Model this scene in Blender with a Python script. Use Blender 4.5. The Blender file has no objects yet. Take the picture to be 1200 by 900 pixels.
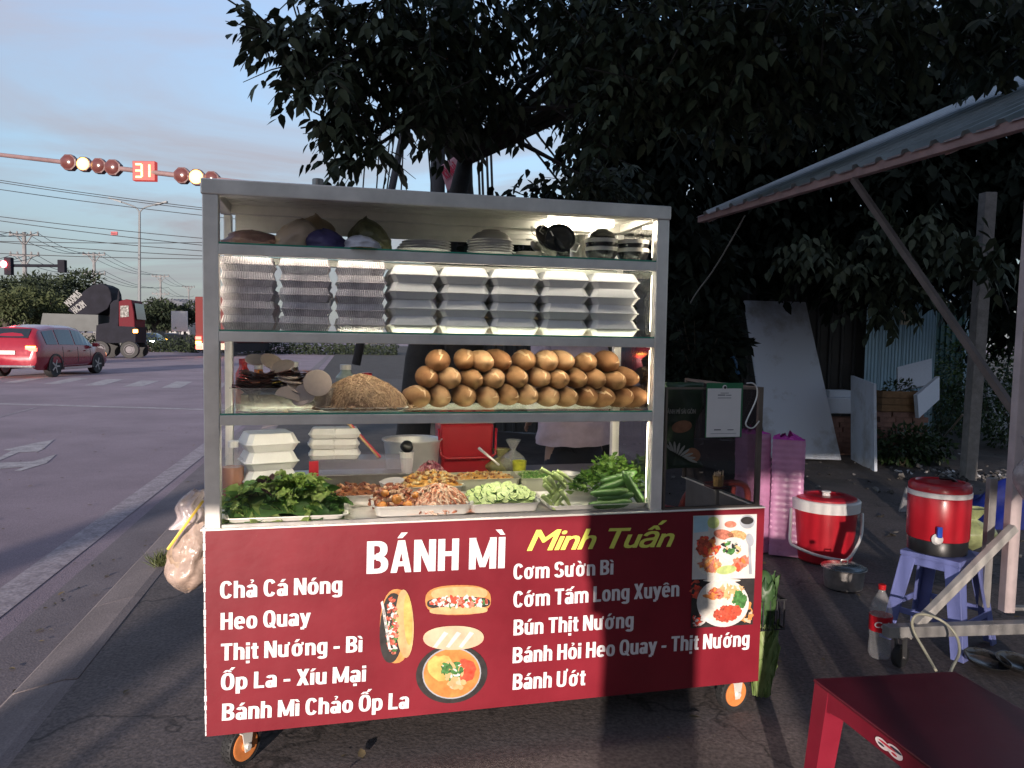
import bpy, bmesh, math, random
import numpy as np
from math import sin, cos, pi, radians, atan, sqrt
from mathutils import Vector, Matrix, Euler, noise

S = bpy.context.scene
COL = S.collection
random.seed(7)
np.random.seed(7)

# ------------------------------------------------------------------ camera
H = 1.42
PITCH = atan(54 / 885.)
ROLL = 0.0163
FW = Vector((0, cos(PITCH), -sin(PITCH)))
R0 = Vector((1, 0, 0)); U0 = Vector((0, sin(PITCH), cos(PITCH)))
RT = R0 * cos(ROLL) + U0 * sin(ROLL)
UP = U0 * cos(ROLL) - R0 * sin(ROLL)
cam = bpy.data.cameras.new('camera')
camo = bpy.data.objects.new('camera', cam)
COL.objects.link(camo)
m = Matrix((RT, UP, -FW)).transposed().to_4x4()
m.translation = Vector((0, 0, H))
camo.matrix_world = m
cam.sensor_width = 36
cam.lens = 36 * 885 / 1200.
cam.clip_start = 0.02
cam.clip_end = 3000
S.camera = camo

# ------------------------------------------------------------------ world and sun
SUN_EL = radians(7.0)
SUN_AZ = radians(10.0)          # the light travels towards +Y, a little to +X: the sun is low behind the photographer
w = bpy.data.worlds.new('World'); S.world = w; w.use_nodes = True
nt = w.node_tree; nt.nodes.clear()
out = nt.nodes.new('ShaderNodeOutputWorld'); bg = nt.nodes.new('ShaderNodeBackground')
sky = nt.nodes.new('ShaderNodeTexSky'); sky.sky_type = 'NISHITA'; sky.sun_disc = False
sky.sun_elevation = SUN_EL
sky.sun_rotation = pi + SUN_AZ
sky.air_density = 1.0; sky.dust_density = 0.8; sky.ozone_density = 3.0
bg.inputs['Strength'].default_value = 0.15
tc = nt.nodes.new('ShaderNodeTexCoord')
sx = nt.nodes.new('ShaderNodeSeparateXYZ'); nt.links.new(tc.outputs['Generated'], sx.inputs[0])
# project the view direction on a cloud layer
def wm(op, a, b=None, c=None):
    n = nt.nodes.new('ShaderNodeMath'); n.operation = op
    for i, v in enumerate((a, b, c)):
        if v is None: continue
        if isinstance(v, (int, float)): n.inputs[i].default_value = v
        else: nt.links.new(v, n.inputs[i])
    return n.outputs[0]
zz = wm('ADD', wm('MAXIMUM', sx.outputs[2], 0.0), 0.12)
cb = nt.nodes.new('ShaderNodeCombineXYZ')
nt.links.new(wm('DIVIDE', sx.outputs[0], zz), cb.inputs[0]); nt.links.new(wm('DIVIDE', sx.outputs[1], zz), cb.inputs[1])
mp = nt.nodes.new('ShaderNodeMapping'); mp.inputs['Rotation'].default_value = (0, 0, radians(35)); mp.inputs['Scale'].default_value = (0.95, 1.35, 1)
mp.inputs['Location'].default_value = (2.3, 0.7, 0)
nt.links.new(cb.outputs[0], mp.inputs[0])
cn = nt.nodes.new('ShaderNodeTexNoise'); cn.inputs['Scale'].default_value = 0.62; cn.inputs['Detail'].default_value = 9; cn.inputs['Roughness'].default_value = 0.58; cn.inputs['Distortion'].default_value = 0.9
nt.links.new(mp.outputs[0], cn.inputs['Vector'])
cr = nt.nodes.new('ShaderNodeValToRGB'); cr.color_ramp.elements[0].position = 0.42; cr.color_ramp.elements[1].position = 0.66
cr.color_ramp.elements[0].color = (0, 0, 0, 1); cr.color_ramp.elements[1].color = (0.85, 0.85, 0.85, 1)
nt.links.new(cn.outputs[0], cr.inputs[0])
mx = nt.nodes.new('ShaderNodeMix'); mx.data_type = 'RGBA'
hs = nt.nodes.new('ShaderNodeHueSaturation'); hs.inputs['Saturation'].default_value = 0.85
nt.links.new(sky.outputs[0], hs.inputs['Color'])
nt.links.new(cr.outputs[0], mx.inputs['Factor']); nt.links.new(hs.outputs[0], mx.inputs['A'])
mx.inputs['B'].default_value = (1.55, 1.33, 1.46, 1)
# a thin grey veil of humid air near the horizon
veil = nt.nodes.new('ShaderNodeMapRange'); veil.inputs[1].default_value = 0.0; veil.inputs[2].default_value = 0.42; veil.inputs[3].default_value = 0.95; veil.inputs[4].default_value = 0.0
nt.links.new(sx.outputs[2], veil.inputs[0])
mx2 = nt.nodes.new('ShaderNodeMix'); mx2.data_type = 'RGBA'
nt.links.new(veil.outputs[0], mx2.inputs['Factor']); nt.links.new(mx.outputs['Result'], mx2.inputs['A'])
mx2.inputs['B'].default_value = (.80, .84, .90, 1)
nt.links.new(mx2.outputs['Result'], bg.inputs['Color'])
nt.links.new(bg.outputs[0], out.inputs[0])

sl = bpy.data.lights.new('sun', 'SUN'); so = bpy.data.objects.new('sun', sl); COL.objects.link(so)
sl.energy = 3.2; sl.angle = radians(.7); sl.color = (1.0, 0.86, 0.76)
sd = Vector((sin(SUN_AZ) * cos(SUN_EL), cos(SUN_AZ) * cos(SUN_EL), -sin(SUN_EL)))
so.rotation_euler = sd.to_track_quat('-Z', 'Y').to_euler()
S.view_settings.view_transform = 'Standard'; S.view_settings.look = 'None'
S.view_settings.exposure = 1.4; S.view_settings.gamma = 1
S.cycles.max_bounces = 8; S.cycles.transparent_max_bounces = 24
S.cycles.caustics_reflective = False; S.cycles.caustics_refractive = False
S.cycles.sample_clamp_indirect = 3.0
S.cycles.use_denoising = True

# ------------------------------------------------------------------ from the survey of the place
def ray(x, y): return FW + RT * ((x - 600) / 885.) - UP * ((y - 450) / 885.)
def atz(x, y, z=0.0):
    d = ray(x, y); t = (z - H) / d.z; return Vector((0, 0, H)) + d * t
def aty(x, y, Y):
    d = ray(x, y); return Vector((0, 0, H)) + d * (Y / d.y)
CA = Vector((-0.9622, 2.3502, 0)); CTH = radians(13.556)
CD = Vector((cos(CTH), sin(CTH), 0)); CN = Vector((-sin(CTH), cos(CTH), 0))
def cw(u, w_, z): return CA + CD * u + CN * w_ + Vector((0, 0, z))
def fr(x, y, w_=0.0):
    d = ray(x, y); a = CA + CN * w_; o = Vector((0, 0, H))
    P = o + d * ((a - o).dot(CN) / d.dot(CN)); return (P - CA).dot(CD), P.z
RZ = -0.12                                       # road level

# ------------------------------------------------------------------ materials
MATS = {}
def mat(name, col=(.5, .5, .5), rough=.6, metal=0., var=.12, scale=8., bump=.0, bscale=60., emit=None, es=1., alpha=None, spec=.5, col2=None, coat=0., trans=0., sub=0.):
    if name in MATS: return MATS[name]
    M = bpy.data.materials.new(name); M.use_nodes = True; t = M.node_tree; b = t.nodes['Principled BSDF']; MATS[name] = M
    L = t.links.new
    tcn = t.nodes.new('ShaderNodeTexCoord')
    n = t.nodes.new('ShaderNodeTexNoise'); n.inputs['Scale'].default_value = scale; n.inputs['Detail'].default_value = 6; n.inputs['Roughness'].default_value = .6
    L(tcn.outputs['Object'], n.inputs['Vector'])
    rp = t.nodes.new('ShaderNodeValToRGB'); rp.color_ramp.elements[0].position = .3; rp.color_ramp.elements[1].position = .7
    c2 = col2 if col2 else tuple(c * (1 + var) for c in col)
    c1 = col if col2 else tuple(c * (1 - var) for c in col)
    rp.color_ramp.elements[0].color = (*c1, 1); rp.color_ramp.elements[1].color = (*c2, 1)
    L(n.outputs[0], rp.inputs[0]); L(rp.outputs[0], b.inputs['Base Color'])
    b.inputs['Metallic'].default_value = metal; b.inputs['Specular IOR Level'].default_value = spec
    mr = t.nodes.new('ShaderNodeMapRange'); mr.inputs[3].default_value = max(rough - .1, .02); mr.inputs[4].default_value = min(rough + .12, 1)
    L(n.outputs[0], mr.inputs[0]); L(mr.outputs[0], b.inputs['Roughness'])
    if coat: b.inputs['Coat Weight'].default_value = coat; b.inputs['Coat Roughness'].default_value = .1
    if trans: b.inputs['Transmission Weight'].default_value = trans
    if sub: b.inputs['Subsurface Weight'].default_value = sub; b.inputs['Subsurface Radius'].default_value = (.02, .01, .006)
    if bump:
        bn = t.nodes.new('ShaderNodeTexNoise'); bn.inputs['Scale'].default_value = bscale; bn.inputs['Detail'].default_value = 5
        L(tcn.outputs['Object'], bn.inputs['Vector'])
        bp = t.nodes.new('ShaderNodeBump'); bp.inputs['Strength'].default_value = bump; bp.inputs['Distance'].default_value = .01
        L(bn.outputs[0], bp.inputs['Height']); L(bp.outputs[0], b.inputs['Normal'])
    if emit: b.inputs['Emission Color'].default_value = (*emit, 1); b.inputs['Emission Strength'].default_value = es
    if alpha is not None:                          # thin clear plastic: part of the light passes straight through
        o = t.nodes['Material Output']; tr = t.nodes.new('ShaderNodeBsdfTransparent'); mxs = t.nodes.new('ShaderNodeMixShader')
        tr.inputs[0].default_value = (1, 1, 1, 1); mxs.inputs[0].default_value = alpha
        L(tr.outputs[0], mxs.inputs[1]); L(b.outputs[0], mxs.inputs[2]); L(mxs.outputs[0], o.inputs[0])
    return M
def glass(name, tint=(1, 1, 1), refl=1.0, rough=.02, base=.03):
    M = bpy.data.materials.new(name); M.use_nodes = True; t = M.node_tree; t.nodes.clear(); MATS[name] = M; L = t.links.new
    o = t.nodes.new('ShaderNodeOutputMaterial'); tr = t.nodes.new('ShaderNodeBsdfTransparent'); gl = t.nodes.new('ShaderNodeBsdfGlossy')
    tr.inputs[0].default_value = (*tint, 1); gl.inputs['Roughness'].default_value = rough
    lw = t.nodes.new('ShaderNodeLayerWeight'); lw.inputs[0].default_value = .25
    tcn = t.nodes.new('ShaderNodeTexCoord'); n = t.nodes.new('ShaderNodeTexNoise'); n.inputs['Scale'].default_value = 6; n.inputs['Detail'].default_value = 6
    L(tcn.outputs['Object'], n.inputs['Vector'])
    mm = t.nodes.new('ShaderNodeMath'); mm.operation = 'MULTIPLY_ADD'; L(lw.outputs['Fresnel'], mm.inputs[0]); mm.inputs[1].default_value = .5 * refl; mm.inputs[2].default_value = base
    mr = t.nodes.new('ShaderNodeMapRange'); mr.inputs[3].default_value = rough * .5; mr.inputs[4].default_value = rough * 3 + .02; L(n.outputs[0], mr.inputs[0]); L(mr.outputs[0], gl.inputs['Roughness'])
    ms = t.nodes.new('ShaderNodeMixShader'); L(mm.outputs[0], ms.inputs[0]); L(tr.outputs[0], ms.inputs[1]); L(gl.outputs[0], ms.inputs[2]); L(ms.outputs[0], o.inputs[0])
    return M
def leafmat(name, c1, c2, rough=.5, trn=.25, spec=.4):
    M = bpy.data.materials.new(name); M.use_nodes = True; t = M.node_tree; b = t.nodes['Principled BSDF']; MATS[name] = M; L = t.links.new
    g = t.nodes.new('ShaderNodeNewGeometry'); rp = t.nodes.new('ShaderNodeValToRGB')
    rp.color_ramp.elements[0].color = (*c1, 1); rp.color_ramp.elements[1].color = (*c2, 1)
    oi = t.nodes.new('ShaderNodeObjectInfo'); ad = t.nodes.new('ShaderNodeMath'); ad.operation = 'ADD'
    L(g.outputs['Random Per Island'], ad.inputs[0]); L(oi.outputs['Random'], ad.inputs[1])
    fr_ = t.nodes.new('ShaderNodeMath'); fr_.operation = 'FRACT'; L(ad.outputs[0], fr_.inputs[0]); L(fr_.outputs[0], rp.inputs[0])
    tcn = t.nodes.new('ShaderNodeTexCoord'); n = t.nodes.new('ShaderNodeTexNoise'); n.inputs['Scale'].default_value = 25; L(tcn.outputs['Object'], n.inputs['Vector'])
    mx_ = t.nodes.new('ShaderNodeMix'); mx_.data_type = 'RGBA'; mx_.blend_type = 'MULTIPLY'; mx_.inputs['Factor'].default_value = .6
    L(rp.outputs[0], mx_.inputs['A']); L(n.outputs[0], mx_.inputs['B']); L(mx_.outputs['Result'], b.inputs['Base Color'])
    b.inputs['Roughness'].default_value = rough; b.inputs['Specular IOR Level'].default_value = spec
    o = t.nodes['Material Output']; tl = t.nodes.new('ShaderNodeBsdfTranslucent'); ms = t.nodes.new('ShaderNodeMixShader'); ms.inputs[0].default_value = trn
    L(rp.outputs[0], tl.inputs[0]); L(b.outputs[0], ms.inputs[1]); L(tl.outputs[0], ms.inputs[2]); L(ms.outputs[0], o.inputs[0])
    return M
def emis(name, col, s):
    M = bpy.data.materials.new(name); M.use_nodes = True; b = M.node_tree.nodes['Principled BSDF']; MATS[name] = M
    b.inputs['Base Color'].default_value = (*[c * .08 for c in col], 1); b.inputs['Emission Color'].default_value = (*col, 1); b.inputs['Emission Strength'].default_value = s
    return M

# ------------------------------------------------------------------ mesh helpers
class MB:
    def __init__(s): s.v = []; s.f = []; s.m = []
    def add(s, vs, fs, mi=0):
        b = len(s.v); s.v += [tuple(v) for v in vs]; s.f += [tuple(i + b for i in f) for f in fs]; s.m += [mi] * len(fs); return s
    def box(s, c, d, rot=None, mi=0, taper=None):
        x, y, z = d[0] / 2, d[1] / 2, d[2] / 2; c = Vector(c); tp = taper or (1, 1)
        P = [Vector((-x, -y, -z)), Vector((x, -y, -z)), Vector((x, y, -z)), Vector((-x, y, -z))] + [Vector((a * x * tp[0], b * y * tp[1], z)) for a, b in ((-1, -1), (1, -1), (1, 1), (-1, 1))]
        if rot is not None:
            Rm = rot if isinstance(rot, Matrix) else Euler(rot).to_matrix(); P = [Rm @ p for p in P]
        return s.add([p + c for p in P], [(0, 3, 2, 1), (4, 5, 6, 7), (0, 1, 5, 4), (1, 2, 6, 5), (2, 3, 7, 6), (3, 0, 4, 7)], mi)
    def bb(s, a, b, mi=0):
        return s.box([(a[i] + b[i]) / 2 for i in range(3)], [abs(b[i] - a[i]) for i in range(3)], mi=mi)
    def hexa(s, P, mi=0):
        return s.add(P, [(0, 3, 2, 1), (4, 5, 6, 7), (0, 1, 5, 4), (1, 2, 6, 5), (2, 3, 7, 6), (3, 0, 4, 7)], mi)
    def bar(s, p0, p1, wx, wy, up=(0, 0, 1), mi=0):
        p0 = Vector(p0); p1 = Vector(p1); d = (p1 - p0).normalized(); u = Vector(up)
        if abs(d.dot(u)) > .97: u = Vector((0, 1, 0))
        a = d.cross(u).normalized(); b = a.cross(d); P = []
        for p in (p0, p1):
            P += [p - a * wx / 2 - b * wy / 2, p + a * wx / 2 - b * wy / 2, p + a * wx / 2 + b * wy / 2, p - a * wx / 2 + b * wy / 2]
        return s.hexa(P, mi)
    def tube(s, pts, r, seg=8, mi=0, cap=True, closed=False):
        pts = [Vector(p) for p in pts]; n = len(pts); rr = r if hasattr(r, '__len__') else [r] * n
        vs = []; a = None
        for i, p in enumerate(pts):
            if closed: t = (pts[(i + 1) % n] - pts[i - 1])
            else: t = pts[min(i + 1, n - 1)] - pts[max(i - 1, 0)]
            t = t.normalized() if t.length > 1e-9 else Vector((0, 0, 1))
            if a is None:
                a = t.cross(Vector((0, 0, 1)) if abs(t.z) < .9 else Vector((1, 0, 0))).normalized()
            else:
                a = (a - t * a.dot(t)).normalized()
            b = t.cross(a)
            vs += [p + (a * cos(2 * pi * k / seg) + b * sin(2 * pi * k / seg)) * rr[i] for k in range(seg)]
        fs = []
        for i in range(n if closed else n - 1):
            j = (i + 1) % n
            for k in range(seg):
                k2 = (k + 1) % seg; fs.append((i * seg + k, i * seg + k2, j * seg + k2, j * seg + k))
        if cap and not closed: fs += [tuple(range(seg))[::-1], tuple((n - 1) * seg + k for k in range(seg))]
        return s.add(vs, fs, mi)
    def lathe(s, prof, seg=24, c=(0, 0, 0), axis='z', mi=0, cap=True, M=None):
        vs = []
        for r, z in prof:
            for k in range(seg):
                a = 2 * pi * k / seg; p = (r * cos(a), r * sin(a), z)
                if axis == 'x': p = (p[2], p[0], p[1])
                if axis == 'y': p = (p[0], p[2], -p[1])
                p = Vector(p)
                if M is not None: p = M @ p
                vs.append(p + Vector(c))
        fs = []
        for i in range(len(prof) - 1):
            for k in range(seg):
                k2 = (k + 1) % seg; fs.append((i * seg + k, i * seg + k2, (i + 1) * seg + k2, (i + 1) * seg + k))
        if cap: fs += [tuple(range(seg))[::-1], tuple((len(prof) - 1) * seg + k for k in range(seg))]
        return s.add(vs, fs, mi)
    def grid(s, fn, nu, nv, mi=0):
        vs = [fn(i / nu, j / nv) for j in range(nv + 1) for i in range(nu + 1)]
        fs = [(j * (nu + 1) + i, j * (nu + 1) + i + 1, (j + 1) * (nu + 1) + i + 1, (j + 1) * (nu + 1) + i) for j in range(nv) for i in range(nu)]
        return s.add(vs, fs, mi)
    def prism(s, poly, z0, z1, mi=0, fn=None):
        n = len(poly); P = [(x, y, z0) for x, y in poly] + [(x, y, z1) for x, y in poly]
        if fn: P = [fn(*p) for p in P]
        return s.add(P, [tuple(range(n))[::-1], tuple(range(n, 2 * n))] + [(i, (i + 1) % n, n + (i + 1) % n, n + i) for i in range(n)], mi)
    def blob(s, c, r, nz=0., seg=10, rings=6, rot=None, mi=0, sq=2., seed=0., nf=1.3):
        c = Vector(c); vs = []; Rm = Euler(rot).to_matrix() if rot is not None else None
        def pt(th, ph):
            d = Vector((cos(ph) * sin(th), sin(ph) * sin(th), cos(th)))
            if sq != 2.: d = Vector([math.copysign(abs(q) ** (2 / sq), q) for q in d])
            k = 1 + nz * noise.noise(d * nf + Vector((seed, seed * 1.7, -seed)))
            p = Vector((d.x * r[0] * k, d.y * r[1] * k, d.z * r[2] * k))
            return (Rm @ p if Rm else p) + c
        vs.append(pt(0, 0))
        for i in range(1, rings):
            for k in range(seg): vs.append(pt(pi * i / rings, 2 * pi * k / seg))
        vs.append(pt(pi, 0)); fs = []
        for k in range(seg): fs.append((0, 1 + k, 1 + (k + 1) % seg))
        for i in range(rings - 2):
            for k in range(seg):
                a = 1 + i * seg + k; b = 1 + i * seg + (k + 1) % seg; fs.append((a, a + seg, b + seg, b))
        e = len(vs) - 1; o_ = 1 + (rings - 2) * seg
        for k in range(seg): fs.append((o_ + k, e, o_ + (k + 1) % seg))
        return s.add(vs, fs, mi)
    def mesh(s, name, mats, smooth=False):
        me = bpy.data.meshes.new(name); me.from_pydata(s.v, [], s.f)
        for mm in (mats if isinstance(mats, (list, tuple)) else [mats]): me.materials.append(mm)
        if len(me.materials) > 1: me.polygons.foreach_set('material_index', s.m)
        if smooth is True: me.polygons.foreach_set('use_smooth', [True] * len(s.f))
        me.update()
        if smooth == 'auto':
            me.polygons.foreach_set('use_smooth', [True] * len(s.f)); me.set_sharp_from_angle(angle=radians(38))
        return me
    def build(s, name, mats, parent=None, smooth=False, bevel=0, loc=None, rot=None):
        o = bpy.data.objects.new(name, s.mesh(name, mats, smooth)); COL.objects.link(o)
        if parent: o.parent = parent
        if loc is not None: o.location = loc
        if rot is not None: o.rotation_euler = rot
        if bevel:
            b = o.modifiers.new('bevel', 'BEVEL'); b.width = bevel; b.segments = 2; b.limit_method = 'ANGLE'
        return o
def thing(name, label, cat, loc=(0, 0, 0), rz=0., group=None, rot=None):
    o = bpy.data.objects.new(name, None); COL.objects.link(o); o.empty_display_size = .1
    o.location = loc; o.rotation_euler = rot if rot is not None else (0, 0, rz)
    return tag(o, label, cat, group)
def tag(o, label, cat, group=None, kind=None):
    if label: o['label'] = label
    if cat: o['category'] = cat
    if group: o['group'] = group
    if kind: o['kind'] = kind
    return o
def struct(o, label=None):
    o['kind'] = 'structure'
    if label: o['label'] = label
    return o
def copy_tree(o, parent=None, loc=None, rot=None, label=None):
    c = o.copy(); COL.objects.link(c); c.parent = parent
    if loc is not None: c.location = loc
    if rot is not None: c.rotation_euler = rot
    if label: c['label'] = label
    for ch in list(o.children): copy_tree(ch, c)
    return c
ORD = ['first', 'second', 'third', 'fourth', 'fifth', 'sixth', 'seventh', 'eighth', 'ninth', 'tenth', 'eleventh', 'twelfth']
def rnd(a, b): return random.uniform(a, b)

# bulk leaves: arrays of position, direction, normal and length -> one mesh
LEAF = np.array([(0, 0, 0), (.30, .22, .03), (.27, .55, .03), (0, 1, -.05), (-.27, .55, .03), (-.30, .22, .03), (0, .5, -.03)], float)
LF = [(0, 1, 6), (1, 2, 6), (2, 3, 6), (3, 4, 6), (4, 5, 6), (5, 0, 6)]
def frames(D, Nn):
    D = D / np.linalg.norm(D, axis=1)[:, None]
    X = np.cross(D, Nn); X /= np.linalg.norm(X, axis=1)[:, None] + 1e-9; Z = np.cross(X, D); return X, D, Z
def leaf_mesh(name, P, D, Nn, Ls, material, width=.75, tmpl=LEAF, faces=LF):
    X, Y, Z = frames(D, Nn); n = len(P); k = len(tmpl)
    T = tmpl[None, :, :]
    V = P[:, None, :] + Ls[:, None, None] * (T[:, :, 0:1] * width * X[:, None, :] + T[:, :, 1:2] * Y[:, None, :] + T[:, :, 2:3] * Z[:, None, :])
    V = V.reshape(-1, 3); F = (np.array(faces)[None] + (np.arange(n) * k)[:, None, None]).reshape(-1, len(faces[0]))
    me = bpy.data.meshes.new(name); nf = len(F); q = len(faces[0])
    me.vertices.add(len(V)); me.vertices.foreach_set('co', V.ravel())
    me.loops.add(nf * q); me.loops.foreach_set('vertex_index', F.ravel().astype(np.int32))
    me.polygons.add(nf); me.polygons.foreach_set('loop_start', np.arange(0, nf * q, q, dtype=np.int32))
    me.update(calc_edges=True); me.materials.append(material); me.validate()
    return me
def text(name, s, L, material, parent=None, bold=.0, shear=0., gap=1.0):
    """flat lettering: L = (x0, base z, x1, cap top z); strokes are thickened by stacking shifted sheets a tenth of a millimetre apart"""
    cu = bpy.data.curves.new(name, 'FONT'); cu.body = s; cu.size = 1; cu.shear = shear; cu.resolution_u = 3
    cu.space_character = gap
    to = bpy.data.objects.new('tmp', cu); COL.objects.link(to); bpy.context.view_layer.update()
    dg = bpy.context.evaluated_depsgraph_get(); me = bpy.data.meshes.new_from_object(to.evaluated_get(dg)); bpy.data.objects.remove(to)
    co = np.zeros(len(me.vertices) * 3); me.vertices.foreach_get('co', co); co = co.reshape(-1, 3)
    x0, z0, x1, z1 = L; cap = .73
    kx = (x1 - x0 - 2 * bold) / (co[:, 0].max() - co[:, 0].min()); kz = (z1 - z0 - bold * .9) / cap
    X = x0 + bold + (co[:, 0] - co[:, 0].min()) * kx; Z = z0 + bold * .45 + co[:, 1] * kz
    fs = [tuple(p.vertices) for p in me.polygons]; mb = MB()
    sh = [(0, 0)] if not bold else [(a, b) for b in (-.45, 0, .45) for a in (-1, -.5, 0, .5, 1)]
    for k, (a, b) in enumerate(sh):
        mb.add([(x + a * bold, -.00008 * k, z + b * bold) for x, z in zip(X, Z)], fs)
    bpy.data.meshes.remove(me)
    o = mb.build(name, material, parent); tag(o, None, None, kind='stuff')
    return o

# ---- a bold condensed sign-painter's alphabet, built from bars and ring arcs
def glyphs():
    T, TH, XH = .185, .15, .74
    G = {}
    def V(x, a, b): return [('p', [(x - T / 2, a), (x + T / 2, a), (x + T / 2, b), (x - T / 2, b)])]
    def Hb(a, b, y): return [('p', [(a, y - TH / 2), (b, y - TH / 2), (b, y + TH / 2), (a, y + TH / 2)])]
    def RB(p0, p1, t=T):
        (x0, y0), (x1, y1) = p0, p1; w = t / 2 * sqrt(1 + ((x1 - x0) / (y1 - y0)) ** 2) if abs(y1 - y0) > 1e-6 else t / 2
        return [('p', [(x0 - w, y0), (x0 + w, y0), (x1 + w, y1), (x1 - w, y1)])]
    def ring(cx, cy, rx, ry, a0=0, a1=360, tx=T, ty=TH, sup=2.5): return [('r', cx, cy, rx, ry, a0, a1, tx, ty, sup)]
    def box(x, y, s_=.09): return [('p', [(x - s_, y - s_ * .9), (x + s_, y - s_ * .9), (x + s_, y + s_ * .9), (x - s_, y + s_ * .9)])]
    G['o'] = (ring(.255, .37, .255, .385), .51); G['c'] = (ring(.25, .37, .25, .385, 38, 322), .48); G['e'] = (ring(.255, .37, .255, .385, 0, 318) + Hb(.1, .5, .385), .51)
    G['a'] = (V(.40, 0, .52) + ring(.25, .50, .243, .255, 0, 158) + ring(.205, .21, .205, .225, 0, 360, T, .13), .50)
    arch = ring(.25, .47, .247, .285, 0, 180)
    G['n'] = (V(.095, 0, XH) + arch + V(.405, 0, .48), .50); G['h'] = (V(.095, 0, 1) + arch + V(.405, 0, .48), .50)
    G['m'] = (V(.095, 0, XH) + arch + V(.405, 0, .48) + ring(.56, .47, .247, .285, 0, 180) + V(.715, 0, .48), .81)
    G['u'] = (V(.095, .27, XH) + ring(.25, .27, .247, .285, 180, 360) + V(.405, 0, XH), .50)
    G['g'] = (ring(.25, .39, .25, .365) + V(.405, -.06, XH) + ring(.25, -.04, .247, .22, 205, 360), .50); G['p'] = (V(.095, -.25, XH) + ring(.255, .37, .255, .385), .51)
    G['y'] = (RB((.07, XH), (.25, .06)) + RB((.41, XH), (.19, -.16)) + Hb(.02, .2, -.17), .48)
    G['i'] = (V(.095, 0, XH) + box(.095, .91), .19); G['1'] = (V(.095, 0, XH), .19)
    G['t'] = (V(.16, .07, .93) + Hb(0, .33, .665) + Hb(.10, .33, .075), .33); G['x'] = (RB((.08, 0), (.40, XH)) + RB((.40, 0), (.08, XH)), .48)
    G['-'] = (Hb(.02, .32, .37), .34); G[' '] = ([], .22)
    G['B'] = (V(.1, 0, 1) + Hb(.1, .28, .925) + Hb(.1, .28, .51) + Hb(.1, .28, .075) + ring(.25, .735, .285, .265, -90, 90) + ring(.25, .275, .31, .275, -90, 90), .56)
    G['C'] = (ring(.28, .5, .28, .515, 32, 328), .55); G['O'] = (ring(.29, .5, .29, .515), .58); G['Q'] = (ring(.29, .5, .29, .515) + RB((.34, .26), (.54, -.06), .13), .58)
    G['S'] = (ring(.27, .735, .265, .28, 12, 262) + ring(.27, .265, .275, .28, -168, 82), .55)
    G['H'] = (V(.1, 0, 1) + V(.47, 0, 1) + Hb(.1, .47, .53), .57); G['N'] = (V(.09, 0, 1) + V(.48, 0, 1) + RB((.10, 1), (.47, 0), .17), .57)
    G['M'] = (V(.09, 0, 1) + V(.65, 0, 1) + RB((.09, 1), (.37, .06), .15) + RB((.65, 1), (.37, .06), .15), .74)
    G['L'] = (V(.1, 0, 1) + Hb(.1, .46, .075), .46); G['T'] = (Hb(0, .52, .925) + V(.26, 0, .93), .52); G['X'] = (RB((.09, 0), (.45, 1)) + RB((.45, 0), (.09, 1)), .54)
    G['U'] = (V(.095, .3, 1) + ring(.285, .3, .28, .315, 180, 360) + V(.475, .3, 1), .57); G['A'] = (RB((.09, 0), (.27, 1), .16) + RB((.47, 0), (.29, 1), .16) + Hb(.16, .40, .27), .56)
    def sh(p, dx, dy): return [(q[0], [(x + dx, y + dy) for x, y in q[1]]) if q[0] == 'p' else ('r', q[1] + dx, q[2] + dy) + q[3:] for q in p]
    AC = lambda x, y: [('p', [(x - .10, y), (x + .03, y), (x + .17, y + .17), (x, y + .17)])]
    GR = lambda x, y: [('p', [(x + .10, y), (x - .03, y), (x - .17, y + .17), (x, y + .17)])]
    CI = lambda x, y: RB((x - .13, y), (x, y + .13), .10) + RB((x + .13, y), (x, y + .13), .10)
    HK = lambda x, y: ring(x, y + .14, .095, .08, -90, 150, .07, .06) + [('p', [(x - .04, y), (x + .03, y), (x + .03, y + .08), (x - .04, y + .08)])]
    HN = lambda x, y: [('p', [(x - .02, y - .10), (x + .10, y), (x + .10, y + .14), (x, y + .14), (x, y + .02), (x - .08, y - .04)])]
    DT = lambda x: box(x, -.17, .085)
    def c(k, b, *acc, w=None): G[k] = (G[b][0] + [q for a_ in acc for q in a_], w or G[b][1])
    lo, up = .82, 1.07
    c('á', 'a', AC(.24, lo)); c('ả', 'a', HK(.25, lo)); c('ạ', 'a', DT(.25)); c('ấ', 'a', CI(.22, lo), AC(.38, lo + .10)); c('ó', 'o', AC(.25, lo)); c('ỏ', 'o', HK(.25, lo)); c('ơ', 'o', HN(.46, .68), w=.58); c('ớ', 'o', HN(.46, .68), AC(.22, lo + .02), w=.58)
    c('ờ', 'o', HN(.46, .68), GR(.24, lo + .02), w=.58); c('ư', 'u', HN(.46, .72), w=.59); c('í', '1', AC(.09, lo)); c('ì', '1', GR(.10, lo)); c('ị', 'i', DT(.095)); c('ú', 'u', AC(.24, lo)); c('ê', 'e', CI(.25, lo))
    c('Á', 'A', AC(.27, up)); c('Ì', '1', w=.19); G['Ì'] = (V(.095, 0, 1) + GR(.08, up), .19); c('Ố', 'O', CI(.27, up - .01), AC(.44, up + .10)); c('Ư', 'U', HN(.53, .98), w=.66)
    return G
GLY = glyphs()
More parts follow.
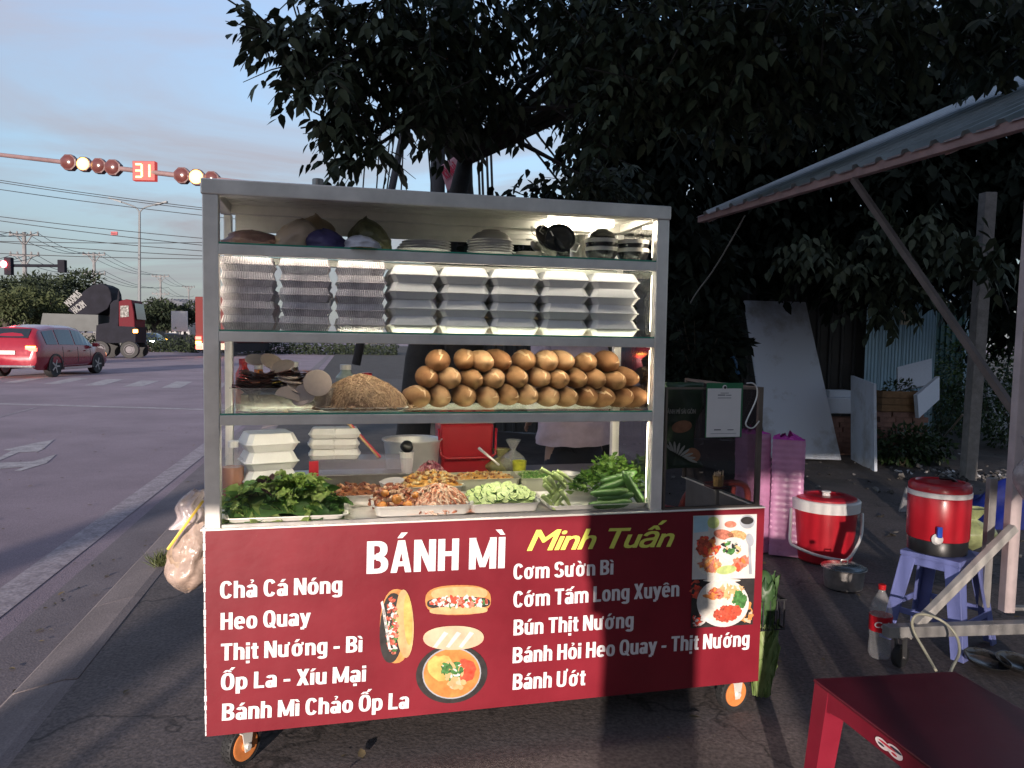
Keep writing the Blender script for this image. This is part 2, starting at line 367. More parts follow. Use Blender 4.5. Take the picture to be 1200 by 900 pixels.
def ctext(name, s, L, material, parent=None, bold=0, shear=0, gap=1., track=.055):
    P = []; x = 0
    for ch in s:
        g, wd = GLY[ch]
        for q in g: P.append((x, q))
        x += wd + (track if ch != ' ' else .0)
    x -= track; kx = (L[2] - L[0]) / x; kz = L[3] - L[1]; mb = MB(); k = 0
    for ox, q in P:
        yy = -.00006 * (k % 7); k += 1
        if q[0] == 'p':
            pts = q[1]; ar = sum(pts[i][0] * pts[(i + 1) % len(pts)][1] - pts[(i + 1) % len(pts)][0] * pts[i][1] for i in range(len(pts)))
            if ar < 0: pts = pts[::-1]
            mb.add([(L[0] + (ox + a) * kx, yy, L[1] + b * kz) for a, b in pts], [tuple(range(len(pts)))])
        else:
            _, cx, cy, rx, ry, a0, a1, tx, ty, sup = q; n = max(8, int(abs(a1 - a0) / 11)); vs = []
            for i in range(n + 1):
                a = radians(a0 + (a1 - a0) * i / n); c_ = math.copysign(abs(cos(a)) ** (2 / sup), cos(a)); s_ = math.copysign(abs(sin(a)) ** (2 / sup), sin(a))
                for X, Y in ((cx + rx * c_, cy + ry * s_), (cx + (rx - tx) * c_, cy + (ry - ty) * s_)): vs.append((L[0] + (ox + X) * kx, yy, L[1] + Y * kz))
            mb.add(vs, [(2 * i, 2 * i + 2, 2 * i + 3, 2 * i + 1) for i in range(n)])
    o = mb.build(name, material, parent); o['kind'] = 'stuff'; return o
# ================================================================== materials used by many things
steel = mat('brushed_steel', (.88, .85, .79), rough=.38, metal=.5, var=.16, scale=6, bump=.012, bscale=40)
steel_d = mat('dull_steel', (.32, .31, .30), rough=.42, metal=.9, var=.25, scale=10, bump=.03)
zinc = mat('galvanised_tube', (.42, .42, .43), rough=.5, metal=.6, var=.2, scale=9, bump=.15)
vinyl = mat('red_vinyl', (.15, .0075, .016), rough=.42, var=.20, scale=2.6, bump=.16, bscale=9, spec=.4)
vwhite = mat('white_vinyl', (.62, .60, .61), rough=.45, var=.02)
vyellow = mat('yellow_green_vinyl', (.66, .68, .12), rough=.45, var=.03)
pane = glass('clear_glass_pane', base=.015, refl=.55)
shelfglass = glass('green_edged_glass', tint=(.90, .96, .92), base=.03, refl=.8)
gedge = mat('glass_green_edge', (.05, .32, .22), rough=.15, var=.2, spec=.8)
black = mat('black_rubber', (.012, .012, .013), rough=.7, var=.3, scale=20, bump=.1)
blackp = mat('black_plastic', (.012, .012, .014), rough=.35, var=.2)
foam = mat('white_foam_plastic', (.78, .77, .76), rough=.5, var=.03, scale=20, bump=.08, bscale=120, sub=.0)
orange = mat('orange_plastic_rim', (.56, .19, .055), rough=.4, var=.25, scale=12)
redp = mat('red_plastic', (.46, .014, .026), rough=.32, var=.1, scale=5, coat=.2)
redd = mat('dark_red_plastic', (.16, .006, .022), rough=.38, var=.15, scale=5, bump=.05, bscale=30)
whitep = mat('white_plastic', (.76, .74, .72), rough=.35, var=.04)
led = emis('led_light', (1., .92, .74), 14.)
leds = emis('led_strip_light', (1., .90, .70), 19.)

# ================================================================== the food cart
cart = thing('food_cart', 'steel and glass street food cart with a dark red menu panel, standing on the pavement', 'food cart', CA, CTH)
CASE_U, CASE_D, TOPZ = 1.556, .42, 1.895
S1, S2, S3, CZ = 1.703, 1.432, 1.168, .803
cab = MB(); cab.bb((.004, .002, .135), (1.545, .62, .797)); cab.bb((1.5455, .002, .135), (1.971, .62, .46)); cab.bb((1.5455, .002, .4605), (1.971, .012, .797)); cab.bb((1.961, .0125, .4605), (1.971, .62, .797)); cab.build('cabinet', mat('cabinet_steel', (.3, .3, .3), rough=.4, metal=.8, var=.2), cart, bevel=.004)
MB().bb((-.012, -.010, .7972), (1.556, .635, CZ)).bb((1.5565, -.010, .7972), (1.974, .02, CZ)).bb((1.945, .0205, .7972), (1.974, .635, CZ)).build('counter_top', steel, cart, bevel=.0015)
# the printed vinyl panel, a little wavy, with a pale torn edge on the left
def pan(i, j):
    x = i * 1.975; z = .128 + j * .672
    return (x, -.0035 + .0012 * noise.noise(Vector((x * 3, z * 4, 1))), z)
pmb = MB().grid(pan, 60, 20); pmb.add([(0, .002, .128), (1.975, .002, .128), (1.975, .002, .8), (0, .002, .8)], [(0, 1, 2, 3)])
pn = pmb.build('menu_panel', vinyl, cart, smooth=True); pn['label'] = 'dark red printed menu panel on the front of the cart'
tr = MB()
zq = .13
while zq < .79:
    hh = rnd(.008, .03); tr.box((-.0015, -.002, zq + hh / 2), (rnd(.003, .008), .004, hh * .9)); zq += hh
tr.build('torn_edge', vwhite, cart)
def lay(k): return -.0060 - .0005 * k
def line(s, x0, y0, x1, y1, capx, capy, m_=vwhite, bold=.003, shear=0., gap=.93):
    u0, z0 = fr(x0, y0); u1, z1 = fr(x1, y1); uc, zc = fr(capx, capy)
    o = (text if shear else ctext)('menu_lettering', s, (0, 0, u1 - u0, zc - z0), m_, pn, bold, shear, gap)
    o.location = (u0, lay(0), z0); o.rotation_euler = (0, -math.atan2(z1 - z0, u1 - u0), 0); return o
line('BÁNH MÌ', 429, 672, 591, 665, 429, 634, bold=.0065, gap=.92)
line('Minh Tuấn', 617, 645, 789, 640, 617, 619, vyellow, bold=.0022, shear=.33, gap=.9)
for a in (('Chả Cá Nóng', 258, 700.8, 401, 694, 680.8), ('Heo Quay', 258.5, 737.4, 363.5, 731.5, 717.6), ('Thịt Nướng - Bì', 259, 773.4, 424.5, 763, 753.6),
          ('Ốp La - Xíu Mại', 259, 808, 428.6, 797.5, 788.5), ('Bánh Mì Chảo Ốp La', 260, 843.6, 479, 829, 823.7),
          ('Cơm Sườn Bì', 601, 678.5, 718, 672.5, 660.5), ('Cớm Tấm Long Xuyên', 601, 711.3, 795, 698, 692.6), ('Bún Thịt Nướng', 601, 744, 741.6, 734.5, 725.6),
          ('Bánh Hỏi Heo Quay - Thịt Nướng', 600, 776.5, 877, 756, 758), ('Bánh Ướt', 600, 807.6, 685, 802, 789)):
    line(a[0], a[1], a[2], a[3], a[4], a[1], a[5], bold=.0036, gap=.92)
# ---- printed food pictures (flat print)
pc = {k: mat('print_' + k, c, rough=.45, var=v, scale=s_) for k, c, v, s_ in (
    ('crust', (.46, .20, .06), .35, 30), ('crumb', (.52, .32, .15), .25, 25), ('pale', (.56, .37, .25), .15, 20), ('dark', (.02, .018, .018), .3, 30), ('meat', (.35, .06, .035), .6, 90),
    ('pinkmeat', (.44, .15, .10), .5, 80), ('white', (.52, .50, .48), .08, 20), ('green', (.05, .15, .04), .6, 80), ('orange', (.52, .18, .045), .3, 25), ('red', (.6, .06, .03), .4, 60),
    ('grey', (.28, .30, .33), .2, 20), ('noodle', (.48, .27, .12), .5, 120), ('rice', (.56, .53, .47), .12, 90), ('lime', (.36, .44, .16), .3, 30), ('blue', (.35, .52, .60), .2, 10), ('yellow', (.52, .32, .09), .3, 30))}
def shape(mb, pts, layer, mi):
    P = []
    for x, y in pts:
        u, z = fr(x, y); P.append((u, lay(layer), z))
    mb.add(P, [tuple(range(len(P)))[::-1]], mi)
def ell(cx, cy, rx, ry, rot=0, n=28, wob=0., sup=2.):
    o = []
    for k in range(n):
        a = 2 * pi * k / n; c_, s_ = cos(a), sin(a)
        if sup != 2: c_ = math.copysign(abs(c_) ** (2 / sup), c_); s_ = math.copysign(abs(s_) ** (2 / sup), s_)
        q = 1 + rnd(-wob, wob); x = rx * c_ * q; y = ry * s_ * q
        o.append((cx + x * cos(rot) - y * sin(rot), cy + x * sin(rot) + y * cos(rot)))
    return o
def picture(shapes, label):
    ks = list(pc); mb = MB()
    for pts, ly, k in shapes: shape(mb, pts, ly, ks.index(k))
    o = mb.build('food_picture', [pc[k] for k in ks], pn); o['label'] = label
def bits(cx, cy, rx, ry, n, sz, keys, ly, rot=0., asp=1.8):
    o = []
    sz *= .62
    for i in range(int(n * 2.6)):
        a = rnd(0, 2 * pi); r = sqrt(random.random()); x = rx * r * cos(a); y = ry * r * sin(a)
        s_ = sz * rnd(.6, 1.3); o.append((ell(cx + x * cos(rot) - y * sin(rot), cy + x * sin(rot) + y * cos(rot), s_ * asp, s_, rnd(0, pi), 7, .25), ly + .004 * i, random.choice(keys)))
    return o
picture([(ell(464, 733, 19, 43.5, .03, sup=2.3), 0, 'crust'), (ell(459, 735, 14, 41, .06, sup=2.2), 1, 'dark'), (ell(474, 730, 10.5, 40, -.04), 2, 'crumb'), (ell(478, 725, 5, 30, -.04), 3, 'yellow')]
        + bits(459, 733, 6.5, 33, 60, 2.2, ['meat', 'pinkmeat', 'meat', 'green', 'white'], 2.2) + [([(446 + 1.5 * k, 705 + 9 * k), (448.5 + 1.5 * k, 703 + 9 * k), (452 + 1.2 * k, 720 + 8 * k), (449 + 1.2 * k, 720 + 8 * k)], 3.2, 'white') for k in range(6)],
        'printed picture of an upright filled baguette')
picture([(ell(536.5, 702.5, 38.5, 17.5, -.02, sup=2.7), 0, 'crust'), (ell(538, 695, 33, 8, -.02, sup=2.5), .6, 'crumb'), (ell(537, 706, 37, 7, -.02, sup=3.), 1, 'dark'), (ell(537, 714.5, 34, 4.5, -.02, sup=3), 1.4, 'crumb')]
        + bits(537, 705, 33, 5.5, 60, 2.6, ['pinkmeat', 'white', 'meat', 'green', 'red', 'white'], 2), 'printed picture of a long filled baguette')
picture([(ell(529, 789, 42, 34, -.15, 34), 0, 'dark'), (ell(529, 788, 34.5, 30, -.15, 34), 1, 'grey'), (ell(529, 788, 33, 28.5, -.15, 34), 1.6, 'orange'), (ell(517, 782, 17, 15, .2, 20, .1), 2.2, 'yellow'), (ell(545, 785, 12, 14, .2, 20, .1), 2.4, 'red')]
        + bits(530, 785, 12, 9, 22, 3.2, ['green', 'green', 'white', 'crumb'], 3, asp=2.4) + bits(535, 800, 8, 5, 6, 5, ['pale', 'crumb'], 3.4, asp=1.1)
        + [(ell(531, 746.5, 35.5, 14, -.02, 30, sup=2.2), 4, 'pale')] + [([(507 + 15 * k, 757), (511 + 15 * k, 758), (525 + 15 * k, 741), (520 + 15 * k, 739)], 4.6, 'white') for k in range(3)],
        'printed picture of a pan of stew under a bread roll')
def rct(x0, y0, x1, y1, x2, y2, x3, y3): return [(x0, y0), (x1, y1), (x2, y2), (x3, y3)]
picture([(rct(811.5, 604, 886, 602, 883.5, 677, 810, 678.5), 0, 'white'), (rct(812, 604.5, 829, 604, 829, 622, 812, 624), .5, 'blue'), (ell(835, 612, 7, 7), .7, 'lime'), (ell(855, 614, 9.5, 7.5), .8, 'white'), (ell(855, 614, 7, 4), 1.2, 'pinkmeat'), (ell(874.5, 611, 9, 8), .9, 'grey'), (ell(874.5, 609.5, 7.5, 4.5), 1.3, 'dark'),
         (ell(845, 649, 34, 30, 0, 34), 1, 'rice'), (ell(847, 626, 12, 6, .2), 2, 'pinkmeat'), (ell(863, 627, 11, 6, .1), 2, 'noodle')] + bits(828, 640, 13, 10, 26, 4, ['meat', 'red', 'meat', 'orange'], 2.4)
        + bits(831, 661, 10, 7.5, 30, 3, ['noodle', 'pinkmeat', 'orange'], 2.8, asp=2.6) + [(ell(859, 643, 17, 14, 0), 2.2, 'white')] + bits(856, 641, 10, 7, 18, 3, ['green', 'dark', 'crumb', 'white'], 3)
        + bits(866, 660, 10, 4.5, 12, 4, ['red', 'pinkmeat', 'orange'], 3.3, -.5) + [(ell(850, 667, 12, 5, -.15), 3.6, 'lime'), (ell(877.5, 632, 4.5, 7.5, -.2), 4, 'grey'), (rct(875.5, 638, 878.5, 638, 880, 672, 876.5, 672), 4.1, 'grey')],
        'printed photograph of a white plate of grilled pork and rice')
picture([(rct(810, 678.7, 883.4, 677.2, 881, 731, 808.5, 735.5), 0, 'dark')] + bits(815, 690, 4, 10, 20, 3, ['meat', 'red', 'dark'], .5) + bits(817, 726, 7, 7, 24, 2.4, ['meat', 'white', 'dark', 'red'], .5) + bits(874, 716, 6, 11, 14, 4, ['crust', 'pale', 'dark'], .5)
        + [(ell(845, 679.5, 22, 2.0), .8, 'rice'), (ell(846, 706, 30.5, 28, 0, 34), 1.5, 'white'), (ell(846, 705, 27.5, 25, 0, 34), 2, 'rice')] + bits(855, 692, 13, 7, 36, 2.6, ['noodle', 'rice', 'crumb'], 2.4, asp=2.8)
        + bits(838, 695, 8, 6, 16, 3, ['pinkmeat', 'meat', 'orange'], 2.8) + bits(866, 702, 7, 9, 24, 3, ['green'], 3) + bits(851, 718, 16, 8, 50, 3.2, ['meat', 'meat', 'red'], 3.2, -.25, 1.3) + [(ell(829, 698, 7, 2.2, .1), 3, 'orange')],
        'printed photograph of a white bowl of noodles and meat')

# ---- case: posts, beams, shelves, glass
def post(x0, x1, y0, y1, z0, z1): return MB().bb((x0, y0, z0), (x1, y1, z1)).build('post', steel, cart, bevel=.003)
post(0, .047, -.002, .04, CZ, TOPZ - .048); post(CASE_U - .045, CASE_U, -.002, .04, CZ, TOPZ - .048)
post(.012, .040, CASE_D - .03, CASE_D, CZ, TOPZ - .05); post(CASE_U - .045, CASE_U - .014, CASE_D - .03, CASE_D, CZ, TOPZ - .05)
MB().bb((-.004, -.006, TOPZ - .048), (CASE_U + .004, .042, TOPZ)).build('top_beam', steel, cart, bevel=.004)
MB().bb((0, CASE_D - .04, TOPZ - .047), (CASE_U, CASE_D, TOPZ - .004)).build('rear_beam', steel, cart, bevel=.003)
for x in (0, CASE_U - .04): MB().bb((x, .0425, TOPZ - .046), (x + .04, CASE_D - .0405, TOPZ - .002)).build('side_beam', steel, cart, bevel=.003)
rf = MB(); n_ = 9
for k in range(n_):                                       # roof sheet with lengthwise pressed grooves
    y0 = .0425 + k * (CASE_D - .085) / n_; y1 = y0 + (CASE_D - .085) / n_
    rf.bb((.0405, y0, TOPZ - .018), (CASE_U - .0405, y0 + (y1 - y0) * .55, TOPZ - .012)); rf.bb((.0405, y0 + (y1 - y0) * .55, TOPZ - .012), (CASE_U - .0405, y1, TOPZ - .006))
rf.build('roof_sheet', steel, cart)
MB().lathe([(.018, TOPZ), (.018, TOPZ + .02), (.016, TOPZ + .022)], 16, (.345, .02, 0)).build('screw_cap', steel_d, cart)
for z, nm in ((S1, 'upper'), (S2, 'middle'), (S3, 'lower')):
    MB().bb((.047, -.001, z - .038), (CASE_U - .045, .022, z - .006)).bb((.047, .0222, z - .010), (CASE_U - .045, .040, z - .0065)).build('shelf_rail', steel, cart, bevel=.0025)
    MB().bb((.047, CASE_D - .026, z - .032), (CASE_U - .045, CASE_D - .004, z - .006)).build('shelf_rail', steel, cart, bevel=.0025)
    sg = MB(); sg.bb((.048, .006, z - .0055), (CASE_U - .046, CASE_D - .004, z - .0003)); sg.bb((.048, .0005, z - .0055), (CASE_U - .046, .0058, z - .0003), mi=1)
    sg.build('glass_shelf', [shelfglass, gedge], cart)
rp_m = MB()
for k in range(6): rp_m.bb((.05, CASE_D - .012 + .003 * (k % 2), 1.788 + .0102 * k), (CASE_U - .05, CASE_D - .006 + .003 * (k % 2), 1.7978 + .0102 * k))
rp_m.build('rear_panel', steel, cart)
zs = [CZ + .004, S3 - .04, S3 + .003, S2 - .04, S2 + .003, S1 - .04, S1 + .003, TOPZ - .05]
for i in range(0, 8, 2):
    MB().add([(.048, .012, zs[i]), (CASE_U - .046, .012, zs[i]), (CASE_U - .046, .012, zs[i + 1]), (.048, .012, zs[i + 1])], [(0, 1, 2, 3)]).build('front_glass', pane, cart)
for x in (.026, CASE_U - .03):
    MB().add([(x, .042, CZ + .004), (x, CASE_D - .032, CZ + .004), (x, CASE_D - .032, TOPZ - .05), (x, .042, TOPZ - .05)], [(0, 1, 2, 3)]).build('side_glass', pane, cart)
MB().bb((.05, .001, CZ + .0005), (CASE_U - .05, .011, CZ + .010)).build('glass_channel', steel_d, cart)
MB().bb((1.20, .30, TOPZ - .034), (1.46, .325, TOPZ - .022)).build('led_tube', led, cart)
for z in (S2 - .001, S3 - .001): 
    MB().bb((.10 if z < 1.3 else .40, .024, z - .020), (CASE_U - .07, .036, z - .012)).build('led_strip', leds, cart)
MB().bb((.08, .024, S1 - .020), (CASE_U - .07, .036, S1 - .012)).build('led_strip', emis('led_strip_soft', (1., .92, .76), 5.), cart)
side_fill = emis('side_fill_glow', (1., .89, .68), 8.); side_fill_l = emis('side_fill_glow_soft', (1., .89, .68), 2.5)  # hidden fill strips behind the posts, added to even out the case light
for zA, zB in ((CZ + .04, S3 - .05), (S3 + .02, S2 - .05), (S2 + .02, S1 - .05), (S1 + .015, TOPZ - .06)):
    MB().bb((.028, .0405, zA), (.045, .044, zB)).build('side_fill_strip', side_fill_l, cart); MB().bb((CASE_U - .044, .0405, zA), (CASE_U - .027, .044, zB)).build('side_fill_strip', side_fill, cart)
# ---- the glass wind guard at the right end
gx0, gx1, gz1 = CASE_U + .006, 1.955, 1.252
gm = mat('dark_steel_trim', (.20, .17, .15), rough=.35, metal=.9, var=.2)
for a, b in (((gx0, 0, CZ), (gx0 + .008, .012, gz1)), ((gx1 - .018, 0, CZ), (gx1, .014, gz1)), ((gx0 + .008, 0, gz1 - .008), (gx1 - .018, .012, gz1 - .0005)), ((gx0 + .008, 0, CZ), (gx1 - .018, .012, CZ + .008)),
             ((gx1 - .014, .016, gz1 - .012), (gx1 - .002, .60, gz1)), ((gx1 - .016, .60, CZ), (gx1, .615, gz1))):
    MB().bb(a, b).build('guard_frame', gm, cart)
MB().add([(gx0 + .008, .006, CZ + .008), (gx1 - .018, .006, CZ + .008), (gx1 - .018, .006, gz1 - .008), (gx0 + .008, .006, gz1 - .008)], [(0, 1, 2, 3)]).build('guard_glass', glass('guard_glass_tinted', tint=(.66, .64, .64), base=.015, refl=.4), cart)
MB().add([(gx1 - .008, .016, CZ + .002), (gx1 - .008, .60, CZ + .002), (gx1 - .008, .60, gz1 - .012), (gx1 - .008, .016, gz1 - .012)], [(0, 1, 2, 3)]).build('guard_glass', glass('guard_glass_side', tint=(.40, .40, .40), base=.01, refl=.06), cart)
MB().bb((.03, CASE_D + .002, S3 - .02), (.80, CASE_D + .15, S3 - .014)).build('rear_rack', steel, cart)
# ---- casters
def caster(x, y, yaw, r=.068):
    c = MB(); c.bb((-.03, -.03, .128), (.03, .03, .1335)); c.lathe([(.02, .112), (.024, .127)], 16)
    for sy in (-1, 1): c.hexa([(-.011, sy * .031 - .0018, .050), (.011, sy * .031 - .0018, .050), (.011, sy * .031 + .0018, .050), (-.011, sy * .031 + .0018, .050), (-.022, sy * .031 - .0018, .114), (.022, sy * .031 - .0018, .114), (.022, sy * .031 + .0018, .114), (-.022, sy * .031 + .0018, .114)])
    c.bb((-.024, -.033, .1141), (.024, .033, .118)); c.lathe([(.010, -.040), (.010, .040)], 12, (0, 0, r), 'y')
    o = c.build('caster', steel, cart, bevel=.001, loc=(x, y, 0), rot=(0, 0, yaw))
    t = MB(); t.lathe([(r - .018, -.02), (r - .004, -.021), (r, -.012), (r, .012), (r - .004, .021), (r - .018, .02), (r - .018, -.02)], 36, (0, 0, r), 'y', cap=False)
    for k in range(24):
        a = 2 * pi * k / 24
        for sy in (-1, 1): t.box((cos(a + sy * .05) * (r - .001), sy * .010, r + sin(a + sy * .05) * (r - .001)), (.005, .013, .008), rot=(0, -a, 0))
    t.build('tyre', black, o)
    q = MB(); q.lathe([(.012, -.024), (r - .040, -.021), (r - .026, -.0245), (r - .0185, -.023), (r - .0185, .023), (r - .026, .0245), (r - .040, .021), (.012, .024)], 32, (0, 0, r), 'y')
    q.lathe([(.016, -.030), (.018, -.022)], 16, (0, 0, r), 'y'); q.build('rim', orange, o, smooth='auto')
caster(.100, .045, radians(48)); caster(1.900, .055, radians(13)); caster(.12, .53, radians(80)); caster(1.86, .54, radians(10))
# ================================================================== ground
def attr_ground(name, cols, scales, rough=.9, bump=.5, spots=None):
    M = bpy.data.materials.new(name); M.use_nodes = True; t = M.node_tree; b = t.nodes['Principled BSDF']; L = t.links.new
    tcn = t.nodes.new('ShaderNodeTexCoord'); prev = None
    n1 = t.nodes.new('ShaderNodeTexNoise'); n1.inputs['Scale'].default_value = scales[0]; n1.inputs['Detail'].default_value = 8; n1.inputs['Roughness'].default_value = .65
    n2 = t.nodes.new('ShaderNodeTexNoise'); n2.inputs['Scale'].default_value = scales[1]; n2.inputs['Detail'].default_value = 3
    n3 = t.nodes.new('ShaderNodeTexVoronoi'); n3.inputs['Scale'].default_value = scales[2]
    for n in (n1, n2, n3): L(tcn.outputs['Object'], n.inputs['Vector'])
    r = t.nodes.new('ShaderNodeValToRGB'); r.color_ramp.elements[0].position = .33; r.color_ramp.elements[1].position = .68
    r.color_ramp.elements[0].color = (*cols[0], 1); r.color_ramp.elements[1].color = (*cols[1], 1); L(n1.outputs[0], r.inputs[0])
    m1 = t.nodes.new('ShaderNodeMix'); m1.data_type = 'RGBA'; m1.blend_type = 'MULTIPLY'; m1.inputs['Factor'].default_value = .8
    r2 = t.nodes.new('ShaderNodeValToRGB'); r2.color_ramp.elements[0].position = .3; r2.color_ramp.elements[1].position = .75; r2.color_ramp.elements[0].color = (.66, .66, .66, 1); r2.color_ramp.elements[1].color = (1.32, 1.32, 1.32, 1)
    L(n2.outputs[0], r2.inputs[0]); L(r.outputs[0], m1.inputs['A']); L(r2.outputs[0], m1.inputs['B']); L(m1.outputs['Result'], b.inputs['Base Color'])
    b.inputs['Roughness'].default_value = rough
    bp = t.nodes.new('ShaderNodeBump'); bp.inputs['Strength'].default_value = bump; bp.inputs['Distance'].default_value = .01
    ad = t.nodes.new('ShaderNodeMath'); ad.operation = 'ADD'; L(n2.outputs[0], ad.inputs[0]); L(n3.outputs['Distance'], ad.inputs[1]); L(ad.outputs[0], bp.inputs['Height']); L(bp.outputs[0], b.inputs['Normal'])
    return M
M_road = attr_ground('asphalt', ((.18, .138, .163), (.275, .215, .248)), (.5, 130, 110), bump=.16)
M_pave = attr_ground('old_pavement', ((.028, .026, .026), (.060, .054, .053)), (1.3, 55, 40), bump=.4)
M_dirt = attr_ground('dark_earth', ((.018, .015, .014), (.050, .042, .038)), (2.2, 30, 22), bump=1.0)
M_kerb = attr_ground('kerb_concrete', ((.13, .108, .108), (.20, .168, .168)), (1.5, 110, 90), bump=.10)
M_gut = attr_ground('gutter_concrete', ((.135, .112, .122), (.20, .17, .18)), (1.2, 110, 90), bump=.10)
M_paint = attr_ground('road_paint', ((.22, .20, .21), (.42, .39, .40)), (6, 50, 30), bump=.1)
M_painty = attr_ground('worn_yellow_paint', ((.30, .26, .15), (.50, .45, .28)), (6, 50, 30), bump=.1)
def sheet(name, pts, z, m_, sub=0):
    mb = MB(); mb.add([(p[0], p[1], z) for p in pts], [tuple(range(len(pts)))]); return struct(mb.build(name, m_))
RD = (Vector((-2.95, 7.17, 0)) - Vector((-2.04, 2.95, 0))).normalized(); RN = Vector((RD.y, -RD.x, 0))      # along / to the right of the road
K0 = Vector((-2.04, 2.95, 0))
def rp_(s_, t_, z=0.): p = K0 + RD * s_ + RN * t_; return (p.x, p.y, z)
# road: one sheet to the horizon; the yard side rises by a kerb
sheet('road', [rp_(-60, -1500), rp_(-60, 900), rp_(1800, 900), rp_(1800, -1500)], RZ, M_road)
g = MB(); g.add([rp_(-60, -.31, RZ + .004), rp_(-60, 0, RZ + .006), rp_(110, 0, RZ + .006), rp_(110, -.31, RZ + .004)], [(0, 1, 2, 3)])
struct(g.build('gutter', M_gut))
# kerb stones, each one a piece
kroot = MB(); kroot.add([rp_(-60, .02, RZ - .05), rp_(-60, .30, RZ - .05), rp_(110, .30, RZ - .05), rp_(110, .02, RZ - .05)], [(0, 1, 2, 3)])
ks = struct(kroot.build('kerb', M_dirt)); kb = None
ang = math.atan2(RD.y, RD.x)
for k in range(-3, 26):
    p = rp_(k * 1.0 + .5, .15, 0)
    if kb is None:
        kb = MB(); kb.prism([(-.01, RZ - .03), (.29, RZ - .03), (.29, .000), (.24, .000), (.05, -.045), (-.005, RZ + .018)], -.4993, .4993, fn=lambda a, b, c: (c, -(a - .15), b))
        o = kb.build('kerb_stone', M_kerb, ks, bevel=.004); km = o.data
    else:
        o = o.copy(); COL.objects.link(o)
    o.location = (p[0], p[1], rnd(-.004, .003)); o.rotation_euler = (rnd(-.006, .006), 0, ang + rnd(-.006, .006))
# pavement and yard as a fine uneven sheet near the camera
def gz(x, y):
    d = (Vector((x, y, 0)) - K0).dot(RN)
    k = min(1, max(0, (d - 2.8) / 2.)) * min(1, max(0, (y - 2.2) / 1.5))
    kk = min(1, max(0, (d - .3) / .4))
    near = max(0, 1 - max(0, abs(y - 2.7) - .6) / .8) if -1.4 < x < 1.4 else 0
    far = min(1, max(0, (y - 6.5) / 1.5)) 
    return -.003 + kk * (.006 * noise.noise(Vector((x * .9, y * .9, 0))) * (1 - near) + k * (.010 * noise.noise(Vector((x * 4, y * 4, 3))) + far * (.03 * noise.noise(Vector((x * 1.3, y * 1.3, 5))) + .02 * noise.noise(Vector((x * 7, y * 7, 5))))))
yd = MB()
def yf(i, j):
    s_ = -8 + j * 30; t_ = .285 + (i ** 1.3) * 16; p = rp_(s_, t_); return (p[0], p[1], gz(p[0], p[1]))
yd.grid(yf, 150, 260)
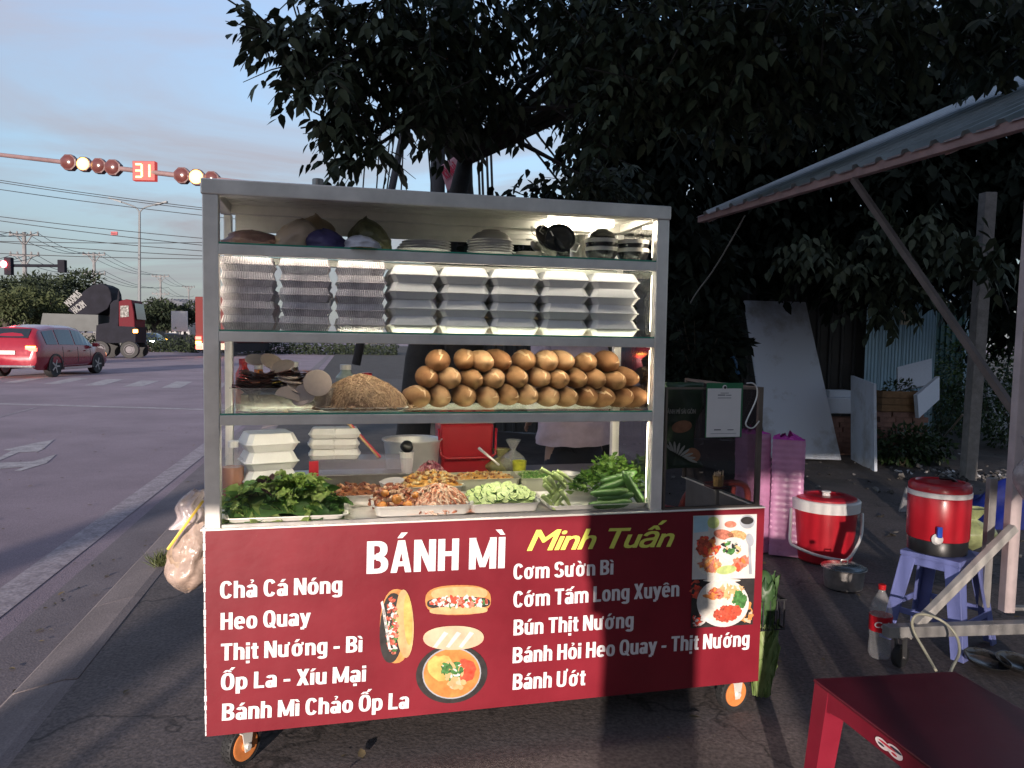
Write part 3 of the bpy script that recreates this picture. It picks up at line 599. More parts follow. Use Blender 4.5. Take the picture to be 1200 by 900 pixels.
def ymat():
    M = bpy.data.materials.new('pavement_to_earth'); M.use_nodes = True; t = M.node_tree; L = t.links.new; b = t.nodes['Principled BSDF']
    tcn = t.nodes.new('ShaderNodeTexCoord'); sp = t.nodes.new('ShaderNodeSeparateXYZ'); L(tcn.outputs['Object'], sp.inputs[0])
    def N(sc, de=5, ro=.6):
        n = t.nodes.new('ShaderNodeTexNoise'); n.inputs['Scale'].default_value = sc; n.inputs['Detail'].default_value = de; n.inputs['Roughness'].default_value = ro; L(tcn.outputs['Object'], n.inputs['Vector']); return n.outputs[0]
    def MM(op, a, b_):
        n = t.nodes.new('ShaderNodeMath'); n.operation = op
        for i, v in enumerate((a, b_)):
            if isinstance(v, (int, float)): n.inputs[i].default_value = v
            else: L(v, n.inputs[i])
        return n.outputs[0]
    def R(v, a, b_, c1, c2):
        n = t.nodes.new('ShaderNodeValToRGB'); n.color_ramp.elements[0].position = a; n.color_ramp.elements[1].position = b_; n.color_ramp.elements[0].color = (*c1, 1); n.color_ramp.elements[1].color = (*c2, 1); L(v, n.inputs[0]); return n.outputs[0]
    pav = R(N(1.2, 9, .7), .32, .7, (.078, .064, .062), (.150, .125, .122)); ear = R(N(2.5, 9, .7), .3, .7, (.020, .017, .015), (.075, .062, .055))
    mask = MM('ADD', MM('MULTIPLY', sp.outputs[1], .18), MM('ADD', MM('MULTIPLY', N(.8, 6), 1.2), -1.35))
    mk = R(mask, .35, .75, (0, 0, 0), (1, 1, 1))
    mx_ = t.nodes.new('ShaderNodeMix'); mx_.data_type = 'RGBA'; L(mk, mx_.inputs['Factor']); L(pav, mx_.inputs['A']); L(ear, mx_.inputs['B'])
    m2 = t.nodes.new('ShaderNodeMix'); m2.data_type = 'RGBA'; m2.blend_type = 'MULTIPLY'; m2.inputs['Factor'].default_value = .9
    fine = N(70, 3); L(mx_.outputs['Result'], m2.inputs['A']); L(R(fine, .3, .75, (.5, .5, .5), (1.5, 1.5, 1.5)), m2.inputs['B'])
    vo = t.nodes.new('ShaderNodeTexVoronoi'); vo.feature = 'DISTANCE_TO_EDGE'; vo.inputs['Scale'].default_value = .55
    nn = t.nodes.new('ShaderNodeTexNoise'); nn.inputs['Scale'].default_value = 2.5; nn.inputs['Detail'].default_value = 6; L(tcn.outputs['Object'], nn.inputs['Vector'])
    va = t.nodes.new('ShaderNodeVectorMath'); va.operation = 'ADD'; L(tcn.outputs['Object'], va.inputs[0]); L(nn.outputs['Color'], va.inputs[1]); L(va.outputs[0], vo.inputs['Vector'])
    crk = R(vo.outputs['Distance'], .0, .010, (.35, .35, .35), (1, 1, 1))
    m3 = t.nodes.new('ShaderNodeMix'); m3.data_type = 'RGBA'; m3.blend_type = 'MULTIPLY'; m3.inputs['Factor'].default_value = 1; L(m2.outputs['Result'], m3.inputs['A']); L(crk, m3.inputs['B'])
    L(m3.outputs['Result'], b.inputs['Base Color']); b.inputs['Roughness'].default_value = .85
    bp = t.nodes.new('ShaderNodeBump'); bp.inputs['Strength'].default_value = .14; bp.inputs['Distance'].default_value = .012; L(MM('ADD', MM('ADD', fine, MM('MULTIPLY', N(18, 6), 1.2)), MM('MULTIPLY', crk, .5)), bp.inputs['Height']); L(bp.outputs[0], b.inputs['Normal'])
    return M
struct(yd.build('pavement', ymat(), smooth=True))
g = MB(); g.add([rp_(-60, .3, -.06), rp_(-60, 500, -.06), rp_(110, 500, -.06), rp_(110, .3, -.06)], [(0, 1, 2, 3)]); struct(g.build('yard_ground', M_dirt))
# painted markings
def mark(name, px, m_=M_paint, z=RZ + .004):
    P = [atz(x, y, z) for x, y in px]; mb = MB(); mb.add(P, [tuple(range(len(P)))]); return struct(mb.build(name, m_))
p0 = atz(0, 474, RZ); p1 = atz(235, 480.5, RZ); dd = (p1 - p0).normalized(); q = Vector((-dd.y, dd.x, 0)) * .22
def strip(name, a, b, wv, m_=M_paint, z=RZ + .004):
    mb = MB(); P = [a, b, b + wv, a + wv]; mb.add([(v.x, v.y, z) for v in P], [(0, 1, 2, 3)]); return struct(mb.build(name, m_))
strip('stop_line', p0 - dd * 8, p1 + dd * 2.5, q, M_paint)
a = atz(0, 690, RZ); b = atz(226, 529, RZ); e = (b - a).normalized(); wv = Vector((e.y, -e.x, 0)) * .21
strip('edge_line', a - e * 6, b + e * 4, wv, attr_ground('faded_paint', ((.22, .185, .205), (.38, .335, .36)), (9, 50, 30), bump=.1))
a = atz(0, 489, RZ); b = atz(44, 477.5, RZ)
strip('lane_line', a - (b - a) * 2, b, Vector((0, -.14, 0)), M_paint)
def zc(pts): return [(x / 4.5, 360 + y / 4.5) for x, y in pts]
mark('lane_arrow', zc([(0, 790), (60, 757), (20, 752), (190, 715), (285, 698), (225, 750), (195, 762), (100, 765), (-60, 832), (-60, 812)]))
mark('lane_arrow', zc([(-60, 822), (140, 815), (175, 812), (298, 775), (245, 822), (110, 862), (75, 862), (130, 842), (-60, 856)]))
zb = [[(225, 405), (380, 372), (475, 373), (320, 403)], [(443, 412), (560, 379), (655, 380), (540, 412)], [(648, 418), (745, 386), (842, 388), (745, 418)], [(850, 425), (930, 391), (1015, 393), (950, 425)], [(20, 397), (190, 368), (280, 368), (90, 398)], [(-160, 390), (-10, 361), (90, 358), (-80, 388)]]
for z_ in zb: mark('crosswalk_stripe', zc(z_))
ref = [atz(x, y, RZ) for x, y in zc(zb[3])]; st = atz(*zc([(930, 391)])[0], RZ) - atz(*zc([(745, 386)])[0], RZ)
for k in (1, 2, 3, 4):
    mb = MB(); mb.add([(p.x + st.x * k, p.y + st.y * k, RZ + .004) for p in ref], [(0, 1, 2, 3)]); struct(mb.build('crosswalk_stripe', M_paint))
# second crossing far behind the junction
for k in range(7):
    x = 172 + k * 13; mark('crosswalk_stripe', [(x, 408.4), (x + 8, 408.4), (x + 9, 410.3), (x, 410.3)])
# ================================================================== things in the cart
ROT = (0, 0, CTH)
def at_cart(o, u, w_, z, yaw=0., tilt=None):
    o.location = cw(u, w_, z)
    R = Euler((0, 0, CTH + yaw)).to_matrix()
    if tilt is not None: R = R @ Euler(tilt).to_matrix()
    o.rotation_euler = R.to_euler(); return o
def cobj(mb, name, mats, label, cat, u, w_, z, yaw=0., group=None, smooth=False, bevel=0, kind=None, tilt=None):
    o = mb.build(name, mats, None, smooth, bevel); at_cart(o, u, w_, z, yaw, tilt); return tag(o, label, cat, group, kind)
def cthing(name, label, cat, u, w_, z, yaw=0., group=None):
    return at_cart(thing(name, label, cat, group=group), u, w_, z, yaw)
# ---- clamshell foam box, width .17
def foambox_mb(w_=.168, d=.15, h=.056):
    mb = MB(); vs = []
    rows = [(.0, .80), (h * .40, .95), (h * .42, 1.0), (h * .47, 1.0), (h * .49, .95), (h * .90, .82), (h, .78)]
    for z, k in rows:
        x, y = w_ / 2 * k, d / 2 * k; c = .20 * x
        vs += [(-x + c, -y, z), (x - c, -y, z), (x, -y + c, z), (x, y - c, z), (x - c, y, z), (-x + c, y, z), (-x, y - c, z), (-x, -y + c, z)]
    n = len(rows); fs = [tuple(range(8))[::-1], tuple((n - 1) * 8 + k for k in range(8))]
    for i in range(n - 1):
        for k in range(8): k2 = (k + 1) % 8; fs.append((i * 8 + k, i * 8 + k2, (i + 1) * 8 + k2, (i + 1) * 8 + k))
    return mb.add(vs, fs)
fb = foambox_mb(); fbm = fb.mesh('foam_box', foam)
COLN = ['leftmost', 'second from the left', 'third from the left', 'fourth from the left', 'rightmost']
ROWN = ['bottom', 'second from the bottom', 'third from the bottom', 'top']
colx = [(457, 514), (517, 575), (577, 634), (636, 692), (694, 751)]
for c_ in range(5):
    u0, _ = fr(colx[c_][0], 350, .05); u1, _ = fr(colx[c_][1], 350, .05); uc = (u0 + u1) / 2
    for r_ in range(4):
        o = bpy.data.objects.new('foam_box', fbm); COL.objects.link(o); at_cart(o, uc + rnd(-.003, .003), .125 + rnd(-.006, .006), S2 + .0005 + .0565 * r_, rnd(-.025, .025))
        o.scale = ((u1 - u0) / .161, 1, 1)
        tag(o, f'white foam box, {ROWN[r_]} in the {COLN[c_]} front white stack', 'foam box', 'white foam boxes on the middle shelf')
    for r_ in range(4):                                       # the second row of stacks behind them
        o = bpy.data.objects.new('foam_box', fbm); COL.objects.link(o); at_cart(o, uc + rnd(-.006, .006), .300 + rnd(-.004, .004), S2 + .0005 + .0565 * r_, rnd(-.02, .02))
        o.scale = ((u1 - u0) / .161, 1, 1)
        tag(o, f'white foam box, {ROWN[r_]}, behind the {COLN[c_]} white stack', 'foam box', 'white foam boxes on the middle shelf')
# ---- clear ribbed boxes
clearp = mat('clear_ribbed_plastic', (.70, .64, .68), rough=.2, var=.3, scale=22, alpha=.66, spec=.9)
def clearbox_mb(w_=.185, d=.16, h=.046):
    mb = MB(); rows = [(0, .86), (h * .45, .96), (h * .47, 1.), (h * .53, 1.), (h * .55, .96), (h, .90)]; vs = []
    nx = 22
    def ring(k, z, rib):
        P = []; x, y = w_ / 2 * k, d / 2 * k
        for i in range(nx * 2): P.append((-x + 2 * x * i / (nx * 2 - 1), -y - (.0018 if i % 2 and rib else 0), z))
        for i in range(1, 20): P.append((x + (.0018 if i % 2 and rib else 0), -y + 2 * y * i / 20, z))
        P += [(x, y, z), (-x, y, z)]
        return P
    for z, k in rows: vs += ring(k, z, .02 < abs(z / h - .5))
    m_ = len(vs) // len(rows); fs = [tuple(range(m_))[::-1], tuple((len(rows) - 1) * m_ + k for k in range(m_))]
    for i in range(len(rows) - 1):
        for k in range(m_): k2 = (k + 1) % m_; fs.append((i * m_ + k, i * m_ + k2, (i + 1) * m_ + k2, (i + 1) * m_ + k))
    return mb.add(vs, fs)
cbm = clearbox_mb().mesh('clear_box', clearp)
RW5 = ['bottom', 'second from the bottom', 'middle', 'second from the top', 'top']
for c_, (xa, xb) in enumerate([(256, 322), (326, 388), (392, 452)]):
    u0, _ = fr(xa, 350, .05); u1, _ = fr(xb, 350, .05)
    for r_ in range(5):
        o = bpy.data.objects.new('clear_box', cbm); COL.objects.link(o); at_cart(o, (u0 + u1) / 2 + rnd(-.004, .004), .13 + rnd(-.006, .006), S2 + .0005 + .0465 * r_, rnd(-.03, .03), (rnd(-.01, .01), rnd(-.012, .012), 0))
        o.scale = ((u1 - u0) / .188, 1, 1)
        tag(o, f'clear ribbed plastic box, {RW5[r_]} of the {["left", "middle", "right"][c_]} clear stack', 'plastic box', 'clear plastic boxes on the middle shelf')
for c_, (xa, xb) in enumerate([(256, 322), (326, 388), (392, 452)]):
    u0, _ = fr(xa, 350, .05); u1, _ = fr(xb, 350, .05)
    for r_ in range(4):
        o = bpy.data.objects.new('clear_box', cbm); COL.objects.link(o); at_cart(o, (u0 + u1) / 2 + rnd(-.012, .012), .315, S2 + .0005 + .0465 * r_, rnd(-.06, .06)); o.scale = ((u1 - u0) / .188, 1, 1)
        tag(o, f'clear ribbed box, {RW5[r_]} of the stack behind the {["left", "middle", "right"][c_]} clear stack', 'plastic box', 'clear plastic boxes on the middle shelf')
# ---- bread rolls, their ends towards the street
crust = mat('bread_crust', (.17, .082, .036), rough=.85, col2=(.34, .20, .10), scale=11, spec=.15, bump=.03, bscale=60)
crusts = [crust, mat('bread_crust_dark', (.13, .058, .026), rough=.85, col2=(.27, .14, .065), scale=11, spec=.15), mat('bread_crust_pale', (.24, .125, .06), rough=.85, col2=(.42, .27, .15), scale=11, spec=.15)]
slash = mat('bread_slash', (.46, .31, .18), rough=.8, var=.15, scale=50, bump=.1)
def roll_mesh(seed, pale=0.):
    rr = random.Random(seed); mb = MB(); n = 24; prof = []; L_ = .26
    for i in range(n + 1):
        t_ = .5 - .5 * cos(pi * i / n); x = -1 + 2 * t_; prof.append((max(.0005, (max(0, 1 - abs(x) ** 2.6)) ** .5 * (.93 + .07 * cos(x * 3))), t_ * L_))
    sg = 22; vs = []
    for r_, y in prof:
        for k in range(sg):
            a = 2 * pi * k / sg; d = Vector((cos(a), y * 4, sin(a)))
            q = 1 + .035 * noise.noise(d * 1.3 + Vector((seed * 3.1, 0, 0)))
            sl = math.exp(-((a - 1.45 - (y - .13) * 3) / .22) ** 2) * .085 * (1 if y < .24 else 0)
            vs.append((cos(a) * r_ * .0415 * (q - sl) , y, sin(a) * r_ * .0395 * (q - sl)))
    fs = []; ms = []
    for i in range(n):
        for k in range(sg):
            k2 = (k + 1) % sg; fs.append((i * sg + k, (i + 1) * sg + k, (i + 1) * sg + k2, i * sg + k2))
            am = 2 * pi * (k + .5) / sg; yy = prof[i][1]
            ms.append(1 if abs(am - 1.45 - (yy - .13) * 3) < .16 and .0005 < yy < .24 else 0)
    b0 = len(mb.v); mb.v += vs; mb.f += fs; mb.m += ms
    return mb.mesh('bread_roll', [crusts[seed % 3], slash], smooth=True)
rolls = [roll_mesh(k) for k in range(9)]
bread = [('bottom', [(70, 315), (168, 307), (275, 304), (382, 303), (485, 305), (580, 309), (672, 315), (770, 307), (867, 307), (948, 312), (1035, 303), (1108, 308)]),
         ('middle', [(92, 233), (213, 220), (318, 224), (422, 225), (527, 227), (635, 230), (728, 225), (815, 228), (902, 226), (988, 240), (1068, 218)]),
         ('top', [(135, 152), (265, 140), (365, 147), (463, 147), (567, 142), (665, 139), (757, 146), (850, 150), (955, 150)])]
for rn, L_ in bread:
    zz_ = {'bottom': S3 + .0415, 'middle': S3 + .1065, 'top': S3 + .172}[rn]
    for k, (x, y) in enumerate(L_):
        wq = .075 + {'bottom': 0, 'middle': .012, 'top': .028}[rn]
        u, z = fr(480 + x / 4., 390 + y / 4., wq)
        o = bpy.data.objects.new('bread_roll', random.choice(rolls)); COL.objects.link(o)
        z = zz_ * .65 + z * .35 if rn != 'bottom' else S3 + .041
        R = Euler((rnd(-.05, .05), 0, CTH + rnd(-.16, .16))).to_matrix() @ Euler((0, rnd(-1.3, 1.3), 0)).to_matrix()
        o.location = cw(u, .070 + {'bottom': 0, 'middle': .012, 'top': .028}[rn] + rnd(-.012, .012), z); o.rotation_euler = R.to_euler(); s_ = rnd(.99, 1.10); o.scale = (s_, 1, s_)
        tag(o, f'golden bread roll, {ORD[k]} from the left in the {rn} row of bread', 'bread roll', 'bread rolls piled on the lower shelf')
# ---- generic trays
def tray(u, w_, z, wx, dy, h, label, yaw=0., name='steel_tray', m_=steel, cat='tray', tilt=None, group=None):
    mb = MB(); t_ = .0015; r = [(0, .88, .88), (h * .15, .93, .93), (h, .985, .98), (h + .001, 1.03, 1.035), (h - .002, 1.03, 1.035), (h - .001, .97, .965), (h * .15 + t_, .92, .92), (t_, .87, .87)]
    vs = []; nc = 5
    def ring(kx, ky, z_):
        P = []; x, y = wx / 2 * kx, dy / 2 * ky; c = min(.03, .25 * min(x, y))
        for sx_, sy_, a0 in ((1, -1, -pi / 2), (1, 1, 0), (-1, 1, pi / 2), (-1, -1, pi)):
            for i in range(nc): a = a0 + pi / 2 * i / (nc - 1); P.append((sx_ * (x - c) + c * cos(a), sy_ * (y - c) + c * sin(a), z_))
        return P
    for z_, kx, ky in r: vs += ring(kx, ky, z_)
    q = nc * 4; fs = [tuple(range(q))[::-1], tuple((len(r) - 1) * q + k for k in range(q))]
    for i in range(len(r) - 1):
        for k in range(q): k2 = (k + 1) % q; fs.append((i * q + k, i * q + k2, (i + 1) * q + k2, (i + 1) * q + k))
    mb.add(vs, fs)
    return cobj(mb, name, m_, label, cat, u, w_, z, yaw, group, smooth='auto', tilt=tilt)
def mound(wx, dy, h, p=2.2):
    def f(x, y): return h * max(0, 1 - (abs(2 * x / wx) ** p + abs(2 * y / dy) ** p)) ** .7
    return f
def scatter(f, wx, dy):
    while True:
        x = rnd(-wx / 2, wx / 2); y = rnd(-dy / 2, dy / 2); h_ = f(x, y)
        if h_ > .002 or random.random() < .1: return x, y, h_
def chunks(n, f, wx, dy, sz, nm, flat=.5, seg=7, rings=5, z0=0.):
    mb = MB()
    mb.grid(lambda i, j: ((i - .5) * wx * .98, (j - .5) * dy * .98, z0 + .8 * f((i - .5) * wx * .98, (j - .5) * dy * .98)), 16, 12, mi=0)
    for i in range(n):
        x, y, h_ = scatter(f, wx, dy); s_ = sz * rnd(.6, 1.35)
        mb.blob((x, y, z0 + h_ * rnd(.8, 1.02)), (s_, s_ * rnd(.5, 1.), s_ * flat), .45, seg, rings, (rnd(-.8, .8), rnd(-.8, .8), rnd(0, 6)), mi=i % nm, seed=i * .7)
    return mb
def strands(n, f, wx, dy, L_, r, nm=1, k=6, curl=1.):
    mb = MB(); mb.grid(lambda i, j: ((i - .5) * wx, (j - .5) * dy, .9 * f((i - .5) * wx, (j - .5) * dy)), 20, 14, mi=0)
    for i in range(n):
        x, y, h_ = scatter(f, wx, dy); a = rnd(0, 2 * pi); P = []; c_ = rnd(-1, 1) * curl
        for q in range(k):
            hh = f(x, y); P.append((x, y, hh + r * .7 + rnd(0, .005) + .004 * sin(q + i))); a += c_ * .55 + rnd(-.3, .3); x += cos(a) * L_ / k; y += sin(a) * L_ / k
        mb.tube(P, r * rnd(.7, 1.3), 4, mi=i % nm, cap=False)
    return mb
# lower shelf left: pork in a clear dish, sausage slices, shredded pork heap
pork = mat('cooked_pork', (.085, .028, .020), rough=.5, col2=(.22, .075, .05), scale=30, bump=.5, bscale=70)
pork2 = mat('pale_pork', (.24, .15, .085), rough=.5, col2=(.14, .085, .045), scale=30, bump=.4, bscale=70)
chalua = mat('sausage_slice', (.50, .40, .34), rough=.45, var=.08, scale=60, bump=.08)
dishclear = mat('clear_dish', (.5, .5, .5), rough=.1, var=.1, alpha=.22, spec=.9)
tray(.235, .17, S3, .33, .22, .075, 'clear plastic dish of dark cooked pork, left end of the lower shelf', name='clear_dish', m_=dishclear, cat='dish')
mb = MB()
for i in range(60):
    mb.blob((rnd(-.13, .13), rnd(-.075, .075), rnd(.008, .05)), (.022, .015, .012), .5, 7, 5, (rnd(-1, 1), rnd(-1, 1), rnd(0, 6)), mi=0, seed=i)
mb.bb((-.135, -.08, .004), (.135, .08, .05)); cobj(mb, 'pork_pieces', pork2, 'pale braised pork pieces filling the clear dish on the lower shelf', 'meat', .235, .17, S3 + .002, kind='stuff')
for i in range(5):
    for j in range(3):
        mb = MB()
        def fn(a, b, i=i, j=j):
            x = -.055 + .11 * a; y = (b - .5) * .075; return (x, y + .006 * sin(9 * a + i), .010 * noise.noise(Vector((a * 3, b * 3, i + j * 7))) + .006 * cos(6 * a + j) + .0)
        mb.grid(fn, 12, 6); mb.add([(v[0], v[1], v[2] + .008) for v in mb.v[:91]], [tuple(f_) [::-1] for f_ in mb.f[:72]])
        o = cobj(mb, 'pork_slice', pork, f'dark roasted pork slice, {ORD[i]} layer up, {["left", "middle", "right"][j]} of the pile', 'meat', .125 + .088 * j + .012 * i * (1 - j) * .6, .115 + .02 * (i % 2), S3 + .066 + .0125 * i, rnd(-.3, .3), 'dark pork slices piled in the clear dish', smooth=True)
def slice_mb(r, t_=.005, half=False):
    mb = MB(); n = 26 if not half else 15; P = [(r * cos(pi * 2 * k / n), r * sin(pi * 2 * k / n) * .97) for k in range(n)] if not half else [(r * cos(pi * k / (n - 1)), r * sin(pi * k / (n - 1))) for k in range(n)]
    return mb.prism(P, 0, t_)
sl = [(372, 449, .046, .05, (1.35, 0, .1), 0, 'large round pale sausage slice leaning in front of the shredded pork'), (336, 467, .040, .03, (1.25, .3, .2), 1, 'half sausage slice standing lowest in front of the clear dish'), (357, 462, .034, .045, (1.2, .9, -.3), 0, 'small sausage slice leaning under the large round one'),
      (318, 424, .038, .16, (.7, .3, .2), 0, 'sausage slice on top of the dark pork, upper left'), (331, 430, .040, .13, (.5, -.3, .1), 0, 'sausage slice overlapping the top of the dark pork'), (338, 440, .038, .10, (.3, .1, 0), 0, 'sausage slice lying right of the dark pork'), (340, 446, .040, .09, (.2, .2, 0), 0, 'sausage slice lying lower right of the dark pork'), (348, 455, .036, .07, (.4, .5, 0), 0, 'sausage slice in the middle of the fallen ones'), (352, 468, .028, .045, (.9, -.4, .2), 0, 'smallest sausage slice by the shelf edge'), (300, 422, .036, .18, (.5, .1, 0), 0, 'sausage slice farthest back above the dark pork')]
for x, y, r, wq, tl, hf, lb in sl:
    u, z = fr(x, y, wq); cobj(slice_mb(r, .004, hf), 'sausage_slice', chalua, lb, 'sausage slice', u, wq, max(z, S3 + .006), 0, 'sausage slices beside the pork', tilt=tl, bevel=.0008)
bi1 = mat('shredded_pork_tan', (.30, .195, .115), rough=.6, var=.2, scale=40); bi2 = mat('shredded_pork_brown', (.21, .125, .075), rough=.6, var=.2, scale=40); bi3 = mat('shredded_pork_pale', (.42, .28, .17), rough=.6, var=.2, scale=40)
uL, _ = fr(366, 470, .12); uR, _ = fr(480, 470, .12)
f_ = mound(uR - uL, .24, .106, 1.5)
cobj(strands(1500, f_, uR - uL, .24, .075, .0011, 3), 'shredded_pork_heap', [bi2, bi1, bi3], 'tall heap of tan shredded pork strands on the lower shelf left of the bread', 'shredded pork', (uL + uR) / 2, .15, S3 + .006, kind='stuff')
tray((uL + uR) / 2, .15, S3, uR - uL - .03, .24, .012, 'flat steel tray under the shredded pork heap')
# top shelf: bags, plates, bowls
bag1 = mat('tan_plastic_bag', (.46, .34, .24), rough=.35, var=.2, bump=.3, bscale=25); bagp = mat('purple_cloth_bag', (.045, .035, .11), rough=.6, var=.2, bump=.3, bscale=25); bagw = mat('white_plastic_bag', (.55, .55, .6), rough=.3, var=.12, bump=.4, bscale=30); bago = mat('olive_net_bag', (.10, .095, .04), rough=.45, var=.5, scale=40, bump=.6, bscale=60); bagb = mat('brown_plastic_bag', (.14, .075, .065), rough=.4, var=.3, bump=.4)
def bag(x0, x1, ytop, m_, lb, w_=.14, seed=0, z0=S1, peak=.3, d=.09, cat='plastic bag', name='plastic_bag'):
    u0, _ = fr(x0, 285, w_); u1, _ = fr(x1, 285, w_); _, zt = fr((x0 + x1) / 2, ytop, w_); h_ = zt - z0; mb = MB(); W = (u1 - u0) / 2
    def pt(i, j):
        a = 2 * pi * i; t_ = j; k = (1 - t_ ** 2.2) ** .6; fold = 1 + .16 * noise.noise(Vector((cos(a) * 2 + seed, sin(a) * 2, t_ * 3))) + .07 * noise.noise(Vector((cos(a) * 6 + seed, sin(a) * 6, t_ * 8)))
        return (cos(a) * W * k * fold + (peak - .5) * W * t_, sin(a) * d * k * fold, t_ * h_ * (1 + .12 * noise.noise(Vector((cos(a) * 1.5, sin(a) * 1.5, seed)))))
    mb.grid(pt, 40, 16); return cobj(mb, name, m_, lb, cat, (u0 + u1) / 2, w_, z0, smooth=True)
bag(262, 345, 270, bagb, 'low brown plastic bag at the left end of the top shelf', .16, 1, d=.08)
bag(318, 375, 257, bag1, 'crumpled tan plastic bag on the top shelf', .12, 2, peak=.75)
bag(334, 400, 253, mat('tan_plastic_bag_lit', (.50, .36, .22), rough=.35, var=.2, bump=.3, bscale=25), 'tan plastic bag leaning right behind the purple one', .22, 3, peak=.55)  # warmer copy of the tan, lamplight put into its colour
bag(356, 410, 269, bagp, 'dark purple cloth bag on the top shelf', .09, 4)
bag(403, 448, 276, bagw, 'small white plastic bag on the top shelf', .06, 5)
bag(408, 462, 256, bago, 'olive net bag of dried goods on the top shelf', .16, 6)
plate_m = mat('white_plate', (.62, .58, .57), rough=.25, var=.06, spec=.7); plate_r = mat('plate_brown_rim', (.26, .14, .12), rough=.3, var=.1)
def plate(u, w_, z, r, lb, cat='plate', group=None, tilt=None, m_=None):
    mb = MB().lathe([(r * .5, 0), (r * .58, .003), (r * .97, .013), (r, .0145), (r * .99, .016), (r * .93, .0145)], 32); mb.lathe([(r * .93, .0146), (r * .56, .006), (r * .01, .005)], 32, mi=1, cap=False)
    return cobj(mb, 'plate', m_ or [plate_m, plate_m], lb, cat, u, w_, z, group=group, smooth='auto', tilt=tilt)
def bowl_mb(r, h_, t_=.003): return MB().lathe([(r * .45, 0), (r * .48, .004), (r * .72, h_ * .28), (r * .92, h_ * .62), (r, h_), (r - t_, h_), (r * .9, h_ * .62), (r * .68, h_ * .3), (r * .01, .008)], 32)
u, _ = fr(496, 290, .14)
for k in range(4): plate(u + .004 * k, .15, S1 + .0005 + .0095 * k, .098 - .004 * k, f'oval pale plate, {ORD[k]} from the bottom of the left plate stack on the top shelf', group='left plate stack')
u, _ = fr(575, 290, .14)
for k in range(6): plate(u + rnd(-.003, .003), .15, S1 + .0005 + .0088 * k, .083, f'white plate, {ORD[k]} from the bottom of the middle plate stack on the top shelf', group='middle plate stack', m_=[plate_m, plate_r])
melam = mat('grey_metal_bowl', (.36, .33, .30), rough=.3, var=.15, metal=.6)
cobj(bowl_mb(.072, .036), 'upturned_bowl', melam, 'grey metal bowl turned upside down on the middle plate stack', 'bowl', u + .003, .15, S1 + .097, smooth='auto', tilt=(pi, 0, 0))
# pans: black small cast pans with wire handles
def panmb(r, h_):
    mb = bowl_mb(r, h_); 
    for s_ in (-1, 1):
        P = [(s_ * (r + .002), -.018, h_ * .8), (s_ * (r + .020), -.016, h_ * .9), (s_ * (r + .020), .016, h_ * .9), (s_ * (r + .002), .018, h_ * .8)]; mb.tube(P, .0022, 6, mi=1)
    return mb
blkpan = mat('black_cast_pan', (.018, .017, .016), rough=.4, var=.3, spec=.6)
u, _ = fr(638, 290, .12)
for k, (du, ww, zz_, tl, lb) in enumerate([(-.05, .16, 0, (.0, .0, .2), 'small pan lying flat at the left of the pan pile'), (.0, .15, .022, (.1, .35, .4), 'small pan in the middle of the pan pile'), (.045, .13, .016, (.25, .9, .2), 'small black pan tilted at the right of the pan pile'), (-.005, .12, .05, (1.0, .3, .4), 'small black pan standing on top of the pan pile'), (.05, .11, .055, (1.2, .5, -.3), 'small black pan leaning at the top right of the pile')]):
    cobj(panmb(.055, .026), 'small_pan', [blkpan if k > 1 else melam, steel], lb + ' on the top shelf', 'pan', u + du, ww, S1 + zz_ + .012 * (k > 1), group='small pans on the top shelf', smooth='auto', tilt=tl)
wbowl = mat('cream_bowl_rim', (.60, .56, .50), rough=.3, var=.05); bbowl = mat('black_bowl', (.015, .014, .014), rough=.25, var=.2, spec=.7)
def soup(u, w_, k, lb, inner):
    mb = MB(); r, h_ = .060, .050
    mb.lathe([(r * .5, 0), (r * .74, .004), (r * .93, h_ * .45), (r * .985, h_ * .72)], 32, cap=False); mb.lathe([(r * .985, h_ * .72), (r, h_), (r - .003, h_), (r * .9, h_ * .5), (r * .6, .006), (r * .01, .005)], 32, mi=1, cap=False)
    cobj(mb, 'soup_bowl', [bbowl, wbowl], lb, 'bowl', u, w_, S1 + .0005 + k * .030, group='black and cream bowls on the top shelf', smooth='auto')
for x, nm_ in ((706, 'left'), (743, 'right')):
    u, _ = fr(x, 285, .11)
    for k in range(2): soup(u, .12, k, f'black bowl with a cream rim, {["lower", "upper"][k]} of the {nm_} pair on the top shelf', k)
u, _ = fr(706, 285, .11); cobj(bowl_mb(.050, .03), 'dark_bowl', bbowl, 'small dark bowl upside down on the left pair of bowls', 'bowl', u, .12, S1 + .116, smooth='auto', tilt=(pi, 0, 0))
u, _ = fr(685, 280, .2)
cobj(MB().lathe([(.035, 0), (.038, .003), (.038, .105), (.034, .11), (.034, .004)], 24), 'steel_pot', steel, 'tall shiny steel canister behind the left bowls', 'canister', u, .25, S1, smooth='auto')
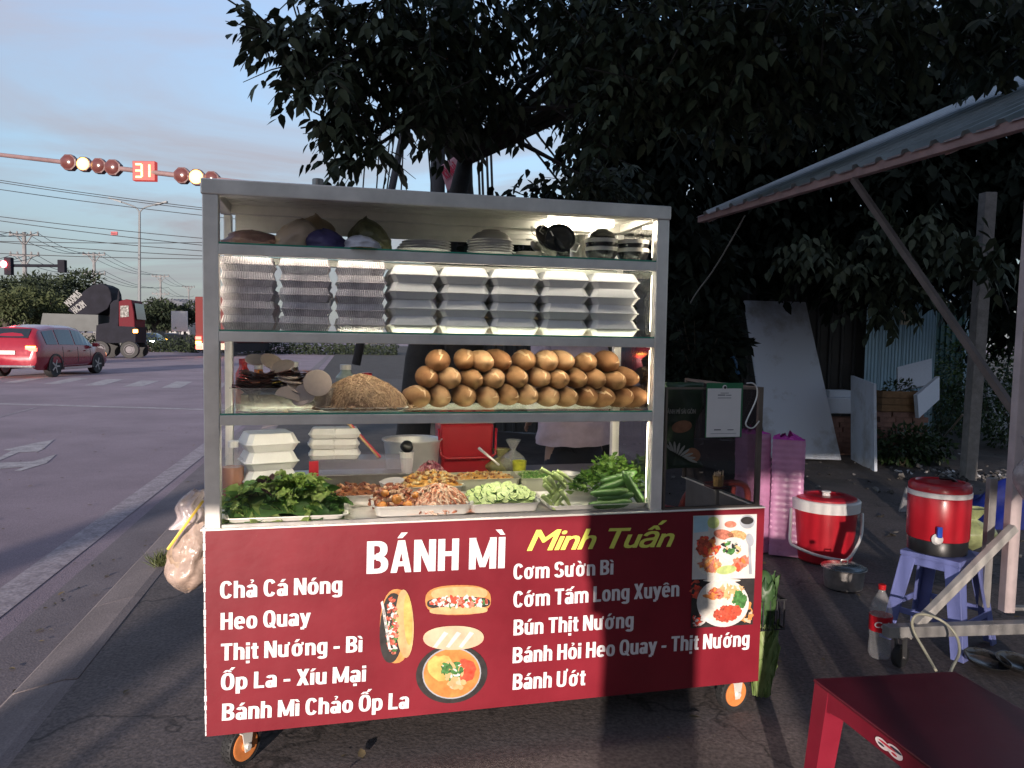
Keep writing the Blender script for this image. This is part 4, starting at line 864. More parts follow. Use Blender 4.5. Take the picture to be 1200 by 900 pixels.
# ---- bottles and jars on the rack behind the shelf
for k, (x, c3, h_, r, lb) in enumerate(((285, (.55, .03, .03), .17, .028, 'red sauce bottle, leftmost on the rack behind the pork'), (303, (.50, .16, .02), .15, .03, 'orange sauce bottle second on the rear rack'), (322, (.50, .34, .05), .13, .03, 'yellow jar third on the rear rack'), (345, (.10, .07, .05), .16, .027, 'dark sauce bottle fourth on the rear rack'), (372, (.35, .36, .34), .12, .035, 'grey jar fifth on the rear rack'), (405, (.30, .36, .34), .15, .038, 'pale glass jar above the shredded pork'), (430, (.42, .36, .16), .12, .036, 'yellowish jar rightmost on the rear rack'))):
    u, _ = fr(x, 440, .49); t = cthing('sauce_jar', lb, 'jar', u, .49, S3 - .0135, group='jars on the rear rack')
    MB().lathe([(r * .92, 0), (r, .005), (r, h_ * .68), (r * .55, h_ * .82), (r * .5, h_ * .9)], 20).build('jar_body', mat('jar_%d' % k, c3, rough=.15, var=.25, scale=20, spec=.8), t, smooth='auto'); MB().lathe([(r * .56, h_ * .88), (r * .56, h_), (r * .5, h_ * 1.01)], 18).build('lid', whitep if k % 2 else redp, t, smooth='auto')
# ---- counter
C0 = CZ + .001
leaf_g = leafmat('lettuce_leaf', (.22, .36, .06), (.48, .62, .20), .4, .4); leaf_d = leafmat('herb_leaf', (.045, .13, .03), (.12, .26, .06), .4, .35); leaf_p = leafmat('purple_leaf', (.05, .02, .03), (.09, .035, .045), .4, .2)
def big_leaf(L_, W_, curl, ruff, seed, nu=8, nv=10):
    mb = MB()
    def fn(i, j):
        t_ = j; x = (i - .5) * 2; wv_ = W_ * (sin(pi * min(1, t_ * .9 + .1)) ** .7) * (.35 + .65 * min(1, t_ * 1.8))
        z = curl * t_ * t_ + abs(x) ** 1.5 * .25 * W_ + ruff * W_ * noise.noise(Vector((x * 2.6 + seed, t_ * 7, seed))) * (abs(x) + .25)
        return (x * wv_, t_ * L_ - .1 * abs(x) * L_ * t_, z)
    return mb.grid(fn, nu, nv)
LM = [big_leaf(.085, .036, -.03 - .03 * (k % 3), .55 + .2 * (k % 2), k * 3.7).mesh('lettuce_leaf', leaf_g, smooth=True) for k in range(5)] + [big_leaf(.085, .030, -.03, .15, 40 + k).mesh('herb_leaf', leaf_d, smooth=True) for k in range(4)] + [big_leaf(.085, .028, -.02, .2, 60).mesh('purple_leaf', leaf_p, smooth=True)]
u0, _ = fr(258, 600, .1); u1, _ = fr(406, 600, .1); cx_ = (u0 + u1) / 2; wd = u1 - u0
tray(cx_ + .01, .155, C0, wd - .02, .26, .022, 'wide steel tray holding the lettuce and herbs, left of the counter')
hp = cthing('lettuce_heap', 'big heap of green lettuce and herbs at the left of the counter', 'lettuce', cx_, .155, C0 + .006)
fl = mound(wd * 1.02, .27, .135, 1.9)
MB().grid(lambda i, j: ((i - .5) * wd * .96, (j - .5) * .25, .8 * fl((i - .5) * wd * .96, (j - .5) * .25)), 16, 12).build('lettuce_core', leaf_d, hp, smooth=True)
for i in range(230):
    x, y, h_ = scatter(fl, wd * .98, .26); y = y if random.random() > .4 else -abs(y); y = max(y, -.095)
    isg = random.random() < (.72 if x < .10 else .4); me = random.choice(LM[:5]) if isg else random.choice(LM[5:9])
    if random.random() < .02 or (i in (5, 6)): me = LM[9]
    o = bpy.data.objects.new(me.name.split('.')[0], me); COL.objects.link(o); o.parent = hp; s_ = rnd(.45, .80)
    o.location = (x, y, h_ * rnd(.82, 1.0)); o.rotation_euler = (rnd(-.2, .9), rnd(-.9, .9), rnd(0, 6.3)); o.scale = (s_, s_, s_)
# sauce bottle and foam boxes at left
sauce = mat('orange_sauce', (.42, .13, .05), rough=.25, var=.1, spec=.6); btlc = mat('clear_bottle_plastic', (.6, .6, .6), rough=.08, var=.05, alpha=.18, spec=1.)
u, _ = fr(272, 540, .27); sb_ = cthing('sauce_bottle', 'clear bottle of orange sauce standing behind the lettuce at the left post', 'sauce bottle', u, .30, C0)
MB().lathe([(.036, 0), (.038, .004), (.038, .16), (.034, .172), (.016, .19), (.015, .215)], 28).build('bottle_body', btlc, sb_, smooth='auto'); MB().lathe([(.035, .003), (.0365, .005), (.0365, .145)], 28).build('sauce', sauce, sb_, smooth='auto'); MB().lathe([(.018, .214), (.018, .235), (.016, .237)], 20).build('cap', whitep, sb_, smooth='auto')
def fbox(u, w_, z, yaw, lb, s_=1., group=None):
    o = bpy.data.objects.new('foam_box', fbm); COL.objects.link(o); at_cart(o, u, w_, z, yaw); o.scale = (s_, s_, s_); tag(o, lb, 'foam box', group)
u, _ = fr(314, 560, .33)
for k in range(3): fbox(u, .35, C0 + .065 + .066 * k, .25 + .03 * k, f'white foam box behind the lettuce, {["lowest", "middle", "topmost"][k]} of three', 1.15, 'foam boxes behind the lettuce')
MB_ = MB(); MB_.bb((-.10, -.09, 0), (.10, .09, .064)); cobj(MB_, 'carton', mat('plain_carton', (.30, .24, .18), var=.1), 'plain carton under the foam boxes behind the lettuce', 'carton', u, .35, C0, .25, bevel=.002)
# pan of meat bits behind the lettuce
u, _ = fr(418, 580, .30); tray(u, .31, C0, .24, .17, .042, 'steel tray of fried meat bits behind the lettuce', .05)
fry = [mat('fried_meat_a', (.24, .085, .035), rough=.4, var=.4, scale=40), mat('fried_meat_b', (.14, .04, .022), rough=.4, var=.4, scale=40), mat('fried_meat_c', (.42, .22, .12), rough=.4, var=.3, scale=40)]
f_ = mound(.22, .15, .030, 3.); cobj(chunks(140, f_, .22, .15, .010, 3, z0=.03), 'fried_meat', fry, 'fried brown meat bits in the steel tray behind the lettuce', 'meat', u, .31, C0 + .004, .05, kind='stuff')
# clear box on a stand with small foam boxes on it, chopsticks
u0, _ = fr(362, 545, .45); u1, _ = fr(482, 545, .45); uc = (u0 + u1) / 2
mb = MB(); mb.bb((-(u1 - u0) / 2, -.07, 0), ((u1 - u0) / 2, .07, .058)); cobj(mb, 'clear_container', mat('clear_container_plastic', (.45, .40, .48), rough=.1, var=.1, alpha=.35, spec=1.), 'long clear plastic container carrying two stacks of small foam boxes', 'container', uc, .47, C0 + .085, bevel=.006)
mb = MB(); mb.bb((-(u1 - u0) / 2 + .02, -.05, 0), ((u1 - u0) / 2 - .02, .05, .084)); cobj(mb, 'steel_box', steel_d, 'low steel box under the long clear container', 'box', uc, .47, C0, bevel=.004)
mb = MB(); mb.bb((0, 0, 0), (.034, .003, .056)); cobj(mb, 'red_label', mat('red_label', (.55, .02, .04), var=.1), 'small red and white label on the left end of the clear container', 'label', u0 + .002, .394, C0 + .086)
for (xa, n_, nm_) in ((379, 3, 'left'), (405, 3, 'right')):
    u, _ = fr(xa, 530, .46)
    for k in range(n_): fbox(u + rnd(-.003, .003), .46, C0 + .1435 + .040 * k - (0.0 if nm_ == 'left' else .006 * 0), rnd(-.1, .1), f'small white foam box, {["lowest", "middle", "topmost"][k]} of the {nm_} small stack on the clear container', .66, 'small foam boxes on the clear container')
u, _ = fr(420, 515, .5)
for k, (c1, lb) in enumerate((((.55, .05, .08), 'red and white striped ladle handle leaning right'), ((.55, .38, .2), 'tan wooden chopstick leaning right'))):
    p0_ = fr(402 + 4 * k, 488 + 6 * k, .43); p1_ = fr(446 - 2 * k, 536, .47); P0 = Vector((0, 0, 0)); P1 = Vector((p1_[0] - p0_[0], .04, p1_[1] - p0_[1]))
    mb = MB().tube([P0, P1], .005, 8); cobj(mb, 'chopstick', mat('stick_%d' % k, c1, var=.2), lb + ' behind the small foam boxes', 'utensil', p0_[0], .43, p0_[1])
# big steel pot at back centre-left, black cap bottle, cup
u0, _ = fr(450, 510, .58); u1, _ = fr(524, 510, .58); r_ = (u1 - u0) / 2
cobj(MB().lathe([(r_ * .72, 0), (r_ * .8, .01), (r_ * .93, .165), (r_, .175), (r_ * 1.0, .179), (r_ * .92, .172), (r_ * .78, .02), (.001, .012)], 36), 'steel_basin', steel, 'wide steel basin behind the trays, left of the red cooler box', 'basin', (u0 + u1) / 2, .72, C0, smooth='auto')
u, z_ = fr(477, 555, .43)
jar = cthing('utensil_cup', 'white fluted plastic cup with a black lid in front of the steel basin', 'cup', u, .44, C0)
mb = MB(); mb.lathe([(.020, .08), (.029, .165), (.027, .165), (.019, .082)], 14); mb.build('cup', whitep, jar); MB().bb((-.03, -.03, 0), (.03, .03, .079)).build('stand', steel_d, jar); MB().blob((0, 0, .185), (.026, .026, .024), .2, 12, 8).build('lid', blackp, jar, smooth=True)
# roast sausage tray and shredded chicken tray
def pxbox(xa, xb, ybot, w0): return fr(xa, ybot, w0)[0], fr(xb, ybot, w0)[0]
ua, ub = pxbox(436, 556, 600, .05); um = (ua + ub) / 2; W = ub - ua
tray(um, .14, C0, W - .01, .21, .04, 'steel tray of round sausages and shredded chicken in the middle of the counter', -.02)
ball = mat('orange_sausage_ball', (.50, .15, .025), rough=.22, col2=(.62, .27, .06), scale=20, spec=.7)
for k, (x, y, r, lb) in enumerate([(448, 593, .0175, 'leftmost front'), (465, 585, .0175, 'upper middle'), (478, 592, .0175, 'rightmost'), (462, 598, .016, 'lowest'), (452, 580, .014, 'darkest, behind the leftmost'), (488, 583, .013, 'small, beside the chicken')]):
    u, z = fr(x, y, .07); cobj(MB().blob((0, 0, 0), (r, r, r * .95), .06, 16, 10), 'meatball', ball, f'round orange roasted meatball, {lb} one in the steel tray', 'meatball', u, .07 + .008 * k * (k > 3), max(z, C0 + .018), group='roasted meatballs in the tray', smooth=True)
rst = [mat('roast_a', (.20, .05, .022), rough=.35, var=.5, scale=50), mat('roast_b', (.34, .12, .06), rough=.4, var=.4, scale=50), mat('roast_c', (.50, .33, .22), rough=.5, var=.3, scale=50)]
f_ = mound(.16, .17, .062, 2.2); cobj(chunks(150, f_, .16, .17, .013, 3, z0=.015), 'roast_pork_pieces', rst, 'pieces of roast pork heaped behind the meatballs', 'meat', ua + .082, .175, C0 + .006, kind='stuff')
chk = [mat('chicken_a', (.60, .33, .22), rough=.45, var=.3, scale=60), mat('chicken_b', (.66, .48, .36), rough=.45, var=.2, scale=60), mat('chicken_c', (.42, .14, .07), rough=.4, var=.3, scale=60)]
f_ = mound(.235, .19, .078, 1.7); cobj(strands(420, f_, .235, .19, .042, .0032, 3, 4, .4), 'shredded_chicken', chk, 'pinkish shredded chicken heaped in the right half of the steel tray', 'chicken', ua + .235, .135, C0 + .008, kind='stuff')
# tray behind with fried yellow bits and a white plate
u, _ = fr(498, 563, .30); tray(u - .01, .325, C0 + .03, .30, .15, .03, 'steel tray of fried egg strips behind the roast pork', .03)
egg = [mat('egg_a', (.62, .33, .08), rough=.4, var=.3, scale=50), mat('egg_b', (.25, .10, .04), rough=.4, var=.4, scale=50), mat('egg_c', (.66, .50, .26), rough=.4, var=.2, scale=50)]
f_ = mound(.23, .13, .05, 1.8); cobj(chunks(170, f_, .23, .13, .0105, 3, z0=.025), 'fried_egg_strips', egg, 'yellow and brown fried strips heaped in the tray behind the roast pork', 'fried food', u + .025, .325, C0 + .034, .03, kind='stuff')
plate(u - .12, .30, C0 + .062, .045, 'small white plate at the left of the fried strips', tilt=(.12, -.1, 0))
# red onion bag
oni = [mat('onion_a', (.40, .10, .14), rough=.4, var=.3, scale=40), mat('onion_b', (.55, .30, .32), rough=.4, var=.2, scale=40)]
u, _ = fr(506, 552, .42); f_ = mound(.14, .10, .07, 1.5); cobj(strands(160, f_, .14, .10, .03, .0022, 2, 4, 1.), 'sliced_onion', oni, 'small heap of sliced red onion before the red cooler box', 'onion', u, .45, C0 + .05, kind='stuff')
cobj(MB().bb((-.07, -.05, 0), (.07, .05, .05)), 'onion_tub', whitep, 'white tub under the sliced red onion', 'tub', u, .45, C0, bevel=.006)
# red cooler box behind
ua, ub = pxbox(517, 577, 520, .72); cb_ = cthing('cooler_box', 'red cooler box with a white lid band, behind the counter', 'cooler box', (ua + ub) / 2, .80, 0)
W = ub - ua; zb_ = C0 + .02
MB().box((0, 0, zb_ + .11), (W, .17, .22), taper=(1.05, 1.05)).build('body', redp, cb_, bevel=.012); MB().bb((-W * .54, -.095, zb_ + .2215), (W * .54, .095, zb_ + .243)).build('band', whitep, cb_, bevel=.005); MB().bb((-W * .53, -.093, zb_ + .2435), (W * .53, .093, zb_ + .285)).build('lid', redp, cb_, bevel=.012)
MB().tube([(-W * .56, -.09, zb_ + .20), (-W * .53, -.115, zb_ + .09), (-W * .42, -.12, zb_ + .075), (W * .42, -.12, zb_ + .075), (W * .53, -.115, zb_ + .09), (W * .56, -.09, zb_ + .20)], .006, 8).build('handle', redp, cb_, smooth=True)
# shelf/table behind the cart which carries the cooler box
tb = cthing('prep_table', 'steel prep table standing behind the cart', 'table', .95, .85, 0)
MB().bb((-.75, -.19, .785), (.75, .19, .80)).build('table_top', steel_d, tb, bevel=.003)
for sx_ in (-.72, .72):
    for sy_ in (-.16, .16): MB().bb((sx_ - .015, sy_ - .015, 0), (sx_ + .015, sy_ + .015, .785)).build('leg', steel_d, tb)
MB().bb((-.3, -.12, .8005), (.3, .12, .822)).build('riser', steel_d, tb)
# bag of pickles
pick = mat('pickle_bag_plastic', (.42, .40, .16), rough=.2, var=.5, scale=30, bump=.5, bscale=40, alpha=.7, spec=.8); clearbag = mat('clear_bag', (.7, .7, .68), rough=.15, var=.1, alpha=.35, spec=1., bump=.5, bscale=30)
def sack(u, w_, z, r, h_, m_, lb, seed, tie=.35, name='plastic_bag'):
    mb = MB()
    def pt(i, j):
        a = 2 * pi * i; t_ = j; k = sin(min(1., t_ * 2.2) * pi / 2) if t_ < .45 else max(.14, 1 - ((t_ - .45) / .3) ** 1.4) if t_ < .72 else .14 + (t_ - .72) * 1.6
        fo = 1 + .10 * noise.noise(Vector((cos(a) * 2 + seed, sin(a) * 2, t_ * 4))) + (.3 * noise.noise(Vector((cos(a) * 5 + seed, sin(a) * 5, t_ * 2))) if t_ > .5 else .05 * noise.noise(Vector((cos(a) * 6, sin(a) * 6, t_ * 9))))
        return (cos(a) * r * k * fo, sin(a) * r * .8 * k * fo, t_ * h_)
    mb.grid(pt, 44, 22); return cobj(mb, name, m_, lb, 'plastic bag', u, w_, z, smooth=True)
u, _ = fr(604, 535, .62); sack(u, .66, C0 + .01, .055, .165, clearbag, 'clear knotted bag of pickles beside the red cooler box', 3)
sack(u - .045, .70, C0, .07, .13, pick, 'squat bag of yellow pickles beside the red cooler box', 9)
u, _ = fr(610, 545, .5); cobj(MB().lathe([(.024, 0), (.03, .075), (.028, .075), (.022, .004)], 20), 'yellow_cup', mat('yellow_jelly', (.55, .55, .05), rough=.3, var=.3, scale=40), 'small cup of bright yellow pickle before the knotted bag', 'cup', u, .52, C0 + .03, smooth='auto')
# translucent containers
tcl = mat('milky_container', (.62, .62, .48), rough=.3, var=.08, alpha=.75, spec=.6)
ua, ub = pxbox(528, 606, 555, .36); tray((ua + ub) / 2, .37, C0 + .02, ub - ua, .15, .055, 'milky plastic container of fried shallots behind the cucumber tray', name='plastic_container', m_=tcl, cat='container')
f_ = mound((ub - ua) * .9, .13, .02, 3.); cobj(chunks(120, f_, (ub - ua) * .9, .13, .007, 3, z0=.03), 'fried_shallots', egg, 'fried shallots filling the milky container', 'fried shallots', (ua + ub) / 2, .37, C0 + .036, kind='stuff')
ua, ub = pxbox(606, 645, 555, .36); tray((ua + ub) / 2, .36, C0 + .02, ub - ua, .16, .055, 'milky container of chopped spring onion behind the cucumber tray', name='plastic_container', m_=tcl, cat='container')
gr_ = [mat('chive_a', (.10, .22, .04), var=.3, scale=50), mat('chive_b', (.32, .42, .16), var=.3, scale=50)]
f_ = mound((ub - ua) * .9, .13, .02, 3.); cobj(chunks(120, f_, (ub - ua) * .9, .13, .006, 2, z0=.03), 'spring_onion', gr_, 'chopped spring onion in the milky container', 'spring onion', (ua + ub) / 2, .36, C0 + .036, kind='stuff')
u, _ = fr(665, 545, .4); cobj(MB().lathe([(.05, 0), (.062, .055), (.066, .057), (.06, .054), (.048, .004), (.001, .003)], 28), 'steel_bowl', steel, 'round steel bowl behind the long green leaves', 'bowl', u, .42, C0 + .01, smooth='auto')
p0_ = fr(561, 525, .40); p1_ = fr(585, 545, .34); mb = MB().tube([(0, 0, 0), (p1_[0] - p0_[0], -.06, p1_[1] - p0_[1])], [.006, .004], 10); cobj(mb, 'ladle', steel, 'white ladle handle sticking out of the milky container', 'ladle', p0_[0], .40, p0_[1], smooth=True)
# cucumber slices
ua, ub = pxbox(549, 632, 592, .06); um = (ua + ub) / 2; W = ub - ua
tray(um, .135, C0, W, .19, .035, 'steel tray of sliced cucumber on the counter')
skin = mat('cucumber_skin', (.035, .12, .02), rough=.35, var=.4, scale=30); flesh = mat('cucumber_flesh', (.42, .55, .20), rough=.35, col2=(.60, .68, .34), scale=70)
cm = MB(); cm.lathe([(.0155, 0), (.0165, .0008), (.0165, .0028), (.0155, .0036)], 20, mi=0, cap=False); cm.lathe([(.0155, .0036), (.009, .0038), (.001, .0036)], 20, mi=1, cap=True); cm.lathe([(.001, 0), (.0155, 0)], 20, mi=1, cap=False)
cme = cm.mesh('cucumber_slice', [skin, flesh], smooth='auto'); fc = mound(W * .98, .19, .05, 2.)
cg = cthing('cucumber_heap', 'heap of thin round cucumber slices in the steel tray', 'cucumber slices', um, .135, C0 + .012)
MB().grid(lambda i, j: ((i - .5) * W * .9, (j - .5) * .17, .012 + .8 * fc((i - .5) * W * .9, (j - .5) * .17)), 12, 10).build('cucumber_core', flesh, cg)
for i in range(110):
    x, y, h_ = scatter(fc, W * .92, .17); y = y if random.random() > .4 else -abs(y); o = bpy.data.objects.new('slice', cme); COL.objects.link(o); o.parent = cg; s_ = rnd(.75, 1.05)
    o.location = (x, y, .020 + h_ * rnd(.88, 1.03)); o.rotation_euler = (rnd(.2, 1.1), rnd(-.5, .5), rnd(-.6, .6)); o.scale = (s_ * rnd(.9, 1.3), s_, 1)
# long pale stalks, herbs, whole cucumbers
stalk = mat('pale_green_stalk', (.34, .46, .14), rough=.4, col2=(.50, .58, .26), scale=30); cuc = mat('green_cucumber', (.035, .10, .018), rough=.3, col2=(.07, .17, .03), scale=12, bump=.25, bscale=60, spec=.6)
ua, ub = pxbox(634, 752, 596, .07); tray((ua + ub) / 2 + .02, .16, C0, ub - ua, .26, .022, 'wide steel tray of cucumbers and herbs at the right of the counter')
for k in range(16):
    x = 640 + rnd(0, 26); y = rnd(556, 590); wq = rnd(.04, .10); u, z = fr(x, y, wq); a = rnd(.5, 1.0) * (-1 if random.random() < .8 else 1); L_ = rnd(.06, .10)
    P = [Vector((-L_ / 2 * cos(a), 0, -L_ / 2 * sin(a))), Vector((0, .006, .004)), Vector((L_ / 2 * cos(a), .012, L_ / 2 * sin(a)))]; mb = MB().tube(P, [.010, .008, .004], 6); mb.v = [(v[0], v[1] * .5, v[2]) for v in mb.v]
    cobj(mb, 'leaf_stalk', stalk, 'pale green split leaf stalk beside the cucumber slices, one of a loose bundle', 'vegetable', u, wq, max(z, C0 + .03), group='loose bundle of pale leaf stalks', smooth=True)
cu_ = [(704, 564, 745, 552, .10, 'topmost'), (702, 573, 743, 560, .075, 'second from the top'), (692, 578, 735, 574, .06, 'third, pointing left'), (700, 584, 748, 578, .05, 'front middle'), (690, 592, 740, 588, .045, 'lowest'), (722, 556, 752, 580, .09, 'steep right'), (730, 552, 754, 592, .07, 'rightmost, almost upright')]
for x0, y0, x1, y1, wq, lb in cu_:
    a = fr(x0, y0, wq); b = fr(x1, y1, wq); P0 = Vector((0, 0, 0)); P1 = Vector((b[0] - a[0], rnd(-.01, .02), b[1] - a[1])); n_ = 9
    P = [P0.lerp(P1, i / n_) + Vector((0, 0, -.006 * sin(pi * i / n_))) for i in range(n_ + 1)]; R_ = [.017 * min(1, .35 + (1 - abs(2 * i / n_ - 1)) * 1.8) for i in range(n_ + 1)]
    cobj(MB().tube(P, R_, 12), 'cucumber', cuc, f'whole dark green cucumber, {lb} one in the pile', 'cucumber', a[0], wq, max(a[1], C0 + .02), group='whole cucumbers', smooth=True)
hb = cthing('herb_bunch', 'bushy bunch of bright green herbs heaped behind the cucumbers', 'herbs', fr(715, 560, .2)[0], .21, C0 + .02)
n = 900; P = []; 
for i in range(n):
    a = rnd(0, 2 * pi); r = sqrt(random.random()); x = .155 * r * cos(a); y = .10 * r * sin(a); P.append((x, y, .01 + .135 * (1 - r * r) ** .6 * (1 - .25 * (x < -.05)) * rnd(.5, 1.05)))
P = np.array(P); Dv = np.random.normal(size=(n, 3)); Dv[:, 2] = abs(Dv[:, 2]) * .5; Nn = np.random.normal(size=(n, 3)) + np.array([0, -.6, 1.])
herbm = leafmat('bright_herb', (.10, .25, .03), (.30, .48, .10), .4, .4)
o = bpy.data.objects.new('herb_leaves', leaf_mesh('herb_leaves', P, Dv, Nn, np.random.uniform(.014, .034, n), herbm)); COL.objects.link(o); o.parent = hb; o['kind'] = 'stuff'
for i in range(70):
    me = random.choice(LM[5:9]); o = bpy.data.objects.new('herb_leaf', me); COL.objects.link(o); o.parent = hb; s_ = rnd(.4, .8); a = rnd(0, 6.28); r = rnd(.3, 1)
    o.location = (.15 * r * cos(a), .09 * r * sin(a) - .02, .10 * (1 - r * r) ** .5 * rnd(.6, 1.1)); o.rotation_euler = (rnd(-.3, .9), rnd(-.9, .9), rnd(0, 6.3)); o.scale = (s_ * .6, s_, s_)
# wind guard: sticker card, hook, bag, toothpick cup
yg = -.006
def ppl(x, y, w_=0.): return fr(x, y, w_)
(x0, z0), (x1, z1), (x2, z2) = ppl(826, 512), ppl(864, 513), ppl(828, 455)
cd = cthing('payment_card', 'white payment card with a green back hung on the tinted wind guard', 'card', x0, yg - .004, z0)
wc = x1 - x0 + .004; hc = z2 - z0
MB().bb((-.003, .0012, -.002), (wc + .008, .004, hc + .020)).build('card_backing', mat('green_card', (.02, .16, .07), rough=.3, var=.1), cd, bevel=.001); MB().bb((0, -.001, 0), (wc, .001, hc)).build('card', whitep, cd, bevel=.0008)
pr = MB(); ink = mat('print_ink', (.12, .12, .14), var=.1)
MB().lathe([(.008, 0), (.009, .001), (.008, .002)], 20, (wc * .5, -.0015, hc + .004), 'y').build('punch_ring', whitep, cd); MB().lathe([(.0055, 0), (.0055, .0012)], 6, (wc * .5, -.0040, hc + .004), 'y').build('emblem', blackp, cd)
for a, b, c_, d_ in ((.38, .62, .90, .002), (.30, .52, .855, .0035), (.54, .70, .855, .0025), (.30, .70, .80, .002), (.22, .42, .14, .004), (.62, .80, .14, .003), (.12, .88, .07, .0012)): pr.bb((wc * a, -.0016, hc * c_), (wc * b, -.0013, hc * c_ + d_))
pr.build('fine_print', ink, cd)
hx = [(873, 449), (880, 449), (885, 455), (884, 468), (874, 490), (872, 497), (876, 501), (882, 500), (889, 491)]
P = [Vector((fr(x, y, 0)[0], 0, fr(x, y, 0)[1])) for x, y in hx]; sm = []
for i in range(len(P) - 1):
    for k in range(4):
        t_ = k / 4; q0, q1, q2, q3 = P[max(i - 1, 0)], P[i], P[i + 1], P[min(i + 2, len(P) - 1)]
        sm.append(.5 * ((2 * q1) + (q2 - q0) * t_ + (2 * q0 - 5 * q1 + 4 * q2 - q3) * t_ ** 2 + (3 * q1 - q0 - 3 * q2 + q3) * t_ ** 3))
b0 = sm[0].copy(); cobj(MB().tube([p - b0 for p in sm], .0028, 8), 's_hook', mat('white_wire', (.7, .7, .68), rough=.3, metal=.4), 'white S-shaped wire hook hanging on the right of the wind guard', 'hook', b0.x, -.012, b0.z, smooth=True)
# printed bag added behind the tinted glass, standing in for a mirror image
bgm = MB(); 
def bf(i, j):
    x = i; z = j; (ua_, za_) = fr(779, 549 - 101 * z, .05); (ub_, _) = fr([825, 817, 813, 830, 822][min(4, int(z * 4.99))] if False else 824 - 12 * sin(pi * min(1, z * 1.4)), 549 - 101 * z, .05)
    return (ua_ + (ub_ - ua_) * x, .012 * noise.noise(Vector((x * 3, z * 4, 2))), za_ - fr(779, 549, .05)[1])
bgm.grid(bf, 14, 24); br_ = cthing('reflection_bread_bag', 'dark green printed bread bag, added behind the tinted wind guard in place of a reflection', 'bag', 0, .05, fr(779, 549, .05)[1])
bo = bgm.build('bag_sheet', mat('dark_green_bag', (.035, .07, .045), rough=.3, var=.3, scale=6), br_, smooth=True); sd_ = bo.modifiers.new('s', 'SOLIDIFY'); sd_.thickness = .006; sd_.offset = 1
bz = fr(779, 549, .05)[1]
def onbag(x, y): u, z = fr(x, y, .035); return (u, z - bz)
pbw = mat('bag_print_white', (.55, .58, .52), var=.1, rough=.4); pbb = mat('bag_print_bread', (.45, .22, .12), rough=.4, var=.3, scale=30)
mb = MB()
for cx, cy, rx, ry, ro in ((799, 500, 12, 7, -.2), (812, 533, 9, 8, .5)): mb.add([(onbag(x, y)[0], -.015, onbag(x, y)[1]) for x, y in ell(cx, cy, rx, ry, ro)][::-1], [tuple(range(28))])
mb.build('bread_picture', pbb, br_)
mb = MB()
for k in range(9):
    a = -2.3 + k * .33; cx, cy = 786 + k * 2.5, 528 + k * 1.2
    mb.add([(onbag(x, y)[0], -.0155, onbag(x, y)[1]) for x, y in ell(cx + 5 * cos(a), cy + 9 * sin(a) * .7, 7, 1.5, a, 10)][::-1], [tuple(range(10))])
mb.build('leaf_picture', pbw, br_)
u, z = onbag(779.5, 485); t = text('bag_lettering', 'BÁNH MÌ SÀI GÒN', (0, 0, fr(815, 485, .035)[0] - fr(779.5, 485, .035)[0], .018), pbw, br_, bold=.0004); t.location = (u, -.0155, z)
# toothpick cup
u, z = fr(845, 560, .06); tk = cthing('toothpick_cup', 'small brown woven cup of toothpicks behind the tinted wind guard', 'cup', u, .08, z - .035)
MB().lathe([(.018, 0), (.021, .04), (.019, .04), (.016, .003)], 12).build('cup', mat('woven_tan', (.35, .22, .09), var=.4, scale=60, bump=.4), tk)
mb = MB()
for k in range(40): a = rnd(0, 6.3); r = rnd(0, .014); mb.tube([(r * cos(a), r * sin(a), .005), (r * cos(a) * 1.8, r * sin(a) * 1.8, rnd(.045, .06))], .001, 4)
mb.build('toothpicks', mat('toothpick_wood', (.6, .5, .42), var=.1), tk)['kind'] = 'stuff'
MB().bb((-.03, -.02, -.010), (.03, .06, -.0003)).build('ledge', mat('dark_ledge', (.05, .012, .014), rough=.3), tk, bevel=.003)
MB().bb((-.006, .0, -(z - .035 - .461)), (.006, .012, -.010)).build('ledge_support', steel_d, tk)
# ================================================================== right-hand side: neighbouring stall, coolers, boards
conc = mat('weathered_wood_post', (.26, .24, .22), rough=.85, var=.25, scale=12, bump=.5)
rust = mat('pinkish_primer_steel', (.40, .27, .26), rough=.6, var=.25, scale=7, bump=.15)
greyst = mat('grey_square_tube', (.30, .29, .28), rough=.55, var=.25, scale=7, bump=.15, metal=.3)
# ---- awning
C_ = Vector((1.57, 6.4, 2.44)); bd = Vector((.257, -.966, 0)); bn = Vector((.966, .257, 0)); rise = 1.57 / 3.5
aw = thing('metal_awning', 'lean-to awning of pale blue corrugated metal on a pinkish steel edge beam', 'awning', C_)
end = bd * 5.2
MB().bar(-bd * .03, end, .05, .055).build('edge_beam', rust, aw, bevel=.003)
tin = mat('pale_blue_tin', (.36, .43, .46), rough=.42, metal=.35, var=.18, scale=5, bump=.08)
def corr(L_, W_, pitch, amp, thick, du, dv, o0, nsub=2):
    """trapezoid corrugation: ribs run along dv; L_ along du"""
    mb = MB(); n = int(L_ / pitch); pr_ = []
    for i in range(n):
        x = i * pitch; pr_ += [(x, 0), (x + pitch * .62, 0), (x + pitch * .72, amp), (x + pitch * .90, amp)]
    pr_.append((n * pitch, 0)); nrm = du.cross(dv).normalized(); 
    for side in (0, 1):
        b0 = len(mb.v)
        for k in range(nsub + 1):
            for x, h_ in pr_: mb.v.append(tuple(o0 + du * x + dv * (W_ * k / nsub) + nrm * (h_ - side * thick)))
        m_ = len(pr_)
        for k in range(nsub):
            for i in range(m_ - 1):
                a = b0 + k * m_ + i; f = (a, a + 1, a + m_ + 1, a + m_); mb.f.append(f if side == 0 else f[::-1]); mb.m.append(0)
    m_ = len(pr_); off = m_ * (nsub + 1)
    for i in range(m_ - 1): mb.f.append((i, off + i, off + i + 1, i + 1)); mb.m.append(0); q_ = nsub * m_ + i; mb.f.append((q_, q_ + 1, off + q_ + 1, off + q_)); mb.m.append(0)
    return mb
